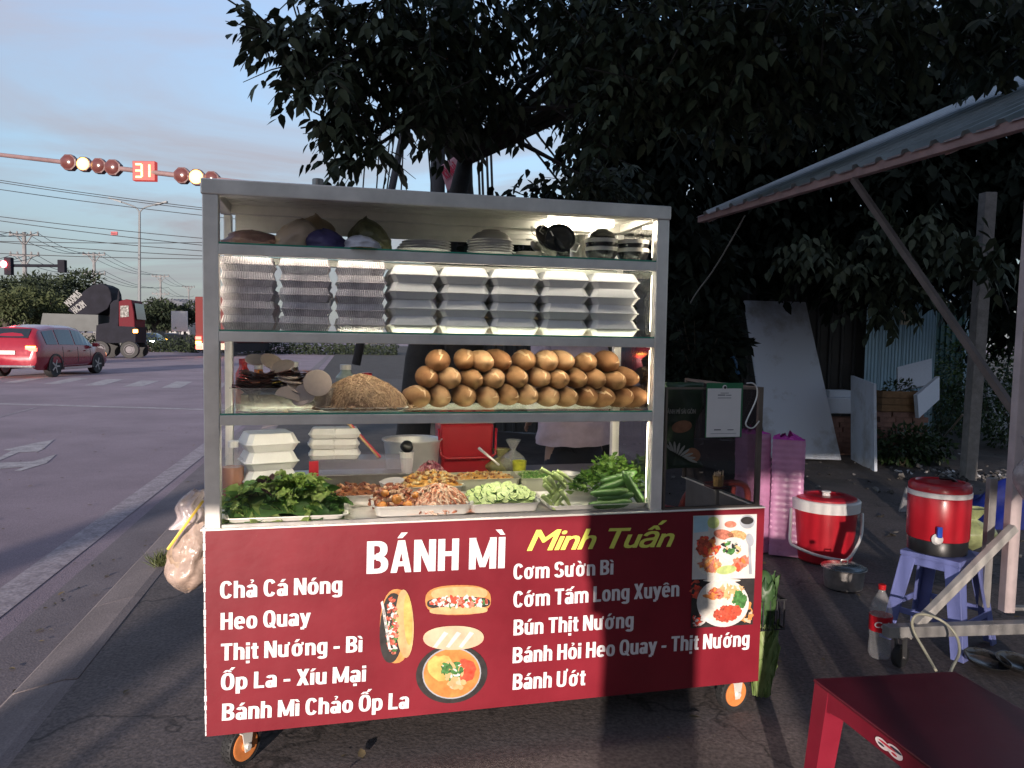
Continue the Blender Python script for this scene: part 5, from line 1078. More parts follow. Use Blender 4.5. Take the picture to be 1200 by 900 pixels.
sv = (bn + Vector((0, 0, rise))).normalized(); sv_len = 3.9
for k in range(5):
    o = corr(.985, sv_len, .197, .028, .0012, bd, sv, bd * (.98 * k - .02) - sv * .05 + Vector((0, 0, .033 + .0015 * (k % 2))), 1).build('roof_sheet', tin, aw)
for t_ in (.25, .6, .95): MB().bar(sv * sv_len * t_ + Vector((0, 0, 0)), sv * sv_len * t_ + end, .04, .04).build('purlin', rust, aw)
for s_ in (.06, 2.5, 5.1): MB().bar(bd * s_ + sv * .03 - Vector((0, 0, .028)), bd * s_ + sv * sv_len - Vector((0, 0, .028)), .035, .035).build('rafter', rust, aw)
# ---- rolling frame of the neighbouring stall
base = atz(1045, 778, 0); PX = Vector((2.32, 3.42, 0))
st = thing('rolling_stall_frame', 'grey steel tube stall frame on casters, standing under the awning', 'stall frame', (2.32, 3.42, 0))
a0 = aty(1037, 750, 3.25) - PX; a1 = aty(1200, 748, 3.42) - PX + Vector((.9, .02, 0)); zb = .16
a0.z = zb; a1.z = zb
MB().bar(a0, a1, .05, .05).build('base_tube', greyst, st, bevel=.003)
MB().bar((0.05, .12, zb), (1.2, .14, zb), .04, .04).build('base_tube', greyst, st, bevel=.003)
pt = Vector((0.02, .04, 2.40 - .0)); MB().bar((0, .03, zb + .026), (.02, .035, 2.36), .05, .05).build('post', mat('pale_pink_post', (.55, .45, .44), rough=.6, var=.2, scale=6, bump=.1), st, bevel=.003)
MB().bar((-.06, .10, zb + .022), (-.055, .10, .80), .036, .036).build('stub_post', greyst, st, bevel=.003)
d0 = aty(1062, 745, 3.28) - PX; d1 = aty(1188, 618, 3.40) - PX; MB().bar(d0, d1, .036, .036).build('diagonal_brace', mat('pale_square_tube', (.42, .40, .37), rough=.55, var=.2, scale=7, bump=.1), st, bevel=.003)
b0_ = aty(1000, 210, 4.55) - PX; b1_ = aty(1202, 502, 3.45) - PX; MB().bar(b0_, b1_, .032, .032).build('roof_brace', mat('brown_tube', (.13, .10, .09), rough=.6, var=.3, bump=.2), st, bevel=.002)
def small_caster(x, y, par, z1=.135):
    mb = MB(); mb.lathe([(.020, -.014), (.045, -.014), (.05, -.008), (.05, .008), (.045, .014), (.020, .014)], 24, (0, 0, .05), 'y'); o = mb.build('caster', black, par, smooth='auto', loc=(x, y, 0), rot=(0, 0, .5))
    f_ = MB(); f_.bb((-.014, -.022, .045), (.014, -.018, z1)); f_.bb((-.014, .018, .045), (.014, .022, z1)); f_.bb((-.03, -.024, z1), (.03, .024, z1 + .004)); f_.lathe([(.007, -.026), (.007, .026)], 10, (0, 0, .05), 'y'); f_.build('fork', steel_d, o)
small_caster(a0.x + .07, a0.y + .0, st); small_caster(1.1, .0, st)
# looped hose on the frame
hz_ = [aty(x, y, Y) for x, y, Y in ((1097, 786, 3.05), (1085, 765, 3.15), (1072, 742, 3.2), (1069, 728, 3.2), (1076, 720, 3.2), (1092, 722, 3.2), (1110, 732, 3.18), (1122, 748, 3.15), (1124, 765, 3.1), (1116, 782, 3.0), (1113, 790, 2.95))]
def smooth_path(P, n=5):
    sm = []
    for i in range(len(P) - 1):
        for k in range(n):
            t_ = k / n; q0, q1, q2, q3 = P[max(i - 1, 0)], P[i], P[i + 1], P[min(i + 2, len(P) - 1)]
            sm.append(.5 * ((2 * q1) + (q2 - q0) * t_ + (2 * q0 - 5 * q1 + 4 * q2 - q3) * t_ ** 2 + (3 * q1 - q0 - 3 * q2 + q3) * t_ ** 3))
    return sm + [P[-1].copy()]
def wpath(name, P, r, m_, lb, cat, seg=8, group=None, smoothit=True):
    P = smooth_path(P) if smoothit else P; b = P[0].copy(); return tag(MB().tube([p - b for p in P], r, seg).build(name, m_, None, smooth=True, loc=b), lb, cat, group)
wpath('gas_hose', hz_, .006, mat('grey_green_hose', (.34, .33, .25), rough=.45, var=.1), 'looped pale hose hanging over the base tube of the stall frame', 'hose')
# plastic bag on the post
hb_ = aty(1197, 590, 3.3)
def wsack(x, y, z, r, h_, m_, lb, seed, yaw=0, name='plastic_bag'):
    o = sack(0, 0, 0, r, h_, m_, lb, seed); o.location = (x, y, z); o.rotation_euler = (0, 0, yaw); return o
bag_clear = mat('pinkish_clear_bag', (.50, .42, .42), rough=.25, var=.25, scale=20, alpha=.75, bump=.6, bscale=20, spec=.8)
wsack(hb_.x + .02, hb_.y, hb_.z, .06, .30, bag_clear, 'crumpled clear plastic bag hanging on the pinkish stall post', 21)
# ---- round red cooler with white lid band
P = atz(965, 655, 0); ck_ = thing('drink_cooler', 'round red cooler with a white band and white carrying handle, on the ground', 'cooler', P)
R_ = .200; HH = .40
MB().lathe([(R_ * .80, 0), (R_ * .86, .012), (R_ * .88, .05), (R_ * .97, .32), (R_ * .97, .335)], 44).build('body', redp, ck_, smooth='auto')
MB().lathe([(R_ * .975, .3355), (R_ * 1.05, .338), (R_ * 1.065, .40), (R_ * 1.03, .408), (R_ * .95, .409)], 44).build('band', whitep, ck_, smooth='auto')
MB().lathe([(R_ * .949, .405), (R_ * .93, .418), (R_ * .80, .428), (R_ * .60, .430), (R_ * .56, .424), (R_ * .1, .424)], 44).build('lid', redp, ck_, smooth='auto')
MB().lathe([(.026, .4245), (.022, .44), (.030, .447), (.026, .453)], 20).build('lid_knob', whitep, ck_, smooth='auto')
hp_ = []
for k in range(21): a = -pi * k / 20; hp_.append(Vector((R_ * 1.09 * cos(a), -.06 + .12 * sin(a) , .325 + (.0 + .20) * sin(a))))
hp_ = [Vector((-R_ * 1.08, -.03, .33)), Vector((-R_ * 1.12, -.10, .22)), Vector((-R_ * 1.13, -.14, .135)), Vector((-R_ * .98, -.19, .115)), Vector((-R_ * .4, -.235, .085)), Vector((R_ * .3, -.235, .065)), Vector((R_ * .55, -.225, .075)), Vector((R_ * .78, -.19, .13)), Vector((R_ * 1.0, -.12, .21)), Vector((R_ * 1.09, -.03, .325))]
MB().tube(smooth_path(hp_), .0095, 10).build('handle', whitep, ck_, smooth=True)
ck_.rotation_euler = (0, 0, -.25)
# ---- aluminium pot
P = atz(988, 688, 0); al = mat('worn_aluminium', (.50, .48, .46), rough=.35, metal=.9, var=.3, scale=15, bump=.1)
pt_ = thing('aluminium_pot', 'small dented aluminium pot with lid on the ground beside the round cooler', 'pot', P)
MB().lathe([(.095, 0), (.105, .006), (.112, .09), (.114, .112), (.125, .116), (.126, .119), (.112, .119), (.108, .1)], 40).build('body', al, pt_, smooth='auto'); MB().lathe([(.123, .1195), (.124, .124), (.108, .128), (.09, .137), (.03, .145), (.001, .147)], 40).build('lid', mat('pot_lid', (.55, .53, .51), rough=.25, metal=1., var=.2), pt_, smooth='auto')
MB().tube([(-.02, 0, .143), (-.018, 0, .162), (.018, 0, .162), (.02, 0, .143)], .005, 8).build('lid_handle', al, pt_, smooth=True)
# ---- cola bottle
P = atz(1030, 769, 0); bt = thing('cola_bottle', 'clear soda bottle with a red cap and red label, nearly empty', 'bottle', P)
petm = mat('clear_pet', (.65, .65, .65), rough=.06, var=.1, alpha=.22, spec=1., bump=.15, bscale=14)
MB().lathe([(.030, .006), (.040, .0), (.0475, .014), (.048, .06), (.045, .085), (.047, .11), (.048, .20), (.046, .22), (.034, .262), (.018, .295), (.0135, .305), (.0135, .322)], 32).build('bottle_body', petm, bt, smooth='auto')
MB().lathe([(.0160, .311), (.0165, .332), (.014, .334)], 20).build('cap', mat('cap_red', (.55, .015, .02), rough=.35), bt, smooth='auto')
lbm = MB().lathe([(.0492, .125), (.0492, .195)], 32, cap=False).build('label_band', mat('label_red', (.45, .01, .02), rough=.35), bt, smooth=True)
lt = text('label_lettering', 'Cola', (0, 0, .075, .030), vwhite, bt, bold=.0012, shear=.35); lt.location = (0, 0, 0)
for v in lt.data.vertices:
    a = (v.co.x - .045) / .0498 - radians(100) + .12; k = .0500 - v.co.y; v.co = Vector((k * cos(a), k * sin(a), v.co.z + .147))
# ---- stools and water cooler
def stool_mb(wt, wb, h_, lw=.055):
    parts = []
    top = MB(); top.box((0, 0, h_ - .012), (wt, wt, .024)); top.bb((-wt / 2 + .004, -wt / 2 + .004, h_ - .06), (wt / 2 - .004, -wt / 2 + .012, h_ - .022)); top.bb((-wt / 2 + .004, wt / 2 - .012, h_ - .06), (wt / 2 - .004, wt / 2 - .004, h_ - .022))
    top.bb((-wt / 2 + .004, -wt / 2 + .012, h_ - .06), (-wt / 2 + .012, wt / 2 - .012, h_ - .022)); top.bb((wt / 2 - .012, -wt / 2 + .012, h_ - .06), (wt / 2 - .004, wt / 2 - .012, h_ - .022))
    legs = []
    for sx_, sy_ in ((-1, -1), (1, -1), (1, 1), (-1, 1)):
        mb = MB(); t0, t1 = wt / 2 - .002, wb / 2; z1 = h_ - .03
        for ax in (0, 1):
            def P(a, k, z): # a: outer(0) / inner(1) along the side; k: face in/out
                t_ = z / z1; e = t1 + (t0 - t1) * t_; off = a * (lw * (1 + .25 * t_)); f = e - k * .010
                return (sx_ * (e - off), sy_ * f, z) if ax == 0 else (sx_ * f, sy_ * (e - off), z)
            V8 = [P(0, 0, 0), P(1, 0, 0), P(1, 1, 0), P(0, 1, 0), P(0, 0, z1), P(1, 0, z1), P(1, 1, z1), P(0, 1, z1)]
            if (sx_ * sy_ > 0) ^ (ax == 1): V8 = [V8[i] for i in (0, 3, 2, 1, 4, 7, 6, 5)]
            if ax == 1: V8 = [(v[0] - sx_ * .0008, v[1] - sy_ * .0008, v[2]) for v in V8]
            mb.hexa(V8)
        legs.append(mb)
    return top, legs
def stool(P, rz, wt, wb, h_, m_, lb, rung=None, name='plastic_stool', cat='stool', bev=.004):
    t = thing(name, lb, cat, P, rz); top, legs = stool_mb(wt, wb, h_); top.build('seat' if cat == 'stool' else 'table_top', m_, t, bevel=bev)
    for l in legs: l.build('leg', m_, t, bevel=.002)
    if rung:
        e = (wb + (wt - wb) * rung / h_) / 2 - .006
        for sg_ in (-1, 1): MB().bb((-e + .06, sg_ * e - .004, rung), (e - .06, sg_ * e + .004, rung + .028)).build('rung', m_, t, bevel=.002); MB().bb((sg_ * e - .004, -e + .06, rung), (sg_ * e + .004, e - .06, rung + .028)).build('rung', m_, t, bevel=.002)
    return t
bluep = mat('violet_blue_plastic', (.17, .20, .46), rough=.45, var=.15, scale=6, bump=.08, bscale=40)
SP = Vector((2.07, 3.56, 0)); stool(SP, radians(38), .27, .38, .435, bluep, 'violet blue plastic stool carrying the red water cooler', rung=.14)
wc_ = thing('water_cooler', 'red drink dispenser with white band, black base and blue tap, on the blue stool', 'water cooler', (SP.x - .02, SP.y + .01, .4355), -.1)
MB().lathe([(.115, 0), (.128, .004), (.130, .065), (.128, .068)], 40).build('base', blackp, wc_, smooth='auto'); MB().lathe([(.131, .0685), (.134, .075), (.136, .265), (.134, .27)], 40).build('body', redp, wc_, smooth='auto')
MB().lathe([(.1345, .2705), (.138, .273), (.138, .294), (.1345, .296)], 40).build('band', whitep, wc_, smooth='auto'); MB().lathe([(.135, .2965), (.135, .322), (.126, .334), (.105, .338), (.1, .332), (.01, .332)], 40).build('lid', redp, wc_, smooth='auto')
MB().tube([(.125, .03, .2), (.15, .04, .215), (.155, .045, .25), (.13, .04, .30), (.06, .02, .345), (.0, 0, .352)], .009, 8).build('handle', blackp, wc_, smooth=True)
tp = MB().lathe([(.024, 0), (.027, .004), (.018, .018), (.011, .02)], 24, (0, 0, 0), 'y', M=Matrix.Rotation(pi, 3, 'Z')).build('tap', whitep, wc_, smooth='auto', loc=(-.055, -.122, .085)); MB().bb((-.011, -.03, .012), (.011, -.012, .062)).build('tap_lever', mat('blue_tap', (.02, .08, .5), rough=.35), tp, bevel=.004)
for k in range(3): pass
# ---- dark red table in the foreground
t1, t2, t3 = Vector((.855, 2.15, 0)), Vector((1.275, 2.20, 0)), 0
TH_ = .48; c1 = atz(953, 795, TH_); c2 = atz(1110, 787, TH_); c3 = atz(1200, 850, TH_); c4 = atz(1092, 900, TH_)
e1 = (c2 - c1); e2 = (c4 - c1).normalized()
TW, TL = .44, .60; ex = e1.normalized(); ctr = c1 + ex * TW / 2 + Vector((e2.x, e2.y, 0)).normalized() * TL / 2
yaw = math.atan2(ex.y, ex.x)
tt = thing('plastic_table', 'low dark red plastic table in the right foreground', 'table', (ctr.x, ctr.y, 0), yaw)
ey = Vector((-ex.y, ex.x, 0)); skew = Vector((e2.x, e2.y, 0)).normalized()
def TQ(a, b, z): p = ex * (a * TW / 2) - skew * (b * TL / 2); return (p.dot(ex), p.dot(ey), z)
tm = mat('maroon_table_top', (.07, .002, .010), rough=.42, var=.12, scale=5, bump=.04, bscale=30); ts = mat('maroon_table_side', (.15, .005, .017), rough=.45, var=.15, scale=8, bump=.05)
MB().hexa([TQ(-1, -1, TH_ - .010), TQ(1, -1, TH_ - .010), TQ(1, 1, TH_ - .010), TQ(-1, 1, TH_ - .010), TQ(-1, -1, TH_), TQ(1, -1, TH_), TQ(1, 1, TH_), TQ(-1, 1, TH_)]).build('table_top', tm, tt, bevel=.003)
for a, b, c, d in ((-1, -1, 1, -1), (1, -1, 1, 1), (1, 1, -1, 1), (-1, 1, -1, -1)):
    k = .985; p0_, p1_ = Vector(TQ(a * k, b * k, 0)), Vector(TQ(c * k, d * k, 0)); i0, i1 = Vector(TQ(a * .95, b * .95, 0)), Vector(TQ(c * .95, d * .95, 0)); mb = MB()
    n_ = 10
    for i in range(n_):
        f0, f1 = i / n_, (i + 1) / n_; z0_, z1_ = TH_ - .055 - .05 * max(0, abs(2 * f0 - 1) - .75) / .25, TH_ - .055 - .05 * max(0, abs(2 * f1 - 1) - .75) / .25
        A, B = p0_.lerp(p1_, f0), p0_.lerp(p1_, f1); Ai, Bi = i0.lerp(i1, f0), i0.lerp(i1, f1)
        q = [(A.x, A.y, z0_), (B.x, B.y, z1_), (Bi.x, Bi.y, z1_), (Ai.x, Ai.y, z0_), (A.x, A.y, TH_ - .0105), (B.x, B.y, TH_ - .0105), (Bi.x, Bi.y, TH_ - .0105), (Ai.x, Ai.y, TH_ - .0105)]
        mb.hexa(q)
    mb.build('apron', ts, tt)
for a, b in ((-1, -1), (1, -1), (1, 1), (-1, 1)):
    mb = MB(); q = []
    for k_, z, s_, th_ in ((1.10, 0, 1.07, .045), (.988, TH_ - .0105, .988, .062)):
        o_ = Vector(TQ(a * k_, b * s_, 0)); lx = Vector((-a * th_, 0, 0)); ly = -Vector(TQ(0, b, 0)).normalized() * th_
        r4 = [o_, o_ + lx, o_ + lx + ly, o_ + ly]
        if (lx.x * ly.y - lx.y * ly.x) < 0: r4 = [r4[0], r4[3], r4[2], r4[1]]
        q += [(v.x, v.y, z) for v in r4]
    mb.hexa(q)
    mb.build('leg', ts, tt)
# sticker with torn picture on the side
sA, sB = Vector(TQ(-.992, -.15, 0)), Vector(TQ(-.992, .12, 0)); sv_ = (sB - sA); nn_ = Vector((-1, 0, 0)); mb = MB(); mi_ = 0
P0s = [Vector(TQ(-.988, -1 + 2 * f, 0)) for f in (.40, .57)]
sd0 = (P0s[1] - P0s[0]); off_ = Vector((-.0015, 0, 0)); sc = mat('sticker_white', (.7, .62, .6), var=.15, scale=60); sr = mat('sticker_red', (.5, .03, .05), var=.2); sk = mat('sticker_black', (.03, .03, .05))
def se(cx, cy, rx, ry, lyr, mi): mb.add([tuple(P0s[0] + sd0 * (cx + rx * cos(2 * pi * k / 20)) + off_ * (1 + .3 * lyr) + Vector((0, 0, TH_ - .030 + cy + ry * sin(2 * pi * k / 20)))) for k in range(20)], [tuple(range(20))], mi)
se(.3, .0, .28, .014, 0, 0); se(.72, -.003, .25, .012, .2, 0); se(.25, .006, .2, .004, 1, 2); se(.55, .002, .3, .003, 1.2, 1); se(.75, -.006, .12, .003, 1.2, 2); se(.3, -.006, .1, .003, 1.4, 1)
mb.build('sticker', [sc, sr, sk], tt)
# ---- pans on the ground under the frame
for k, (x, y, r, lb) in enumerate([(1155, 783, .095, 'black frying pan on the ground under the stall frame'), (1192, 787, .09, 'second black pan half cut by the right edge of the picture')]):
    P = atz(x, y, 0); o = bowl_mb(r, .035).build('frying_pan', mat('oily_pan', (.02, .02, .02), rough=.18, var=.3, spec=.8), smooth='auto', loc=P, rot=(.12, .08, 0)); o.location.z = .012; tag(o, lb, 'pan')
# ---- pink wrapped packs of foam boxes
pinkb = mat('pink_plastic_film', (.68, .34, .56), rough=.3, var=.15, scale=10, bump=.25, bscale=30, sub=.0); pinkh = mat('magenta_plastic_film', (.60, .06, .42), rough=.25, var=.2, bump=.4, bscale=20); pinkl = mat('pinkish_foam', (.66, .34, .52), rough=.5, var=.06)
def pack(P, rz, w_, d_, h_, n, lb, tiltx=0):
    t = thing('wrapped_foam_pack', lb, 'wrapped boxes', P, rot=(tiltx, 0, rz), group='pink wrapped stacks of foam boxes')
    dz = h_ / n
    lm = None
    for k in range(n):
        if lm is None:
            mb = MB(); mb.box((0, 0, dz * .26), (w_ * .94, d_ * .94, dz * .46), taper=(1.06, 1.06)); mb.box((0, 0, dz * .75), (w_, d_, dz * .46), taper=(.94, .94)); o = mb.build('foam_layer', pinkl, t); lm = o.data
        else: o = bpy.data.objects.new('foam_layer', lm); COL.objects.link(o); o.parent = t
        o.location = (rnd(-.003, .003), rnd(-.003, .003), dz * k + .004)
    mb = MB()
    def fn(i, j):
        a = 2 * pi * i; c_, s_ = cos(a), sin(a); k_ = 1 / max(abs(c_), abs(s_)); k_ = min(k_, 1.36); tz = j
        f = 1.03 + .012 * sin(j * n * 2 * pi) + .03 * noise.noise(Vector((c_ * 3, s_ * 3, j * 6)))
        return (c_ * k_ * w_ / 2 * f, s_ * k_ * d_ / 2 * f, .002 + tz * (h_ + .01))
    mb.grid(fn, 48, n * 4); mb.build('film', mat('pink_clear_film', (.74, .36, .60), rough=.28, var=.2, alpha=.62, bump=.2, bscale=25), t, smooth=True)
    mb = MB()
    def fn2(i, j):
        a = 2 * pi * i; c_, s_ = cos(a), sin(a); k_ = min(1 / max(abs(c_), abs(s_)), 1.36) * (1 - .6 * j ** 1.5) * (1.02); fo = 1 + .35 * noise.noise(Vector((c_ * 2.5, s_ * 2.5, j * 3 + h_))) * j
        return (c_ * k_ * w_ / 2 * fo - .02 * j, s_ * k_ * d_ / 2 * fo, h_ + .008 + .028 * j * (1 + 1.6 * noise.noise(Vector((c_ * 3, s_ * 3, 7)))))
    mb.grid(fn2, 48, 8); mb.build('gathered_top', pinkh, t, smooth=True)
P = atz(921, 651, 0); pack((P.x + .01, P.y + .05, 0), -.35, .20, .20, .76, 19, 'right tall stack of foam boxes wrapped in pink film behind the cart', -.06)
pack((P.x - .19, P.y + .12, 0), .2, .17, .18, .79, 19, 'left stack of foam boxes wrapped in pink film, partly hidden by the cart', -.05)
# ---- behind the right end of the cart: gas cylinder, basket with cabbages, black ladle pan
o = MB().lathe([(.075, 0), (.08, .01), (.082, .45), (.07, .52), (.03, .55), (.022, .56), (.022, .62), (.03, .63)], 32); P = cw(2.045, .42, 0); g_ = tag(o.build('gas_cylinder', mat('cream_cylinder', (.46, .43, .36), rough=.4, var=.15, scale=6), smooth='auto', loc=P), 'cream gas cylinder standing behind the right end of the cart', 'gas cylinder')
bk = thing('wire_basket', 'black wire basket hanging on the right end of the cart', 'basket', cw(1.985, .13, .30), CTH)
MB().tube([(0, -.08, 0), (.13, -.08, 0), (.13, .12, 0), (0, .12, 0)], .004, 6, closed=True).build('rim', blackp, bk); MB().tube([(0.01, -.07, .115), (.13, -.08, .115), (.135, .12, .115), (0.01, .12, .115)], .006, 6, closed=True).build('rim', blackp, bk)
for k in range(7): MB().tube([(.13, -.075 + k * .032, 0), (.13, -.078 + k * .033, .115)], .0022, 5).build('wire', blackp, bk)
for k in range(5): MB().tube([(k * .03 + .005, -.08, .115), (k * .03 + .005, -.08, 0), (k * .03 + .005, .12, 0)], .0022, 5).build('wire', blackp, bk)
cab_m = leafmat('cabbage_leaf', (.16, .26, .07), (.36, .46, .18), .45, .3); cabd = leafmat('dark_cabbage_leaf', (.03, .08, .03), (.08, .15, .05), .45, .2)
for k, (u_, z_, hgt, mm_, lb) in enumerate([(2.055, .02, .33, cab_m, 'pale green cabbage standing below the basket, right of the cart'), (2.05, .305, .22, cabd, 'dark green cabbage in the wire basket')]):
    q = thing('cabbage', lb, 'cabbage', cw(u_ + .0, .10, z_ + .0), CTH)
    MB().blob((0, 0, hgt * .5), (.045, .05, hgt * .5), .1, 14, 10).build('heart', mm_, q, smooth=True)
    for i in range(14):
        a = i * 2.4; L_ = hgt * rnd(.75, 1.02); me = big_leaf(L_, .045, .0, .35, i * 2.1 + k).mesh('leaf', mm_, smooth=True); o = bpy.data.objects.new('leaf', me); COL.objects.link(o); o.parent = q
        o.location = (.035 * cos(a), .035 * sin(a), .0); o.rotation_euler = Euler((pi / 2 - rnd(.02, .16), 0, 0)).to_matrix().to_euler() if False else (Matrix.Rotation(a - pi / 2, 3, 'Z') @ Matrix.Rotation(pi / 2 - rnd(.0, .12), 3, 'X')).to_euler()
P = fr(893, 612, .2); o = MB().lathe([(.005, 0), (.04, .025), (.062, .06), (.058, .06), (.038, .028), (.004, .006)], 24); at_cart(tag(o.build('black_funnel', blackp, smooth='auto'), 'black plastic funnel on the right end of the cart behind the glass', 'funnel'), 2.01, .20, .68)
MB().bb((-.03, -.01, .0), (.0, .01, .01))
# ---- plastic bag on the left side of the cart
trs = mat('translucent_rubbish_bag', (.50, .38, .32), rough=.22, var=.35, scale=18, alpha=.62, bump=.9, bscale=30, spec=.9)
lb_ = thing('rubbish_bag', 'full translucent plastic bag hung on the left end of the cart', 'plastic bag', cw(-.068, .12, .565), CTH); lb_.scale = (1.1, 1.1, .80)
mb = MB()
def fn(i, j):
    a = 2 * pi * i; t_ = j; k = sin(min(1, t_ * 2.4 + .08) * pi / 2) if t_ < .42 else 1 - .55 * ((t_ - .42) / .58) ** 1.3; f = 1 + .22 * noise.noise(Vector((cos(a) * 2, sin(a) * 2, t_ * 3))) + .20 * noise.noise(Vector((cos(a) * 7, sin(a) * 7, t_ * 5)))
    return (-.005 + cos(a) * .075 * k * f + .045 * t_ * (1 - .3 * t_) , sin(a) * .10 * k * f, t_ * .30 + .02 * noise.noise(Vector((cos(a) * 2, sin(a) * 2, 4))) * t_)
mb.grid(fn, 48, 30); mb.build('bag_body', trs, lb_, smooth=True)
mb = MB()
def fn(i, j): 
    a = 2 * pi * i; k = .040 * (1 - .45 * j) * (1 + .5 * noise.noise(Vector((cos(a) * 2, sin(a) * 2, j * 3 + 5)))); return (-.01 + cos(a) * k * 1.1 + .035 * j + .01 * sin(j * 7), sin(a) * k * .8, .27 + .15 * j + .012 * noise.noise(Vector((cos(a) * 2, sin(a) * 2, 1))))
mb.grid(fn, 36, 14); mb.build('bag_handle', bag_clear, lb_, smooth=True)
MB().blob((0, 0, .13), (.058, .075, .11), .3, 14, 10).build('rubbish', mat('rubbish_inside', (.32, .22, .15), var=.5, scale=25), lb_, smooth=True)
o = MB().bar((0, 0, 0), (.105, .01, .15), .016, .008).build('yellow_ruler', mat('yellow_plastic', (.75, .50, .06), rough=.3, var=.05), None, bevel=.002); at_cart(o, -.11, .03, .76); tag(o, 'thin yellow strip sticking out of the translucent bag', 'strip'); o.location = cw(-.115, .03, .735)
# ---- grass tuft by the kerb
P = atz(190, 662, 0); n = 260; ang_ = np.random.uniform(0, 6.28, n); ti = np.random.uniform(.05, .9, n); Dv = np.stack([np.cos(ang_) * ti, np.sin(ang_) * ti, 1 - ti * .7], 1); Pv = np.stack([np.random.normal(0, .022, n), np.random.normal(0, .022, n), np.zeros(n)], 1)
GL = np.array([(-.5, 0, 0), (.5, 0, 0), (.35, .6, .04), (0, 1, -.12), (-.35, .6, .04)], float)
gm_ = leafmat('grass_blade', (.06, .09, .025), (.22, .24, .10), .6, .3)
o = bpy.data.objects.new('grass_tuft', leaf_mesh('grass_tuft', Pv, Dv, np.random.normal(size=(n, 3)), np.random.uniform(.05, .12, n), gm_, width=.05, tmpl=GL, faces=[(0, 1, 2), (0, 2, 4), (4, 2, 3)])); COL.objects.link(o); o.location = P; tag(o, 'tuft of grass growing between the kerb and the pavement', 'grass', kind='stuff')
# ---- walls, boards and clutter at the back
tin_g = mat('dark_grey_tin', (.060, .062, .062), rough=.55, metal=.3, var=.3, scale=2.5, bump=.1); tin_b = mat('light_blue_tin', (.30, .46, .56), rough=.45, metal=.15, var=.10, scale=3, bump=.05); tin_t = mat('dark_teal_tin', (.03, .10, .10), rough=.5, metal=.2, var=.2, scale=3)
def wall(name, lb, a, b, h_, n, m_, pitch, amp, cat='fence', z0=0.0, nm='metal_sheet'):
    a = Vector((a[0], a[1], z0)); b = Vector((b[0], b[1], z0)); t = thing(name, lb, cat, a); du = (b - a).normalized(); Ls = (b - a).length / n
    for k in range(n): corr(Ls + pitch * 1.02, h_ + rnd(-.03, .03), pitch, amp, .001, du, Vector((0, 0, 1)), du * (Ls * k) + Vector((-du.y, du.x, 0)) * (.0016 * (k % 2)), 2).build(nm, m_, t)
    return t
wA = aty(700, 530, 11.); wB = aty(1012, 530, 10.6)
wall('tin_fence', 'dark grey corrugated metal fence behind the leaning white board', (-1.35, 11.6), (wB.x, wB.y), 3.3, 8, tin_g, .16, .035)
wC = aty(1010, 500, 10.4); wD = aty(1089, 500, 11.2)
wl = wall('tin_shed', 'light blue corrugated metal wall half hidden by leaves', (wC.x, wC.y), (wD.x, wD.y), 2.42, 2, tin_b, .076, .014, cat='shed')
for k in range(3): 
    mb = MB(); mb.bb((0, 0, 0), (.34, .02, .075)); o = mb.build('vent_slat', mat('cream_slat', (.55, .48, .36), var=.1), wl, bevel=.003); p = aty(1058, 367 + 7 * k, 10.9) - Vector((wC.x, wC.y, 0)); o.location = (p.x - .12, p.y - .16, p.z); o.rotation_euler = (.3, 0, math.atan2(wD.y - wC.y, wD.x - wC.x))
wE = aty(1091, 500, 12.6); wF = aty(1128, 500, 12.8)
gsh = wall('green_shed', 'dark teal metal shed with a small sloping roof', (wE.x, wE.y), (wF.x, wF.y), 2.12, 1, tin_t, .12, .02, cat='shed')
o = corr(1.1, .9, .12, .02, .001, Vector((1, 0, 0)), Vector((0, -.93, -.36)), Vector((-.25, .45, 2.45)), 1).build('roof_sheet', tin, gsh); MB().bar(((wF.x - wE.x), (wF.y - wE.y), 0), ((wF.x - wE.x), (wF.y - wE.y), 2.1), .12, .06).build('corner_post', tin_b, gsh)
# white boards
wb_m = mat('dirty_white_laminate', (.50, .53, .56), rough=.5, col2=(.62, .66, .72), scale=3, bump=.05); 
def dirty(name, white, dirt, sc=1.6, p0=.38, p1=.62, loc=(0, 0, 0)):
    M = mat(name, white, rough=.5, var=.03); t = M.node_tree; b = t.nodes['Principled BSDF']; L = t.links.new
    n = t.nodes.new('ShaderNodeTexNoise'); n.inputs['Scale'].default_value = sc; n.inputs['Detail'].default_value = 8; n.inputs['Roughness'].default_value = .65
    tcn = t.nodes.new('ShaderNodeTexCoord'); mp_ = t.nodes.new('ShaderNodeMapping'); mp_.inputs['Location'].default_value = loc; L(tcn.outputs['Object'], mp_.inputs[0]); L(mp_.outputs[0], n.inputs['Vector'])
    r = t.nodes.new('ShaderNodeValToRGB'); r.color_ramp.elements[0].position = p0; r.color_ramp.elements[1].position = p1; r.color_ramp.elements[0].color = (*dirt, 1); r.color_ramp.elements[1].color = (*white, 1)
    L(n.outputs[0], r.inputs[0]); L(r.outputs[0], b.inputs['Base Color']); return M
wb_m = dirty('dirty_white_board', (.60, .66, .74), (.28, .27, .25), 1.3, .36, .52, (3.1, 0, 1.2))
def board(px, Yb, Yt, lb, name='board', m_=wb_m, th_=.025, cat='board', zmin=.0, group=None, Ys=None):
    P = [aty(x, y, (Ys[i] if Ys else (Yb if i in (2, 3) else Yt))) for i, (x, y) in enumerate(px)]; b = P[3].copy(); dn = (P[1] - P[0]).cross(P[3] - P[0]).normalized()
    if dn.y < 0: dn = -dn
    q = [p - b for p in P]; mb = MB(); mb.hexa([q[3], q[2], q[2] + dn * th_, q[3] + dn * th_, q[0], q[1], q[1] + dn * th_, q[0] + dn * th_])
    o = mb.build(name, m_, None, loc=b); return tag(o, lb, cat, group)
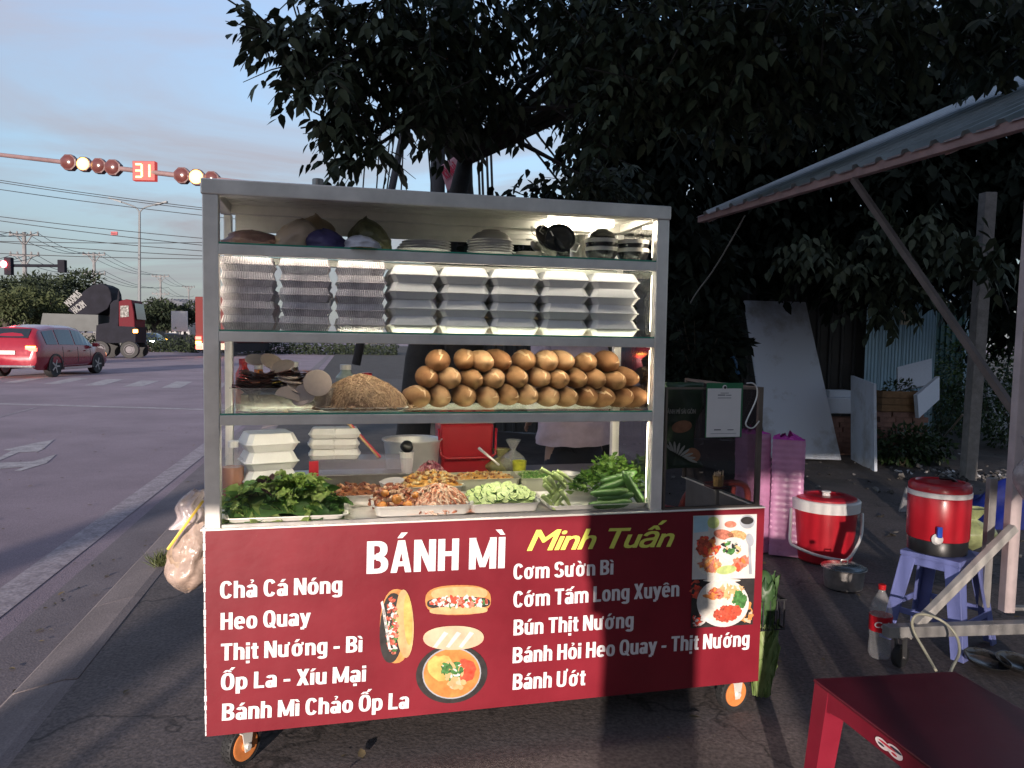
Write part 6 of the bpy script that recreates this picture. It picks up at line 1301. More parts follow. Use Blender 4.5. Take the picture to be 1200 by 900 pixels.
board([(872, 352), (944, 354), (986, 539), (900, 536)], 9.05, 9.75, 'tall dirty white board leaning against the dark tin fence', name='white_board', th_=.03)
board([(1000, 440), (1027, 450), (1028, 554), (1000, 538)], 8.7, 8.9, 'narrow dirty white board standing on edge beside the planter', name='white_board', th_=.03, Ys=[9.3, 8.5, 8.4, 9.2])
foamw = mat('white_styrofoam', (.62, .68, .76), rough=.7, var=.05, scale=60, bump=.2)
board([(1052, 430), (1092, 420), (1092, 450), (1052, 458)], 9.6, 9.75, 'white foam sheet standing on the planter, leaning back', name='foam_sheet', m_=foamw, th_=.05)
board([(1075, 463), (1101, 441), (1101, 468), (1077, 490)], 9.2, 9.3, 'white foam sheet tilted in front of the planter', name='foam_sheet', m_=foamw, th_=.05, Ys=[9.1, 9.3, 9.3, 9.1])
P = aty(984, 484, 9.55); o = MB().bb((-.21, -.1, 0), (.20, .12, .20)).build('foam_block', foamw, None, bevel=.01, loc=(P.x, P.y, P.z)); tag(o, 'white foam block lying on the low brick stack', 'foam block')
P2 = aty(968, 466, 9.6); o = MB().bb((-.15, -.08, 0), (.16, .1, .09)).build('foam_block', foamw, None, bevel=.01, loc=(P.x - .03, P.y + .02, P.z + .2005), rot=(0, 0, .1)); tag(o, 'smaller white foam piece on top of the foam block', 'foam block')
brk = mat('clay_brick', (.16, .085, .065), rough=.85, col2=(.30, .17, .13), scale=14, bump=.5, bscale=50); brkm = MB().bb((-.095, -.04, 0), (.095, .04, .062)).mesh('brick', brk)
def bricks(x0, y0, z0_, nx, nyy, nz, rz, lb, group='brick stacks'):
    t = thing('brick_stack', lb, 'bricks', (x0, y0, z0_), rz)
    for k in range(nz):
        for j in range(nyy):
            for i in range(nx):
                o = bpy.data.objects.new('brick', brkm); COL.objects.link(o); o.parent = t; o.location = (i * .196 + (k % 2) * .05 + rnd(-.008, .008), j * .088 + rnd(-.008, .008), k * .0635); o.rotation_euler = (0, 0, rnd(-.06, .06))
    return t
bricks(P.x - .12, P.y - .02, -.02, 2, 2, int((P.z + .02) / .0635), .05, 'low stack of clay bricks carrying the foam block')
zt_ = P.z
Pp = aty(1052, 510, 9.3); zb_ = aty(1052, 481, 9.4).z
nz = max(3, int((zb_ + .02) / .0635)); bricks(Pp.x - .22, 9.25, zb_ - nz * .0635 - .002, 3, 3, nz, .0, 'stack of clay bricks under the wooden planter box')
pl = thing('planter_box', 'old brown wooden planter box on the brick stack, holding a small leafy plant', 'planter', (Pp.x, 9.36, zb_)); wd_ = mat('old_wood', (.16, .085, .035), rough=.8, col2=(.26, .15, .07), scale=16, bump=.5, bscale=30)
for k in range(3): MB().bb((-.26, -.16, .085 * k + .002), (.26, -.14, .085 * k + .082)).build('board', wd_, pl, bevel=.003)
for s_ in (-1, 1):
    for k in range(3): MB().bb((s_ * .25 - .01, -.139, .085 * k + .002), (s_ * .25 + .01, .16, .085 * k + .082)).build('board', wd_, pl, bevel=.003)
MB().bb((-.239, -.139, .002), (.239, .16, .21)).build('soil', M_dirt, pl)
def leafy(name, lb, loc, rx, ry, rz_, n, size, m_, cat='plant', stems=6, hollow=.3, parent=None, group=None, kind=None):
    t = thing(name, lb, cat, loc, group=group) if parent is None else parent
    u_ = np.random.normal(size=(n, 3)); u_ /= np.linalg.norm(u_, axis=1)[:, None]; r = np.random.uniform(hollow, 1, n) ** .6
    P = u_ * r[:, None] * np.array([rx, ry, rz_]); P[:, 2] += rz_ * .9
    P += .25 * np.array([rx, ry, rz_]) * np.array([[noise.noise(Vector(p * 3 + k * 9)) for k in range(3)] for p in P])
    Dv = u_ + np.random.normal(0, .7, (n, 3)) - np.array([0, 0, .25]); Nn = np.random.normal(size=(n, 3)) * .6 + np.array([0, -.3, 1.])
    o = bpy.data.objects.new('leaves', leaf_mesh('leaves', P, Dv, Nn, np.random.uniform(size * .6, size * 1.3, n), m_)); COL.objects.link(o); o.parent = t; o['kind'] = 'stuff'
    for k in range(stems):
        a = rnd(0, 6.3); q = Vector((cos(a) * rx * .6, sin(a) * ry * .6, rz_ * 1.5)); MB().tube([(0, 0, -.05), q * .4 + Vector((0, 0, .05)), q], [size * .09, size * .06, size * .03], 5).build('stem', mat('stem_brown', (.05, .04, .025), rough=.8), t)
    return t
shrub = leafmat('shrub_leaf', (.016, .040, .014), (.055, .10, .030), .45, .2); shrubl = leafmat('light_shrub_leaf', (.05, .10, .03), (.13, .20, .06), .45, .3)
leafy('small_plant', 'small leafy plant growing in the wooden planter', (Pp.x + .02, 9.38, zb_ + .2), .20, .12, .10, 160, .05, shrub, stems=4)
for k, (x, y, Y, r, h_, n, lb) in enumerate([(1058, 530, 8.9, .42, .24, 900, 'low dark green bush in front of the brick stack'), (1085, 535, 9.0, .35, .18, 500, 'low spreading bush right of the brick stack'), (1130, 470, 12.0, .9, .8, 2200, 'dark shrub behind the wooden post'), (1165, 430, 11.5, .9, 1.1, 2500, 'tall dark shrub right of the teal shed'), (1190, 500, 10.5, .7, .6, 1500, 'dark shrub at the right edge of the yard'), (1105, 480, 11.3, .5, .5, 900, 'shrub under the teal shed')]):
    P = aty(x, y, Y); leafy('shrub', lb, (P.x, Y, 0), r, r * .7, h_, n, .07, shrub if k != 3 else shrubl, cat='shrub', group=None)
# post
Pb = atz(1134, 562, 0); Pt = aty(1158, 226, Pb.y - .1); t = thing('wooden_post', 'weathered grey wooden post leaning to the right in the yard', 'post', Pb); v_ = Pt - Pb
MB().bar((0, 0, -.05), v_, .12, .12).build('shaft', conc, t, bevel=.006)
wpath('wire_tie', [Vector(Pb + v_ * .72) + Vector((-.09, -.07, 0)), Vector(Pb + v_ * .73) + Vector((.0, -.09, .02)), Vector(Pb + v_ * .72) + Vector((.1, -.05, 0)), Vector(Pb + v_ * .70) + Vector((.25, .1, -.05)), Vector(Pb + v_ * .66) + Vector((.5, .3, -.2))], .008, blackp, 'black wire tied around the wooden post', 'wire', 6)
# loose stick, metal offcut, litter, tarp, cabbage bag
for a, b, Y1, Y2, lb in ((1000, 1085, 8.7, 9.0, 'pale thin stick lying on the ground behind the yard boards'),):
    P0, P1 = atz(1030, 538, .02), atz(1100, 527, .02); wpath('stick', [P0, P0.lerp(P1, .5) + Vector((0, 0, .03)), P1], .012, mat('pale_stick', (.35, .30, .24), var=.2), lb, 'stick')
P0, P1 = atz(1100, 520, .02), aty(1128, 486, 9.2); wpath('stick', [P0, P1], .012, mat('pale_stick', (.35, .30, .24)), 'pale stick leaning near the wooden post', 'stick', smoothit=False)
blu = mat('blue_tarp', (.006, .015, .16), rough=.4, var=.4, bump=.5, bscale=8)
P = atz(1180, 612, 0); mb = MB(); mb.grid(lambda i, j: ((i - .5) * .7, (j - .5) * .5, max(0, .30 * sin(pi * i) ** .6 * sin(pi * j) ** .6 * (1 + .6 * noise.noise(Vector((i * 4, j * 4, 1)))))), 30, 24); tag(mb.build('blue_tarp', blu, None, smooth=True, loc=P), 'crumpled dark blue tarp on the ground behind the water cooler', 'tarp')
P = atz(1150, 650, 0); o = wsack(P.x, P.y + .1, .0, .15, .30, mat('yellow_green_bag', (.38, .42, .20), rough=.35, var=.4, scale=14, alpha=.9, bump=.5, bscale=18), 'clear bag of pale green vegetables on the ground behind the blue stool', 33)
P = atz(1068, 600, 0); mb = MB(); mb.add([(-.1, 0, 0), (.14, .05, 0), (.16, .07, .17), (-.04, .02, .2), (-.1, .02, .002), (.14, .07, .002), (.16, .09, .172), (-.04, .04, .202)], [(0, 1, 2, 3), (7, 6, 5, 4), (0, 4, 5, 1), (1, 5, 6, 2), (2, 6, 7, 3), (3, 7, 4, 0)]); tag(mb.build('metal_offcut', zinc, None, loc=P), 'bent grey metal offcut lying behind the water cooler', 'scrap')
mb = MB(); lm_ = [mat('litter_white', (.5, .5, .5), var=.2), mat('litter_grey', (.16, .15, .14), var=.3), mat('litter_dark', (.04, .035, .03), var=.3)]
for i in range(420):
    x = rnd(1.3, 6.5); y = rnd(4.6, 10.8); d = (Vector((x, y, 0)) - Vector((2.2, 5.4, 0))); s_ = rnd(.006, .03)
    if y < 5.6 and x < 2.8: continue
    mb.blob((x, y, gz(x, y) + s_ * .2), (s_, s_ * rnd(.3, 1), s_ * rnd(.15, .5)), .6, 6, 4, (rnd(-.5, .5), rnd(-.5, .5), rnd(0, 6)), mi=0 if random.random() < .04 else (1 if random.random() < .25 else 2), seed=i)
for cx, cy, s0, n in ((1112, 556, .5, 60), (1165, 560, .6, 60), (1035, 577, .1, 5), (1052, 562, .1, 4)):
    P = atz(cx, cy, 0)
    for i in range(n):
        x, y = P.x + random.gauss(0, s0 * .5), P.y + random.gauss(0, s0 * .35); s_ = rnd(.015, .05); mb.blob((x, y, gz(x, y) + s_ * .4), (s_, s_ * rnd(.3, 1), s_ * rnd(.2, .6)), .8, 7, 5, (rnd(-.8, .8), rnd(-.8, .8), rnd(0, 6)), mi=0 if random.random() < .2 else (1 if random.random() < .5 else 2), seed=i * 1.3)
tag(mb.build('ground_litter', lm_), 'scattered litter and small stones over the dark yard', 'litter', kind='stuff')
# ---- the person behind the cart, and a chair standing in for a reflection
def skin_body(name, J, E, mats, parent, sub=2):
    me = bpy.data.meshes.new(name); me.from_pydata([j[0] for j in J], E, []); o = bpy.data.objects.new(name, me); COL.objects.link(o); o.parent = parent
    s_ = o.modifiers.new('skin', 'SKIN'); s_.use_smooth_shade = True; l = me.skin_vertices[0].data
    for i, j in enumerate(J): l[i].radius = (j[1], j[2]); l[i].use_root = i == 0
    ss = o.modifiers.new('s', 'SUBSURF'); ss.levels = sub; ss.render_levels = sub; me.materials.append(mats); return o
skinm = mat('skin', (.42, .24, .16), rough=.5, var=.08, sub=.1); shirt = mat('pale_pink_shirt', (.58, .44, .47), rough=.85, var=.08, scale=30, bump=.3, bscale=14); trous = mat('black_trousers', (.014, .014, .018), rough=.8, var=.2, bump=.3, bscale=20); hair = mat('black_hair', (.008, .007, .007), rough=.45, var=.3, scale=60, bump=.4)
def person(loc, rz, lb, top=shirt, bot=trous, lean=.22, name='person', skirt=False):
    t = thing(name, lb, 'person', loc, rz)
    V = lambda x, y, z: (x, y + (max(0, z - .92) * lean), z)
    # body (skin): pelvis, spine, neck, head, arms, legs
    J = [(V(0, 0, .93), .10, .07), (V(0, 0, 1.10), .09, .06), (V(0, 0, 1.30), .12, .08), (V(0, 0, 1.42), .08, .07), (V(0, .01, 1.49), .05, .05), (V(0, .03, 1.58), .068, .085), (V(0, .03, 1.67), .07, .085), (V(0, .02, 1.72), .045, .05)]; E = [(i, i + 1) for i in range(7)]
    for s_ in (-1, 1):
        b = len(J); J += [(V(s_ * .17, 0, 1.37), .055, .055), (V(s_ * .21, .0, 1.12), .043, .043), (V(s_ * .19, .16, .98), .030, .030), (V(s_ * .17, .22, .95), .024, .032)]; E += [(2, b), (b, b + 1), (b + 1, b + 2), (b + 2, b + 3)]
        for q in range(4): h0 = len(J); yy = (q - 1.5) * .019; J += [(V(s_ * .165 + yy * .3 - s_ * 0, .27, .945 + yy * .9), .0095, .0095), (V(s_ * .160 + yy * .3, .30, .925 + yy * .9), .0085, .0085), (V(s_ * .15 + yy * .3, .305 - abs(q - 1) * .006, .90 + yy * .9), .007, .007)]; E += [(b + 3, h0), (h0, h0 + 1), (h0 + 1, h0 + 2)]
        h0 = len(J); J += [(V(s_ * .14, .235, .965), .011, .011), (V(s_ * .12, .265, .955), .009, .009)]; E += [(b + 3, h0), (h0, h0 + 1)]
        b = len(J); J += [((s_ * .09, 0, .86), .095, .095), ((s_ * .10, .02, .48), .06, .065), ((s_ * .10, -.01, .10), .04, .045), ((s_ * .11, .05, .035), .04, .035), ((s_ * .11, .15, .03), .04, .025)]; E += [(0, b), (b, b + 1), (b + 1, b + 2), (b + 2, b + 3), (b + 3, b + 4)]
    skin_body('body', J, E, skinm, t)
    J = [(V(0, 0, .90), .20, .16), (V(0, 0, 1.10), .185, .145), (V(0, 0, 1.30), .20, .15), (V(0, 0, 1.42), .10, .085)]; E = [(0, 1), (1, 2), (2, 3)]
    for s_ in (-1, 1): b = len(J); J += [(V(s_ * .18, 0, 1.37), .073, .073), (V(s_ * .21, .0, 1.20), .062, .062)]; E += [(2, b), (b, b + 1)]
    so_ = skin_body('shirt', J, E, top, t, 3); tx = bpy.data.textures.new('folds', 'CLOUDS'); tx.noise_scale = .035; dm = so_.modifiers.new('d', 'DISPLACE'); dm.texture = tx; dm.strength = .035; dm.mid_level = .5
    J = [((0, 0, .90), .12, .09)]; E = []
    for s_ in (-1, 1): b = len(J); J += [((s_ * .085, 0, .80), .095, .095), ((s_ * .10, .02, .48), .082, .085), ((s_ * .10, -.01, .10), .065, .07)]; E += [(0, b), (b, b + 1), (b + 1, b + 2)]
    skin_body('trousers', J, E, bot, t)
    hipm = MB(); hipm.grid(lambda i, j: (cos(2 * pi * i) * (.172 - .02 * j + .004 * sin(j * 9)), sin(2 * pi * i) * (.135 - .02 * j), .70 + .20 * j), 32, 10); hipm.build('waist', bot, t, smooth=True)
    tsm = MB()
    def tf(i, j):
        a = 2 * pi * i; z = .845 + .54 * j; f = noise.noise(Vector((cos(a) * 1.6, sin(a) * 1.6, z * 22))) * .016 + noise.noise(Vector((cos(a) * 3, sin(a) * 3, z * 9))) * .012
        w_ = .190 + .012 * cos(pi * 2 * j) + (.02 if j < .5 else .02 - .10 * (j - .5) ** 2 * 4 * .3) + f; return (cos(a) * w_, sin(a) * (w_ * .72) + max(0, z - .92) * lean, z + .012 * noise.noise(Vector((cos(a) * 2, sin(a) * 2, 4))))
    tsm.grid(tf, 56, 40); tsm.build('shirt_body', top, t, smooth=True)
    if skirt: MB().lathe([(.17, 1.12), (.190, .90), (.165, .60), (.125, .22), (.115, .22), (.15, .80)], 30).build('shadow_skirt', bot, t, smooth='auto')  # skirt added to merge the legs into one shadow band
    hm = MB(); hy = .03 + .78 * lean * .95
    hm.blob((0, hy - .018, 1.665), (.088, .105, .10), .05, 18, 12); hm.blob((0, hy - .12, 1.60), (.04, .045, .055), .1, 12, 8); hm.build('hair', hair, t, smooth=True)
    fm = MB(); fm.blob((0, hy + .098, 1.605), (.012, .018, .022), 0, 8, 6)
    for s_ in (-1, 1): fm.blob((s_ * .078, hy, 1.61), (.012, .02, .032), 0, 8, 6)
    fm.build('nose_and_ears', skinm, t, smooth=True)
    em = MB()
    for s_ in (-1, 1): em.blob((s_ * .03, hy + .085, 1.63), (.012, .006, .006), 0, 8, 6)
    em.build('eyes', blackp, t, smooth=True); MB().blob((0, hy + .088, 1.565), (.022, .006, .006), 0, 8, 6).build('mouth', mat('lips', (.35, .10, .09)), t, smooth=True)
    return t
u, _ = fr(680, 520, 1.35); pp = cw(u, 1.45, 0); person((pp.x, pp.y, 0), CTH + .15, 'person in a pale pink shirt and black trousers standing behind the cart, back turned', lean=.18)
ch = thing('reflection_chair', 'brown red plastic armchair, added behind the tinted wind guard in place of a reflection', 'chair', cw(fr(836, 560, 1.0)[0], 1.20, 0), CTH + radians(186)); ch.scale = (.88, .88, fr(842, 560, 1.0)[1] / .875); cm_ = mat('brown_red_plastic', (.30, .06, .055), rough=.3, var=.15)  # added chair, stands in for a mirror image in the guard glass
MB().box((0, 0, .43), (.44, .42, .03)).build('seat', cm_, ch, bevel=.012)
bp_ = smooth_path([Vector((-.23, .19, .43)), Vector((-.235, .21, .66)), Vector((-.18, .25, .82)), Vector((0, .27, .85)), Vector((.18, .25, .82)), Vector((.235, .21, .66)), Vector((.23, .19, .43))]); MB().tube(bp_, .019, 10).build('back_frame', cm_, ch, smooth=True)
for k in range(-1, 2): MB().tube([(k * .09, .20, .44), (k * .10, .255, .82)], .014, 8).build('back_slat', cm_, ch, smooth=True)
for s_ in (-1, 1):
    MB().tube(smooth_path([Vector((s_ * .235, .21, .68)), Vector((s_ * .27, .05, .67)), Vector((s_ * .27, -.15, .66)), Vector((s_ * .24, -.20, .60)), Vector((s_ * .22, -.19, .44))]), .017, 10).build('armrest', cm_, ch, smooth=True)
    for y_ in (-.18, .18): MB().tube([(s_ * .20, y_, .42), (s_ * .24, y_ * 1.2, 0)], [.022, .016], 8).build('leg', cm_, ch, smooth=True)
# ---- behind the camera: the photographer, plus unseen blockers added to shape the low sun
person((-.06, -.62, 0), 0, 'person in a grey shirt behind the camera, black skirt added to shape the shadow', top=mat('grey_shirt', (.2, .2, .22)), lean=.05, skirt=True)
hd_ = thing('sun_screen_slats', 'unseen grey slat screen, added behind the camera to thin the low sun', 'fence', (-.15, -4.35, 0)); mb = MB()  # unseen slat screen, added to halve the sun on the right side
for k in range(158): mb.bb((k * .06, -.01, 0), (k * .06 + .034, .01, 1.75))
mb.build('slats', conc, hd_)['kind'] = 'stuff'
for k in range(6): MB().bb((.02 + 1.8 * k, -.08, 0), (.08 + 1.8 * k, -.021, 1.8)).build('post', greyst, hd_)
bd_ = thing('sun_block_house', 'unseen upper storey on columns, added behind the camera to block the low sun', 'sun blocker', (1.5, -11.5, 0)); pw_ = mat('blocker_plaster', (.30, .28, .25), rough=.85, var=.1, scale=1)  # unseen blocker, added to keep the low sun off the leaves
MB().bb((-8, -.6, 2.95), (12, 0, 9.5)).build('wall', pw_, bd_); 
for x in (-8., -6., 1., 5., 11.): MB().bb((x, -.4, 0), (x + .4, -.02, 2.95)).build('column', pw_, bd_)
for k in range(5): wo = MB().bb((0, .001, 0), (1.5, .05, 1.6)).build('window', whitep, bd_, loc=(-6.8 + 3.9 * k, 0, 4.3)); MB().bb((.1, .051, .1), (1.4, .06, 1.5)).build('pane', glass('blocker_pane', tint=(.1, .1, .1)), wo)
ta = thing('sun_block_tarp', 'unseen green tarp awning, added behind the camera to keep sun off the upper cart', 'awning', (1.5, -4.2, 0)); tarp = mat('green_tarp', (.03, .10, .07), rough=.7, var=.2, bump=.3)  # unseen tarp, added so the sun reaches only the low panel
for x in (-4.2, -1.4, 1.4, 4.2, 7.): MB().bb((x - .025, -.7, 0), (x + .025, -.65, 3.3)).build('post', greyst, ta)
MB().grid(lambda i, j: (-4.3 + 11.4 * i, .05 + .04 * sin(i * 70) * (1 - j), 1.66 + 1.45 * j), 200, 4).build('tarp_skirt', tarp, ta); MB().grid(lambda i, j: (-4.3 + 11.4 * i, .05 - 6. * j, 3.11 + 2.1 * j), 20, 4).build('tarp_roof', tarp, ta)
# ================================================================== the road side: lights, poles, wires, vehicles
glassd = mat('car_window', (.012, .015, .018), rough=.12, var=.2, spec=1.); carred = mat('red_car_paint', (.24, .008, .022), rough=.22, var=.05, metal=.2, coat=.8); chrome = mat('chrome', (.6, .6, .6), rough=.15, metal=1., var=.05); rimm = mat('alloy_rim', (.42, .41, .42), rough=.35, metal=.8, var=.15, scale=20)
tail_r = emis('tail_light_red', (1., .06, .04), 4.); amber = emis('amber_lamp', (1., .42, .06), 6.); headl = emis('headlamp', (1., .95, .85), 60.); plate_w = mat('number_plate', (.6, .55, .5), var=.05); carw = mat('white_car_paint', (.5, .5, .5), rough=.25, coat=.5, var=.04); card = mat('dark_car_paint', (.03, .032, .04), rough=.25, coat=.6, var=.05); cargr = mat('green_car_paint', (.02, .16, .10), rough=.25, coat=.5, var=.05)
SUV = [(-2.36, .70, .78, .66, .80, .42), (-2.30, .86, .98, .76, 1.04, .32), (-2.16, .90, 1.03, .70, 1.34, .26), (-1.90, .91, 1.03, .66, 1.60, .25), (-1.0, .92, 1.01, .66, 1.70, .22), (0, .92, .99, .66, 1.70, .22), (.55, .92, .98, .64, 1.63, .22), (1.12, .91, .97, .68, 1.24, .22), (1.38, .90, .96, .72, 1.06, .22), (2.0, .86, .86, .70, .93, .24), (2.28, .76, .72, .62, .78, .30), (2.36, .60, .60, .5, .64, .38)]
SEDAN = [(-2.25, .66, .72, .62, .75, .42), (-2.18, .82, .92, .74, .98, .3), (-1.6, .86, .95, .72, 1.06, .22), (-1.0, .87, .93, .60, 1.38, .2), (-.3, .88, .92, .60, 1.45, .2), (.3, .88, .91, .60, 1.42, .2), (1.0, .87, .90, .66, 1.05, .2), (1.25, .86, .88, .70, .95, .2), (1.9, .82, .78, .66, .84, .22), (2.2, .70, .64, .6, .70, .3)]
def car(lb, loc, rz, ST=SUV, paint=carred, rear_on=True, front_on=False, name='car', wheel=.36, cat='car', wb=2.67, group=None):
    t = thing(name, lb, cat, loc, rz, group); mb = MB(); rows = []
    fine = []
    for i in range(len(ST) - 1):
        n = max(1, int((ST[i + 1][0] - ST[i][0]) / .14))
        for k in range(n): f = k / n; fine.append(tuple(ST[i][q] * (1 - f) + ST[i + 1][q] * f for q in range(6)))
    fine.append(ST[-1])
    def sec(s_):
        x, w1, b_, w2, r_, z0 = s_; w1 *= 1.0
        return [(w1 * .90, z0), (w1 + .015, z0 + .22 * (b_ - z0) / .7), (w1 + .02, z0 + .55 * (b_ - z0)), (w1 - .01, b_), (w2 + .02, r_ - .07), (w2 - .10, r_ - .005), (w2 * .45, r_ + .025), (0, r_ + .03)]
    for s_ in fine:
        P = sec(s_); rows.append([(s_[0], -y, z) for y, z in P] + [(s_[0], y, z) for y, z in P[-2::-1]])
    m_ = len(rows[0]); vs = [v for r in rows for v in r]; fs = []
    def arch(x, z, y): return any((x - ax) ** 2 + (z - wheel) ** 2 < (wheel + .06) ** 2 for ax in (-wb / 2, wb / 2)) and abs(y) > .5
    for i in range(len(rows) - 1):
        for k in range(m_ - 1):
            a = [i * m_ + k, i * m_ + k + 1, (i + 1) * m_ + k + 1, (i + 1) * m_ + k]; fs.append(tuple(a))
    mb.add(vs, fs); mb.f.append(tuple(range(m_))[::-1]); mb.m.append(0); mb.f.append(tuple((len(rows) - 1) * m_ + k for k in range(m_))); mb.m.append(0)
    mb.build('body', paint, t, smooth='auto')
    def interp(x):
        for i in range(len(ST) - 1):
            if ST[i][0] <= x <= ST[i + 1][0]: f = (x - ST[i][0]) / (ST[i + 1][0] - ST[i][0]); return tuple(ST[i][q] * (1 - f) + ST[i + 1][q] * f for q in range(6))
    x0w = ST[3][0] + .15 if ST is SUV else -1.2; x1w = ST[7][0] - .12 if ST is SUV else .85
    for s_ in (-1, 1):
        for xa, xb in ((x0w, x0w + (x1w - x0w) * .22), (x0w + (x1w - x0w) * .25, x0w + (x1w - x0w) * .58), (x0w + (x1w - x0w) * .61, x1w)):
            w = MB(); n = 4; vv = []
            for k in range(n + 1):
                x = xa + (xb - xa) * k / n; q = interp(x); P = sec(q); A = P[3]; B = P[4]
                for f in (.10, .90): vv.append((x, s_ * (A[0] + (B[0] - A[0]) * f + .010), A[1] + (B[1] - A[1]) * f + .004))
            w.add(vv, [((2 * k, 2 * k + 2, 2 * k + 3, 2 * k + 1) if s_ < 0 else (2 * k, 2 * k + 1, 2 * k + 3, 2 * k + 2)) for k in range(n)]); w.build('side_window', glassd, t)
    def cross(xa, xb, f=.80, nm='rear_window'):
        qa, qb = interp(xa), interp(xb); w = MB(); sx_ = -1 if nm == 'rear_window' else 1
        w.add([(xa + .015 * sx_, -qa[3] * f, qa[4] + .035), (xa + .015 * sx_, qa[3] * f, qa[4] + .035), (xb + .015 * sx_, qb[3] * f, qb[4] + .035), (xb + .015 * sx_, -qb[3] * f, qb[4] + .035)], [(0, 1, 2, 3)]); w.build(nm, glassd, t)
    if ST is SUV: cross(-2.20, -1.95); cross(1.10, .62, nm='windscreen')
    else: cross(-1.5, -1.05); cross(.95, .38, nm='windscreen')
    for ax in (-wb / 2, wb / 2):
        for s_ in (-1, 1):
            yy = s_ * (ST[5][1] - .10)
            w = MB(); w.lathe([(wheel * .62, -.11), (wheel * .94, -.115), (wheel, -.08), (wheel, .08), (wheel * .94, .115), (wheel * .62, .11)], 28, (0, 0, 0), 'y'); wo = w.build('wheel', black, t, smooth='auto', loc=(ax, yy, wheel))
            r_ = MB(); r_.lathe([(wheel * .08, .118), (wheel * .6, .105), (wheel * .64, .119), (wheel * .66, .112)], 28, (0, 0, 0), 'y') if s_ < 0 else r_.lathe([(wheel * .08, -.118), (wheel * .6, -.105), (wheel * .64, -.119), (wheel * .66, -.112)], 28, (0, 0, 0), 'y')
            for k in range(5): a = k * 2 * pi / 5; r_.box((cos(a) * wheel * .34, s_ * .112, sin(a) * wheel * .34), (wheel * .56, .012, .05), rot=(0, -a, 0))
            r_.build('rim', rimm, wo)
            am = MB(); am.lathe([(wheel * 1.0, -.01), (wheel * 1.16, -.01), (wheel * 1.16, .01), (wheel * 1.0, .01)], 28, (0, 0, 0), 'y', cap=False); am.v = [(v[0], v[1], max(v[2], -.12)) for v in am.v]; am.build('wheel_arch', blackp, t, loc=(ax, s_ * (ST[5][1] + .022), wheel))
    tl = tail_r if rear_on else mat('tail_off', (.3, .01, .01), rough=.2); zt = ST[1][2]; w1 = ST[1][1]
    for s_ in (-1, 1):
        MB().bb((ST[1][0] - .03, s_ * (w1 - .32), zt - .12), (ST[1][0] + .20, s_ * (w1 + .012), zt + .0)).build('tail_light', tl, t, bevel=.01); MB().bb((ST[1][0] - .032, s_ * (w1 - .30), zt + .004), (ST[1][0] + .10, s_ * (w1 - .02), zt + .05)).build('indicator', amber, t)
        MB().bb((ST[-2][0] - .18, s_ * .42, ST[-2][2] - .02), (ST[-2][0] + .03, s_ * .70, ST[-2][2] + .06)).build('headlight', headl if front_on else chrome, t, bevel=.01)
        MB().bb((-wb / 2 + wheel + .1, s_ * (ST[5][1] + .012), .24), (wb / 2 - wheel - .1, s_ * (ST[5][1] + .035), .32)).build('sill_trim', chrome, t)
        MB().bb((.95, s_ * (ST[5][1] + .0), .98), (1.12, s_ * (ST[5][1] + .20), 1.12)).build('mirror', paint, t, bevel=.02)
        for xh in (-.55, .45): MB().bb((xh, s_ * (ST[5][1] + .018), .84), (xh + .16, s_ * (ST[5][1] + .045), .87)).build('door_handle', chrome, t)
    for s_ in (-1, 1):
        for xs in (-wb / 2 + .45, .02, wb / 2 - .50):
            q = interp(xs); sm_ = MB(); P = sec(q); sm_.add([(xs + dx, s_ * (y + .004), z) for y, z in P[1:4] for dx in (-.012, .012)], [(0, 1, 3, 2), (2, 3, 5, 4)]); sm_.build('door_seam', blackp, t)
    MB().bb((ST[0][0] - .03, -.26, zt - .22), (ST[0][0] - .0, .26, zt - .10)).build('number_plate', plate_w, t); MB().bb((ST[0][0] - .05, -w1 * .95, .34), (ST[0][0] + .1, w1 * .95, .42)).build('rear_bumper', chrome, t, bevel=.02)
    return t
suv = car('red sport utility car waiting at the crossing with its rear lights on', (-16.05, 26.25, RZ), radians(91.5))
# taxi beyond it
P = aty(14, 400, 31); tx_ = car('pale taxi with a lit yellow roof sign behind the red car', (P.x - 1.2, 33.5, RZ), radians(95), SEDAN, cargr, name='taxi', wheel=.32, wb=2.55, cat='taxi')
sg = aty(22, 371.5, 32.5); MB().bb((-.22, -.42, 0), (.1, .42, .17)).build('roof_sign', emis('taxi_sign', (1., .75, .25), 5.), tx_, bevel=.02, loc=(-.2, -.1, 1.50))
P = atz(96, 408, RZ); car('dark car with red tail lights ahead of the red car', (P.x - .2, 36.5, RZ), radians(93), SEDAN, card, wheel=.32, wb=2.55)
# ---- tipper truck with a black folded body
TP = atz(152, 420, RZ); th_t = radians(12); hd = Vector((cos(th_t), sin(th_t), 0)); hn = Vector((-hd.y, hd.x, 0))     # hn points away from the camera
def tp(x, y, off=0.):
    d = ray(x, y); o = Vector((0, 0, H)); a = TP + hn * off; Q = o + d * ((a - o).dot(hn) / d.dot(hn)); v = Q - TP; return v.dot(hd), v.dot(hn), v.z
tk_ = thing('truck', 'red cab truck carrying a big black folded crane body, crossing the junction', 'truck', TP, th_t)
def tprism(px, y0, y1, nm, m_, par=tk_, bev=0.):
    P = [tp(x, y, y0) for x, y in px]; mb = MB(); n = len(P)
    ar = sum(P[i][0] * P[(i + 1) % n][2] - P[(i + 1) % n][0] * P[i][2] for i in range(n))
    if ar < 0: P = P[::-1]
    mb.add([(p[0], y0, p[2]) for p in P] + [(p[0], y1, p[2]) for p in P], [tuple(range(n)), tuple(range(n, 2 * n))[::-1]] + [(i, n + i, n + (i + 1) % n, (i + 1) % n) for i in range(n)]); return mb.build(nm, m_, par, bevel=bev)
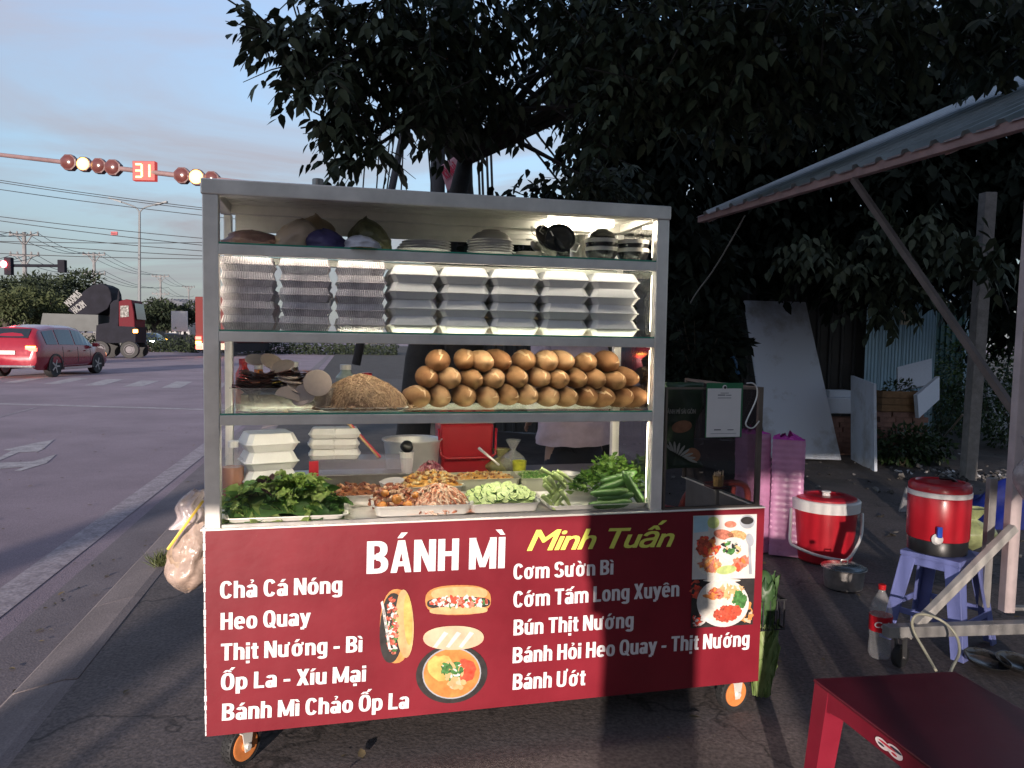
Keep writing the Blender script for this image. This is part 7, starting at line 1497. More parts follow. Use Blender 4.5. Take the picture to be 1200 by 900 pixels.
tdark = mat('dark_truck_paint', (.014, .014, .020), rough=.85, var=.3, scale=2, spec=.15); tbed = mat('grey_truck_bed', (.09, .095, .095), rough=.85, var=.2, scale=1)
tprism([(139, 353), (148, 350.5), (154, 351.5), (157, 366), (158, 380), (157.5, 396), (141, 396), (139, 380)], 0, 2.3, 'cab', mat('red_truck_paint', (.085, .006, .012), rough=.7, var=.1, spec=.2), bev=.05)
tprism([(129, 356), (133, 352), (139.5, 350.5), (138.5, 396), (115, 400), (115, 380), (128, 378)], .03, 2.25, 'cab_back', tdark, bev=.03); tprism([(113, 381), (159, 383), (158.5, 402), (112, 402)], -.03, 2.33, 'chassis', tdark)
tprism([(50, 367), (115, 369), (115, 388), (46, 388)], .0, 2.4, 'bed', tbed); tprism([(79, 364), (86, 354), (98, 341), (108, 334), (119, 332), (127, 336), (130, 343), (131, 352), (126, 362), (113, 369), (90, 369)], .15, 2.2, 'crane_body', tdark, bev=.05)
tprism([(141, 358.5), (150.5, 358), (151, 371), (141, 372)], -.03, .02, 'side_window', glassd); ca_, cb_2 = tp(154.5, 355, 0), tp(157.6, 374, 0); ws_ = MB(); ws_.add([(cb_2[0] + .10, .15, cb_2[2]), (cb_2[0] + .10, 2.15, cb_2[2]), (ca_[0] + .10, 2.1, ca_[2]), (ca_[0] + .10, .2, ca_[2])], [(0, 1, 2, 3)]); ws_.build('windscreen', glassd, tk_); tprism([(137, 352), (140, 351), (139.5, 340), (138.5, 340)], .5, .6, 'exhaust', tdark)
tprism([(156, 386), (159.5, 386), (159.5, 390), (156, 390)], -.05, .3, 'headlight', amber)
for x, y, r in ((152, 409.5, .50), (117.5, 406.5, .50)):
    q = tp(x, y, 0); w = MB().lathe([(.3, -.02), (r * .95, -.02), (r, .03), (r, .28), (r * .95, .33)], 28, (0, 0, 0), 'y'); wo = w.build('wheel', black, tk_, smooth='auto', loc=(q[0], -.06, .50)); MB().lathe([(.05, -.05), (.12, -.05), (.14, -.03), (.26, -.01), (.28, -.035), (.30, -.02)], 24, (0, 0, 0), 'y').build('rim', mat('dusty_truck_rim', (.16, .15, .16), rough=.85, spec=.2), wo)
    w = MB().lathe([(.3, 0), (r, .03), (r, .28), (r * .95, .33)], 24, (0, 0, 0), 'y'); w.build('wheel', black, tk_, smooth='auto', loc=(q[0], 1.95, .50))
for s_, x0, y0, x1, y1, hh in (('MAXIMUS', 81, 360, 96.5, 345.5, .42), ('HACXIM', 88, 368, 101.5, 358.5, .42)):
    A, B = tp(x0, y0, .1), tp(x1, y1, .1); L_ = sqrt((B[0] - A[0]) ** 2 + (B[2] - A[2]) ** 2); tt_ = text('crane_lettering', s_, (0, 0, L_, hh), mat('faded_white_lettering', (.16, .16, .16)), tk_, bold=.012); tt_.location = (A[0], .12, A[2]); tt_.rotation_euler = (0, -math.atan2(B[2] - A[2], B[0] - A[0]), 0)
# ---- red box truck at the right of the road
P = atz(229, 417.5, RZ); rt = thing('box_truck', 'red box truck with lit tail lights, half hidden behind the cart post', 'truck', (P.x, P.y, RZ), radians(0))
MB().bb((0, 0, .9), (2.2, 6.5, 3.9)).build('box_body', mat('red_truck_box', (.10, .010, .010), rough=.8, var=.15, scale=1), rt, bevel=.05); MB().bb((.05, -.05, .45), (2.35, .1, .88)).build('rear_bumper', mat('pale_bumper', (.4, .38, .3)), rt)
for x in (.05, 1.95):
    for k in range(3): MB().bb((x, -.09, .5 + .3 * k), (x + .38, -.06, .70 + .3 * k)).build('tail_light', (tail_r, amber, tail_r)[k], rt)
for x in (.25, 2.0): MB().lathe([(.3, -.15), (.48, -.15), (.5, 0), (.48, .15), (.3, .15)], 24, (0, 0, 0), 'x').build('wheel', black, rt, loc=(x + .05, 1.2, .5))
MB().bb((.2, 1, .3), (2.2, 8.3, .85)).build('chassis', tdark, rt); MB().bb((.1, 6.6, .85), (2.3, 8.4, 2.7)).build('cab', carred, rt, bevel=.05)
# ---- far traffic with headlights
for x, y, Y, lb in ((176, 398, 62, 'dark car with glaring headlights beside the truck'), (201, 399, 75, 'smaller dark car far down the road with headlights on')):
    P = aty(x, 405, Y); car(lb, (P.x, Y, RZ), radians(-78), SEDAN, card, front_on=True, wheel=.32, wb=2.55)
for k, (x, lb) in enumerate(((222, 'dark motorcycle far off with its lamp on, right of the white sign'),)):
    P = aty(x, 402, 80); t = thing('motorcycle', lb, 'motorcycle', (P.x, 80, RZ), -1.4)
    for ax in (-.62, .62): MB().lathe([(.2, -.04), (.29, -.04), (.3, 0), (.29, .04), (.2, .04)], 20, (0, 0, 0), 'y').build('wheel', black, t, loc=(ax, 0, .3))
    MB().hexa([(-.7, -.12, .45), (.4, -.12, .40), (.4, .12, .40), (-.7, .12, .45), (-.7, -.12, .8), (.5, -.12, .95), (.5, .12, .95), (-.7, .12, .8)]).build('frame', card, t, bevel=.03); MB().blob((.6, 0, .85), (.09, .12, .12), 0, 10, 8).build('headlight', headl, t)
# ---- traffic signal arm over the road
sigm = mat('signal_grey', (.20, .13, .13), rough=.5, var=.2, scale=3); sigd = mat('signal_housing', (.09, .03, .028), rough=.45, var=.2)
A0 = aty(-60, 174.5, 20.4); A1 = aty(540, 243.7, 18.9); ts_ = thing('traffic_signal', 'traffic signal arm with lit amber lamps and a red countdown of 31', 'traffic light', (A1.x, A1.y, RZ))
o_ = Vector((A1.x, A1.y, RZ)); MB().tube([A1 - o_, A0 - o_], [.085, .05], 14).build('arm', sigm, ts_, smooth=True); MB().tube([(0, 0, 0), (0, 0, A1.z + .1 - RZ)], [.13, .10], 16).build('pole', sigm, ts_, smooth=True)
ylamp = emis('amber_signal', (1., .56, .10), 3.4); doff = mat('lamp_off', (.10, .03, .025), rough=.2, spec=.8)
ax_ = (A1 - A0).normalized()
def onarm(x):
    f = (x + 60) / 600; return aty(x, 174.5 + 69.2 * f, 20.4 - 1.5 * f)
for x, on, r in ((82, 0, .215), (99.5, 1, .195), (117, 0, .205), (133.5, 0, .215), (214.5, 0, .215), (231.5, 1, .215), (249, 0, .20)):
    P = onarm(x) - o_; h_ = MB(); ring_ = [(r * 1.0, .08), (r, -.09), (r * .8, -.10)]; h_.lathe([(r * .3, .10)] + ring_, 8, P, 'y', M=Matrix.Rotation(pi / 8, 3, 'Y')) ; ho = h_.build('signal_head', sigd, ts_)
    lm_ = MB().lathe([(r * .80, -.1005), (r * .6, -.13), (r * .3, -.15), (.005, -.155)], 24, P, 'y'); lm_.v = [(v[0], v[1], v[2]) for v in lm_.v]; lm_.build('lamp', ylamp if on else doff, ho, smooth='auto')
    continue
    vz = MB(); vz.grid(lambda i, j, P=P, r=r: (P.x + r * .9 * cos(pi * i), P.y - .10 - .2 * j, P.z + r * .9 * sin(pi * i)), 12, 1); vz.build('visor', sigd, ho)
P = onarm(170.5) - o_; cb = MB().box(P + Vector((0, -.02, 0)), (.58, .16, .50)).build('countdown_box', emis('countdown_red_panel', (1., .05, .03), .17), ts_, bevel=.01); dg = emis('countdown_digit', (1., .48, .14), 2.6); mb = MB()
def seg(cx, cz, on):
    w_, h_, t_ = .085, .16, .042; S7 = {'a': (0, h_, 1), 'b': (w_, h_ / 2, 0), 'c': (w_, -h_ / 2, 0), 'd': (0, -h_, 1), 'e': (-w_, -h_ / 2, 0), 'f': (-w_, h_ / 2, 0), 'g': (0, 0, 1)}
    for k in on: x, z, hz = S7[k]; mb.box((P.x + cx + x, P.y - .115, P.z + cz + z), (w_ * 1.75 if hz else t_, .02, t_ if hz else h_ * .92))
seg(-.125, 0, 'abcdg'); seg(.07, 0, 'bc'); mb.build('countdown_digits', dg, cb)
# ---- second signal at far left
P0 = aty(-15, 311, 46); P1 = aty(70, 311.5, 46); t = thing('traffic_signal', 'far traffic signal arm with one red lamp at the left edge', 'traffic light', P0)
MB().tube([(0, 0, 0), P1 - P0], .09, 8).build('arm', tdark, t)
MB().tube([(0, 0, 0), (0, 0, RZ - P0.z)], .14, 10).build('pole', tdark, t)
for x, on in ((10.5, 1), (73, 0)):
    Q = aty(x, 312, 45.8) - P0; h_ = MB().box(Q, (.42, .3, 1.05 if on else .75)).build('signal_head', tdark, t, bevel=.02)
Q = aty(4, 309.5, 45.6) - P0; MB().blob(Q, (.20, .1, .20), 0, 14, 8).build('lamp', emis('red_signal', (1., .05, .06), 25.), t)
# ---- street lamp, power poles, wires
P = aty(163, 405, 52); sl_ = thing('street_lamp', 'tall grey street lamp with two spread arms', 'street lamp', (P.x, 52, RZ)); o_ = Vector((P.x, 52, RZ)); lampm = mat('lamp_pole_grey', (.13, .14, .15), rough=.5, var=.1)
top = aty(163.5, 249, 52) - o_; MB().tube([(0, 0, 0), top], [.13, .075], 10).build('pole', lampm, sl_)
for pts in ([(163.5, 249), (160, 244), (152, 240), (128, 232)], [(163.5, 249), (167, 245), (173, 242), (196, 236.5)]):
    q = [aty(x, y, 52) - o_ for x, y in pts]; a = MB().tube(smooth_path(q), .05, 8).build('lamp_arm', lampm, sl_, smooth=True); d = (q[-1] - q[-2]).normalized(); MB().bar(q[-1] - d * .9, q[-1], .22, .10).build('lamp_head', lampm, a)
cpole = mat('concrete_pole', (.16, .16, .165), rough=.8, var=.15, scale=3)
pls = [(28, 272, 80, 'nearest left power pole with two crossarms', 17), (110, 296, 102, 'second power pole with two crossarms, above the truck', 13), (188, 322, 146, 'third power pole, right of the street lamp', 10), (221, 335, 185, 'farthest power pole by the cart post', 7)]
tops = []
for x, y, Y, lb, hw in pls:
    T_ = aty(x, y, Y); t = thing('power_pole', lb, 'power pole', (T_.x, Y, RZ), group='power poles along the road'); MB().tube([(0, 0, 0), (0, 0, T_.z - RZ)], [.28, .18], 8).build('pole', cpole, t)
    hwm = hw / 885 * Y; tops.append((T_, hwm))
    for dz in (.3, 1.9 * Y / 100 + .9):
        MB().bar((-hwm, 0, T_.z - RZ - dz), (hwm, 0, T_.z - RZ - dz), .18, .18).build('crossarm', cpole, t)
        for s_ in (-1, 1): MB().bar((s_ * hwm * .55, 0, T_.z - RZ - dz), (0, 0, T_.z - RZ - dz - 1.2), .1, .1).build('brace', cpole, t)
        for s_ in (-1, -.5, .5, 1): MB().lathe([(.10, 0), (.12, .1), (.06, .3)], 6, (s_ * hwm * .95, 0, T_.z - RZ - dz + .1)).build('insulator', cpole, t)
wirem = mat('black_wire', (.03, .03, .032), rough=.6, var=.1)
def wire(P0, P1, r, sag, lb, grp='overhead wires'):
    n = 14; P = [P0.lerp(P1, i / n) - Vector((0, 0, sag * 4 * (i / n) * (1 - i / n))) for i in range(n + 1)]; b = P[0].copy(); tag(MB().tube([p - b for p in P], r, 4).build('overhead_wire', wirem, None, loc=b), lb, 'wire', grp)
cw_ = ['topmost', 'second', 'third', 'fourth', 'fifth', 'sixth', 'seventh', 'eighth', 'lowest']
for k, (y0, y1, Y) in enumerate(((209.5, 241, 34), (212, 243.5, 34), (220.5, 250, 36), (253, 277, 44), (257.5, 285, 44), (271, 292, 52), (285, 283, 60), (284, 298, 60), (298.5, 302, 70))):
    wire(aty(-30, y0 - 3, Y), aty(330, y1 + (y1 - y0) * .4, Y), Y * .00045, Y * .003, f'long overhead wire crossing the left sky, {cw_[k]} of the bundle from the top')
ends = [aty(-70, 255, 62)] + [t_[0] for t_ in tops]; hws = [2.] + [t_[1] for t_ in tops]
for i in range(len(ends) - 1):
    for dz in (0, 2.4):
        for f, nm_ in ((-.9, 'left'), (.1, 'middle'), (.9, 'right')):
            wire(ends[i] + Vector((hws[i] * f, 0, -dz)), ends[i + 1] + Vector((hws[i + 1] * f, 0, -dz)), .03, .9, f'{nm_} {"upper" if not dz else "lower"} wire {["before the nearest", "from the nearest to the second", "from the second to the third", "from the third to the farthest"][i]} power pole', 'wires between power poles')
P = aty(134, 273.5, 44); tag(MB().bb((-.19, -.03, -.1), (.19, .03, .1)).build('small_red_sign', mat('small_sign_red', (.28, .05, .06), var=.1), None, loc=P), 'small red sign hanging from the overhead wires', 'sign')
# ---- median, hedge, sign, buildings, trees
pa, pb = atz(150, 407, RZ), atz(330, 403.5, RZ); md = struct(MB().bar(pa + Vector((0, 0, .1)), pb + Vector((0, 0, .1)), .6, .28).build('median_kerb', M_kerb)); 
for k in range(16):
    a = pa.lerp(pb, k / 16 + .01); b = pa.lerp(pb, (k + .9) / 16)
    MB().bar(a + Vector((0, -.02, .12)), b + Vector((0, -.02, .12)), .66, .30).build('kerb_block', mat('white_kerb_paint', (.42, .42, .42)) if k % 2 else tdark, md)
far_leaf = leafmat('far_tree_leaf', (.014, .026, .014), (.045, .065, .028), .8, .15); far_leafl = leafmat('far_tree_leaf_light', (.04, .06, .02), (.10, .12, .05), .8, .2)
def tree(lb, x, y0, Y, hh, crown, n, size, m_, name='tree', tr=.2, group='trees across the road'):
    P = aty(x, y0, Y); t = thing(name, lb, 'tree', (P.x, Y, RZ), group=group); mb = MB(); mb.tube([(0, 0, 0), (.1, 0, hh * .4), (.05, .1, hh * .75)], [tr, tr * .75, tr * .4], 8)
    cs = []
    for k in range(9):
        a = rnd(0, 6.3); q = Vector((cos(a) * crown * rnd(.3, .75), sin(a) * crown * rnd(.2, .6), hh * rnd(.55, .93))); cs.append(q); mb.tube([(.08, 0, hh * .4), q * .6 + Vector((0, 0, hh * .25)), q], [tr * .5, tr * .3, tr * .12], 5)
    mb.build('trunk', mat('tree_bark', (.045, .038, .030), rough=.9, var=.3, bump=.6), t)
    idx = np.random.randint(0, len(cs), n); C0_ = np.array([list(c) for c in cs])[idx]; u_ = np.random.normal(size=(n, 3)); u_ /= np.linalg.norm(u_, axis=1)[:, None]; r = np.random.uniform(.2, 1, n)[:, None] ** .5
    Pn = C0_ + u_ * r * np.array([crown * .42, crown * .42, hh * .17]) * np.random.uniform(.8, 1.25, (n, 1)); o = bpy.data.objects.new('crown', leaf_mesh('crown', Pn, u_ + np.random.normal(0, .6, (n, 3)) - np.array([0, 0, .3]), np.random.normal(size=(n, 3)) + np.array([0, 0, .8]), np.random.uniform(size * .5, size * 1.4, n), m_)); COL.objects.link(o); o.parent = t; o['kind'] = 'stuff'
    return t
tree('dark tree at the left edge behind the far signal', 5, 400, 66, 6.2, 4.0, 7000, .30, far_leaf); tree('wide dark tree behind the nearest power pole', 66, 400, 62, 6.3, 4.2, 9000, .30, far_leaf); tree('pale green tree in front of the dark one behind the truck', 55, 400, 56, 4.2, 2.8, 4500, .26, far_leafl); tree('small pale tree at the left edge beside the red car', 6, 400, 50, 4.0, 2.0, 3000, .24, far_leafl)
tree('bushy dark tree right behind the truck cab', 180, 400, 90, 5.0, 3.0, 4500, .34, far_leaf); tree('round dark tree right of the white sign', 216, 400, 95, 5.2, 3.4, 5200, .34, far_leaf); tree('low dark tree between the truck and the power pole', 195, 400, 110, 4.5, 4., 3000, .4, far_leaf)
for k in range(12):
    x = -20 + k * 24; tree(f'low distant tree on the skyline, {ORD[k]} from the left', x, 400, 135 + rnd(-8, 8), rnd(4.2, 6.0), rnd(4.5, 6.5), 1800, .6, far_leaf, group='low distant skyline trees')
hw_ = mat('hedge_wall', (.10, .10, .10), rough=.9, var=.2)
P = aty(60, 398, 70); tag(MB().bb((-28, 0, RZ), (14, .3, 1.25)).build('low_wall', hw_, None, loc=(P.x, 70, 0)), 'long low grey wall across the road behind the vehicles', 'wall')
n = 9000; Pn = np.stack([np.random.uniform(-38, -9, n), 58 + np.random.uniform(0, 2., n), RZ + np.random.uniform(0, 1.0, n) * (1 + .3 * np.random.normal(size=n))], 1); o = bpy.data.objects.new('median_hedge', leaf_mesh('median_hedge', Pn, np.random.normal(size=(n, 3)), np.random.normal(size=(n, 3)), np.random.uniform(.12, .3, n), far_leaf)); COL.objects.link(o); tag(o, 'low dark hedge growing along the road median', 'hedge', kind='stuff')
bwall = mat('pale_plaster', (.30, .30, .30), rough=.8, var=.12, scale=.6); broof = mat('grey_roof', (.16, .16, .17), rough=.6, var=.15)
for x, Y, w_, h_, lb in ((197, 150, 9, 6.5, 'pale house with a gable roof far behind the trees'), (212, 170, 12, 5.5, 'low pale building beyond the round tree'), (235, 120, 10, 4.8, 'low grey building beside the cart post'), (150, 140, 10, 5., 'low building behind the truck')):
    P = aty(x, 398, Y); t = thing('house', lb, 'house', (P.x, Y, RZ)); MB().bb((-w_ / 2, 0, 0), (w_ / 2, 6, h_)).build('wall', bwall, t); MB().add([(-w_ / 2 - .4, -.5, h_), (w_ / 2 + .4, -.5, h_), (w_ / 2 + .4, 6.5, h_), (-w_ / 2 - .4, 6.5, h_), (-w_ / 2 - .4, 3, h_ + 1.8), (w_ / 2 + .4, 3, h_ + 1.8)], [(0, 1, 5, 4), (2, 3, 4, 5), (0, 4, 3), (1, 2, 5), (0, 3, 2, 1)]).build('roof', broof, t)
    for k in range(3):
        wo = MB().bb((-.6, -.06, 0), (.6, -.002, 1.4)).build('window', mat('far_window_frame', (.25, .25, .25)), t, loc=(-w_ / 2 + w_ * (k + .5) / 3, 0, h_ - 2.4)); MB().bb((-.5, -.09, .1), (.5, -.062, 1.3)).build('pane', glassd, wo)
P = aty(211, 377, 78); t = thing('road_sign', 'white rectangular sign board beyond the junction', 'sign', (P.x, 78, RZ)); MB().bb((-.9, -.03, P.z - RZ - 1.0), (1.1 - .3, .03, P.z - RZ + 1.1)).build('sign_board', mat('sign_white', (.55, .52, .52)), t); MB().tube([(0, .05, 0), (0, .05, P.z - RZ)], .06, 8).build('pole', lampm, t)
for k in range(14): # roadside litter on the asphalt
    pass
# ================================================================== the big trees over the cart
bark = mat('dark_bark', (.020, .018, .016), rough=.9, col2=(.05, .044, .038), scale=9, bump=.9, bscale=16)
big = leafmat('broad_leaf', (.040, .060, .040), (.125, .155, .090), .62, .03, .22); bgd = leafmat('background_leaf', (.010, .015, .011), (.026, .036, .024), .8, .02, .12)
def W(x, y, Y): return aty(x, y, Y)
def twigs(clusters, dens, lmin, lmax, per=9, droop=.5, step=.043):
    P, D, Nn, L_ = [], [], [], []; tw = []
    for cx, cy, Y, rx, ry, dep in clusters:
        c = W(cx, cy, Y); k = Y / 885.; vol = rx * k * ry * k; n = int(dens * vol) + 3
        for i in range(n):
            u_ = np.random.normal(size=3); u_ /= np.linalg.norm(u_); r = random.random() ** .4
            o = np.array([c.x + u_[0] * r * rx * k, c.y + u_[1] * r * dep, c.z + u_[2] * r * ry * k]); d = np.array([u_[0] * .8, u_[1] * .5, u_[2] * .2 - droop * .5]) + np.random.normal(0, .35, 3); d /= np.linalg.norm(d)
            p = o - d * step * per * .6; tw.append((p.copy(), d.copy()))
            for q in range(per):
                p = p + d * step; d = d + np.array([0, 0, -.06]); d /= np.linalg.norm(d); side = np.cross(d, [0, 0, 1.]); side /= np.linalg.norm(side) + 1e-6; s_ = 1 if q % 2 else -1
                ld = d * .55 + side * s_ * .65 + np.array([0, 0, -droop * rnd(.4, 1.9)]); P.append(p.copy()); D.append(ld + np.random.normal(0, .12, 3)); Nn.append(np.array([0, 0, 1.]) + np.random.normal(0, .35, 3) + d * .3); L_.append(rnd(lmin, lmax))
    return np.array(P), np.array(D), np.array(Nn), np.array(L_), tw
CL = [(303, 32, 5.0, 26, 20, .35), (335, 62, 5.0, 30, 32, .4), (352, 104, 5.0, 22, 12, .3), (395, 50, 5.3, 60, 55, .6), (405, 110, 5.1, 45, 45, .5), (392, 150, 5.0, 25, 25, .3), (402, 188, 4.9, 18, 14, .2), (440, 172, 5.0, 28, 14, .25), (470, 30, 5.5, 80, 50, .7), (480, 90, 5.4, 60, 50, .6), (500, 140, 5.4, 40, 28, .4), (545, 40, 5.8, 70, 60, .7), (560, 100, 5.8, 45, 40, .5), (548, 150, 6.2, 24, 22, .3),
      (640, 10, 6., 70, 25, .6), (690, 60, 5.6, 50, 60, .6), (725, 120, 5.2, 45, 35, .4), (700, 160, 5.4, 35, 20, .3), (760, 40, 5.4, 80, 55, .7), (790, 90, 5.2, 60, 50, .5), (850, 50, 5.0, 80, 60, .6), (860, 120, 5.2, 70, 45, .5), (930, 40, 5.0, 80, 50, .6), (950, 100, 5.4, 60, 55, .5), (1030, 40, 5.2, 80, 50, .6), (1110, 30, 5.2, 90, 40, .6), (1180, 40, 5.2, 60, 50, .6), (700, 215, 6.6, 60, 30, .4), (600, 130, 6.6, 30, 30, .3)]
P, D, Nn, L_, tw = twigs(CL, 470, .07, .135)
big_tree = thing('broadleaf_tree', 'big dark broad-leaved tree hanging over the food cart', 'tree', (-.45, 6.9, 0)); TO = np.array([-.45, 6.9, 0])
P = P - TO
# the leaves that show largest are pieces of their own, the rest one mass
dist = np.linalg.norm(P + TO - np.array([0, 0, H]), axis=1) / L_; order = np.argsort(dist); own = order[:280]; rest = order[280:]
o = bpy.data.objects.new('leaves', leaf_mesh('leaves', P[rest], D[rest], Nn[rest], L_[rest], big)); COL.objects.link(o); o.parent = big_tree; o['kind'] = 'stuff'
one = leaf_mesh('leaf', np.zeros((1, 3)), np.array([[0, 1., 0]]), np.array([[0, 0, 1.]]), np.ones(1), big)
Xf, Yf, Zf = frames(D[own], Nn[own])
for i, k in enumerate(own):
    o = bpy.data.objects.new('leaf', one); COL.objects.link(o); o.parent = big_tree
    m_ = Matrix((Xf[i], Yf[i], Zf[i])).transposed().to_4x4(); o.rotation_euler = m_.to_euler(); o.location = P[k]; o.scale = (L_[k],) * 3
tm_ = MB(); T0 = Vector((-.45, 6.9, 0)); base = W(478, 520, 6.7) - T0; base.z = -.05; mid = W(492, 420, 6.7) - T0; up1 = W(520, 300, 6.8) - T0; fk = W(545, 190, 6.8) - T0
tm_.tube([base, base.lerp(mid, .5), mid, up1, fk], [.19, .15, .13, .10, .07], 16); tm_.build('trunk', bark, big_tree, smooth=True)
lb__ = MB(); 
for cx, cy, Y, rx, ry, dep in CL:
    c = W(cx, cy, Y) - T0; m1 = fk.lerp(c, .45) + Vector((rnd(-.1, .1), rnd(-.1, .1), .25 + rnd(0, .3))); lb__.tube([fk, m1, c], [.04, .025, .010], 6)
for p, d in random.sample(tw, min(420, len(tw))):
    p = p - TO; lb__.tube([p - d * .15, p + d * .22, p + d * .42 - np.array([0, 0, .03])], [.006, .004, .002], 4, cap=False)
lb__.build('limbs', bark, big_tree)
# darker masses behind, over and around
def mass(lb, base, clusters, dens, lmin, lmax, m_=bgd, tr=.2, world=None, name='background_tree', droop=.5):
    t = thing(name, lb, 'tree', base); P, D, Nn, L_, tw = twigs(clusters, dens, lmin, lmax, droop=droop, step=(lmin + lmax) * .22); B = np.array(base)
    o = bpy.data.objects.new('crown', leaf_mesh('crown', P - B, D, Nn, L_, m_)); COL.objects.link(o); o.parent = t; o['kind'] = 'stuff'
    mb = MB(); Bv = Vector(base); c0 = clusters[0]; f_ = Vector((0, 0, 2.2)); mb.tube([(0, 0, -.05), (.03, 0, 1.), f_], [tr, tr * .85, tr * .7], 10)
    for cx, cy, Y, rx, ry, dep in clusters: c = W(cx, cy, Y) - Bv; mb.tube([f_, f_.lerp(c, .5) + Vector((0, 0, .2)), c], [tr * .45, tr * .25, .015], 6)
    mb.build('trunk', bark, t, smooth=True); return t
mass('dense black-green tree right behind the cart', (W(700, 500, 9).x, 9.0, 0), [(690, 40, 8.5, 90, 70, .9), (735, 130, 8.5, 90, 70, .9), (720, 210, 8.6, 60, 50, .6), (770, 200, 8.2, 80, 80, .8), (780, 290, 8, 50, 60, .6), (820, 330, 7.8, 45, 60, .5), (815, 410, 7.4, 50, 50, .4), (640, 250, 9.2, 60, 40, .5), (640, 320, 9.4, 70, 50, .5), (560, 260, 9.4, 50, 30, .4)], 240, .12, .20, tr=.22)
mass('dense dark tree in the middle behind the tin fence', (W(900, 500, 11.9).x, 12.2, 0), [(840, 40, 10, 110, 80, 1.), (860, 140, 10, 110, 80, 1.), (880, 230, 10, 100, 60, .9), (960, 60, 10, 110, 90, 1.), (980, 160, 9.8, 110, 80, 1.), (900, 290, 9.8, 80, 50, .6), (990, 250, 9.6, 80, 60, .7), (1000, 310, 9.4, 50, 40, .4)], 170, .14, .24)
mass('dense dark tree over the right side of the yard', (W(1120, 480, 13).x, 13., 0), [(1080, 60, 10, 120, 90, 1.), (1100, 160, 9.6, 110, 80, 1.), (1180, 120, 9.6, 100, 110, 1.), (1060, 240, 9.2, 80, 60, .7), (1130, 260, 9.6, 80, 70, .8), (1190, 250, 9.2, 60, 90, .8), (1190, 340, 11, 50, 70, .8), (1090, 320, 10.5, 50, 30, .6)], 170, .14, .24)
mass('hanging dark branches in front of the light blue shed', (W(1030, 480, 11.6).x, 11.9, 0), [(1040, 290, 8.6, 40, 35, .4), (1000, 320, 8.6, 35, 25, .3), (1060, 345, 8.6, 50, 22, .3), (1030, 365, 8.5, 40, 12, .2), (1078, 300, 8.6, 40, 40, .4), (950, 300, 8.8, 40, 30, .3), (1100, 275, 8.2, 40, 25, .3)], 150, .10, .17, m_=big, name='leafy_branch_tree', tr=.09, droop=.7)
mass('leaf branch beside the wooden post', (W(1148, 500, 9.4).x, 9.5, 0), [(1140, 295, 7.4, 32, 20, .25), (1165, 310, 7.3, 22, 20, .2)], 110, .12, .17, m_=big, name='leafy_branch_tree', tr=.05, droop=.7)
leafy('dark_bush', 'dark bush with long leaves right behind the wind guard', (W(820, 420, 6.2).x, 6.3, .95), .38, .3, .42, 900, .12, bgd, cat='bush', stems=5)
# unseen canopy added above and behind the camera to darken the ground
t = thing('added_shade_tree', 'unseen tree, its crown added over the pavement to cut the sky light', 'tree', (3.6, 1.6, 0)); n = 14000
c_ = np.array([(1.6, 3.6, 4.6), (3.2, 2.6, 4.6), (.6, 1.6, 4.9), (2.4, .4, 4.8), (3.8, .2, 4.9), (1.2, -1.0, 5.2), (4.6, 3.6, 4.8), (3.4, -1.4, 5.1), (.0, 4.6, 4.7), (5.6, 1.6, 4.9), (-.3, 2.8, 5.0)])[np.random.randint(0, 11, n)]
Pn = c_ + np.random.normal(0, .55, (n, 3)) * np.array([1, 1, .45]) - np.array([3.6, 1.6, 0]); o = bpy.data.objects.new('crown', leaf_mesh('crown', Pn, np.random.normal(size=(n, 3)) - np.array([0, 0, .6]), np.random.normal(0, .5, (n, 3)) + np.array([0, 0, 1.]), np.random.uniform(.17, .30, n), big)); COL.objects.link(o); o.parent = t; o['kind'] = 'stuff'
mb = MB().tube([(0, 0, -.05), (.05, .05, 1.8), (-.1, 0, 3.6)], [.2, .17, .14], 12)
for q in ((1.6, 3.6, 4.6), (3.2, 2.6, 4.6), (.6, 1.6, 4.9), (2.4, .4, 4.8), (1.2, -1.0, 5.2), (4.6, 3.6, 4.8), (3.4, -1.4, 5.1), (0, 4.6, 4.7), (5.6, 1.6, 4.9), (-.3, 2.8, 5.0)): v = Vector(q) - Vector((3.6, 1.6, 0)); mb.tube([(-.1, 0, 3.5), v * .5 + Vector((0, 0, 2.3)), v], [.08, .05, .02], 6)
mb.build('trunk', bark, t, smooth=True)
# utility poles, banner and cables behind the cart
dpm = mat('dark_pole', (.05, .05, .055), rough=.7, var=.2)
p = W(512, 300, 9.8); tag(MB().tube([(0, 0, 0), (0, 0, 6.2)], [.105, .085], 14).build('utility_pole', dpm, None, smooth=True, loc=(p.x, 9.8, 0)), 'dark utility pole rising behind the cart beside the pink banner', 'utility pole')
p = W(538, 300, 10.0); tag(MB().tube([(.12, 0, 0), (.05, 0, 2.5), (0, 0, 3.4), (-.06, 0, 6)], [.30, .22, .17, .12], 12).build('dead_trunk', bark, None, smooth=True, loc=(p.x, 10., 0)), 'thick dark trunk right behind the pink banner', 'trunk')
a, b = W(459, 222, 8.5), W(492, 60, 8.5); a = a + (a - b) * 1.3; a.z = max(a.z, 0); tag(MB().tube([(0, 0, 0), b - a], [.05, .035], 10).build('leaning_pole', dpm, None, smooth=True, loc=a), 'thin dark pole leaning behind the cart top, left of the banner', 'pole')
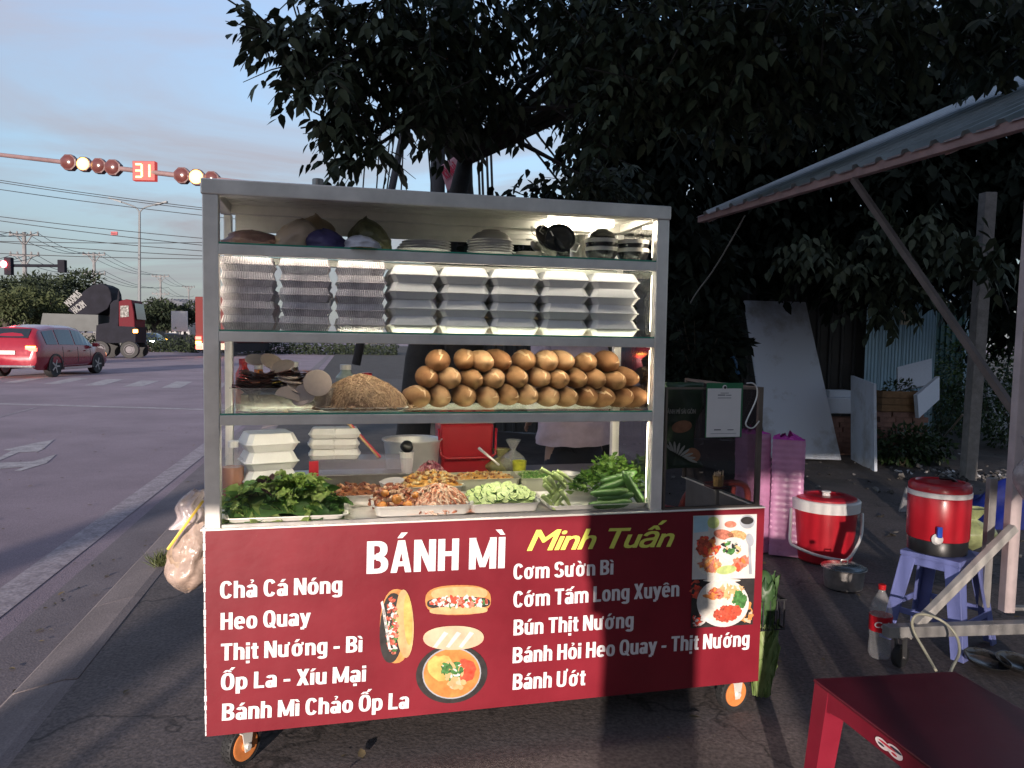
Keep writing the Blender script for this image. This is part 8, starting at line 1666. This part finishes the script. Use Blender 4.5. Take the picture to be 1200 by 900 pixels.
for k, (x0, x1, Y) in enumerate(((441, 452, 9), (425, 437, 9), (449, 470, 8.8), (453, 476, 8.9), (470, 478, 9), (506, 492, 9), (562, 556, 9.5), (566, 560, 9.5), (572, 566, 9.5), (577, 571, 9.5))):
    a, b = W(x0, 225, Y), W(x1, 60, Y); d = (b - a); a = a - d * .3; tag(MB().tube([(0, 0, 0), d * 1.6], .009 if k < 6 else .016, 5).build('cable', wirem, None, loc=a), f'steep dark cable behind the cart top, {ORD[k]} from the left', 'cable', 'steep cables behind the cart')
for k, (x0, y0, x1, y1) in enumerate(((590, 60, 700, 175), (598, 85, 700, 200), (585, 100, 690, 235), (590, 130, 680, 245))):
    a, b = W(x0, y0, 9.4), W(x1, y1, 9.4); tag(MB().tube([(0, 0, 0), b - a], .014, 5).build('cable', wirem, None, loc=a), f'slanting dark cable in the sky gap above the cart, {ORD[k]} from the top', 'cable', 'slanting cables above the cart')
bn_ = thing('pink_banner', 'small pink paper banner with red lettering tied to the dark pole', 'banner', W(530, 201, 7.9)); q = [W(x, y, 7.9) - W(530, 201, 7.9) for x, y in ((515.5, 195), (538, 180), (546, 218), (524, 224))]
mb = MB(); mb.grid(lambda i, j: tuple((q[0].lerp(q[1], i)).lerp(q[3].lerp(q[2], i), j) + Vector((0, .02 * noise.noise(Vector((i * 4, j * 4, 0))), 0))), 12, 12); bo = mb.build('sheet', mat('pink_banner_paper', (.50, .26, .30), rough=.6, var=.12), bn_, smooth=True); s_ = bo.modifiers.new('s', 'SOLIDIFY'); s_.thickness = .003
tx2 = text('banner_lettering', 'KÝ NHÀ', (0, 0, .17, .10), mat('banner_red', (.45, .02, .06)), bn_, bold=.004); dd_ = (q[1] - q[0]); tx2.rotation_euler = (0, -math.atan2(dd_.z, dd_.x), 0); tx2.location = q[0].lerp(q[3], .62) + dd_ * .12 + Vector((0, -.03, 0))
tx3 = text('banner_lettering', 'BÁN', (0, 0, .08, .04), mat('banner_red', (.45, .02, .06)), bn_, bold=.002); tx3.rotation_euler = tx2.rotation_euler; tx3.location = q[0].lerp(q[3], .9) + dd_ * .4 + Vector((0, -.03, 0))
wpath('hanging_wire', [W(873, 252, 6.2), W(855, 285, 6.3), W(835, 318, 6.6), W(815, 345, 6.8), W(800, 372, 7.)], .006, mat('pale_wire', (.25, .24, .22)), 'thin pale wire hanging from the tip of the awning', 'wire', 6)
wpath('blue_strap', [W(858, 418, 6.2), W(862, 430, 6.2), W(856, 440, 6.2), W(866, 436, 6.2)], .018, mat('blue_cloth', (.02, .10, .22)), 'scrap of blue plastic caught above the wind guard', 'scrap', 6)
P_ = [W(995, 470, 8), W(1020, 520, 8)]

n = 420; Pn = []
for i in range(n):
    k = random.random()
    if k < .35: p = Vector(rp_(rnd(-3, 14), rnd(-.28, .02), RZ + .012))
    elif k < .6: p = Vector(rp_(rnd(-3, 10), rnd(-3.5, -.3), RZ + .009))
    else: x_, y_ = rnd(-2, 5), rnd(1.8, 8); p = Vector((x_, y_, max(gz(x_, y_), -.003) + .008)); p = p if (p - K0).dot(RN) > .4 else Vector(rp_(rnd(-3, 10), rnd(-.28, .02), RZ + .012))
    Pn.append(list(p))
Dn = np.random.normal(size=(n, 3)); Dn[:, 2] = np.random.uniform(0, .15, n)
o = bpy.data.objects.new('fallen_leaves', leaf_mesh('fallen_leaves', np.array(Pn), Dn, np.random.normal(0, .15, (n, 3)) + np.array([0, 0, 1.]), np.random.uniform(.015, .06, n), leafmat('dry_leaf', (.06, .045, .02), (.26, .20, .11), .8, .05))); COL.objects.link(o); tag(o, 'dry fallen leaves scattered along the gutter, road and pavement', 'fallen leaves', kind='stuff')
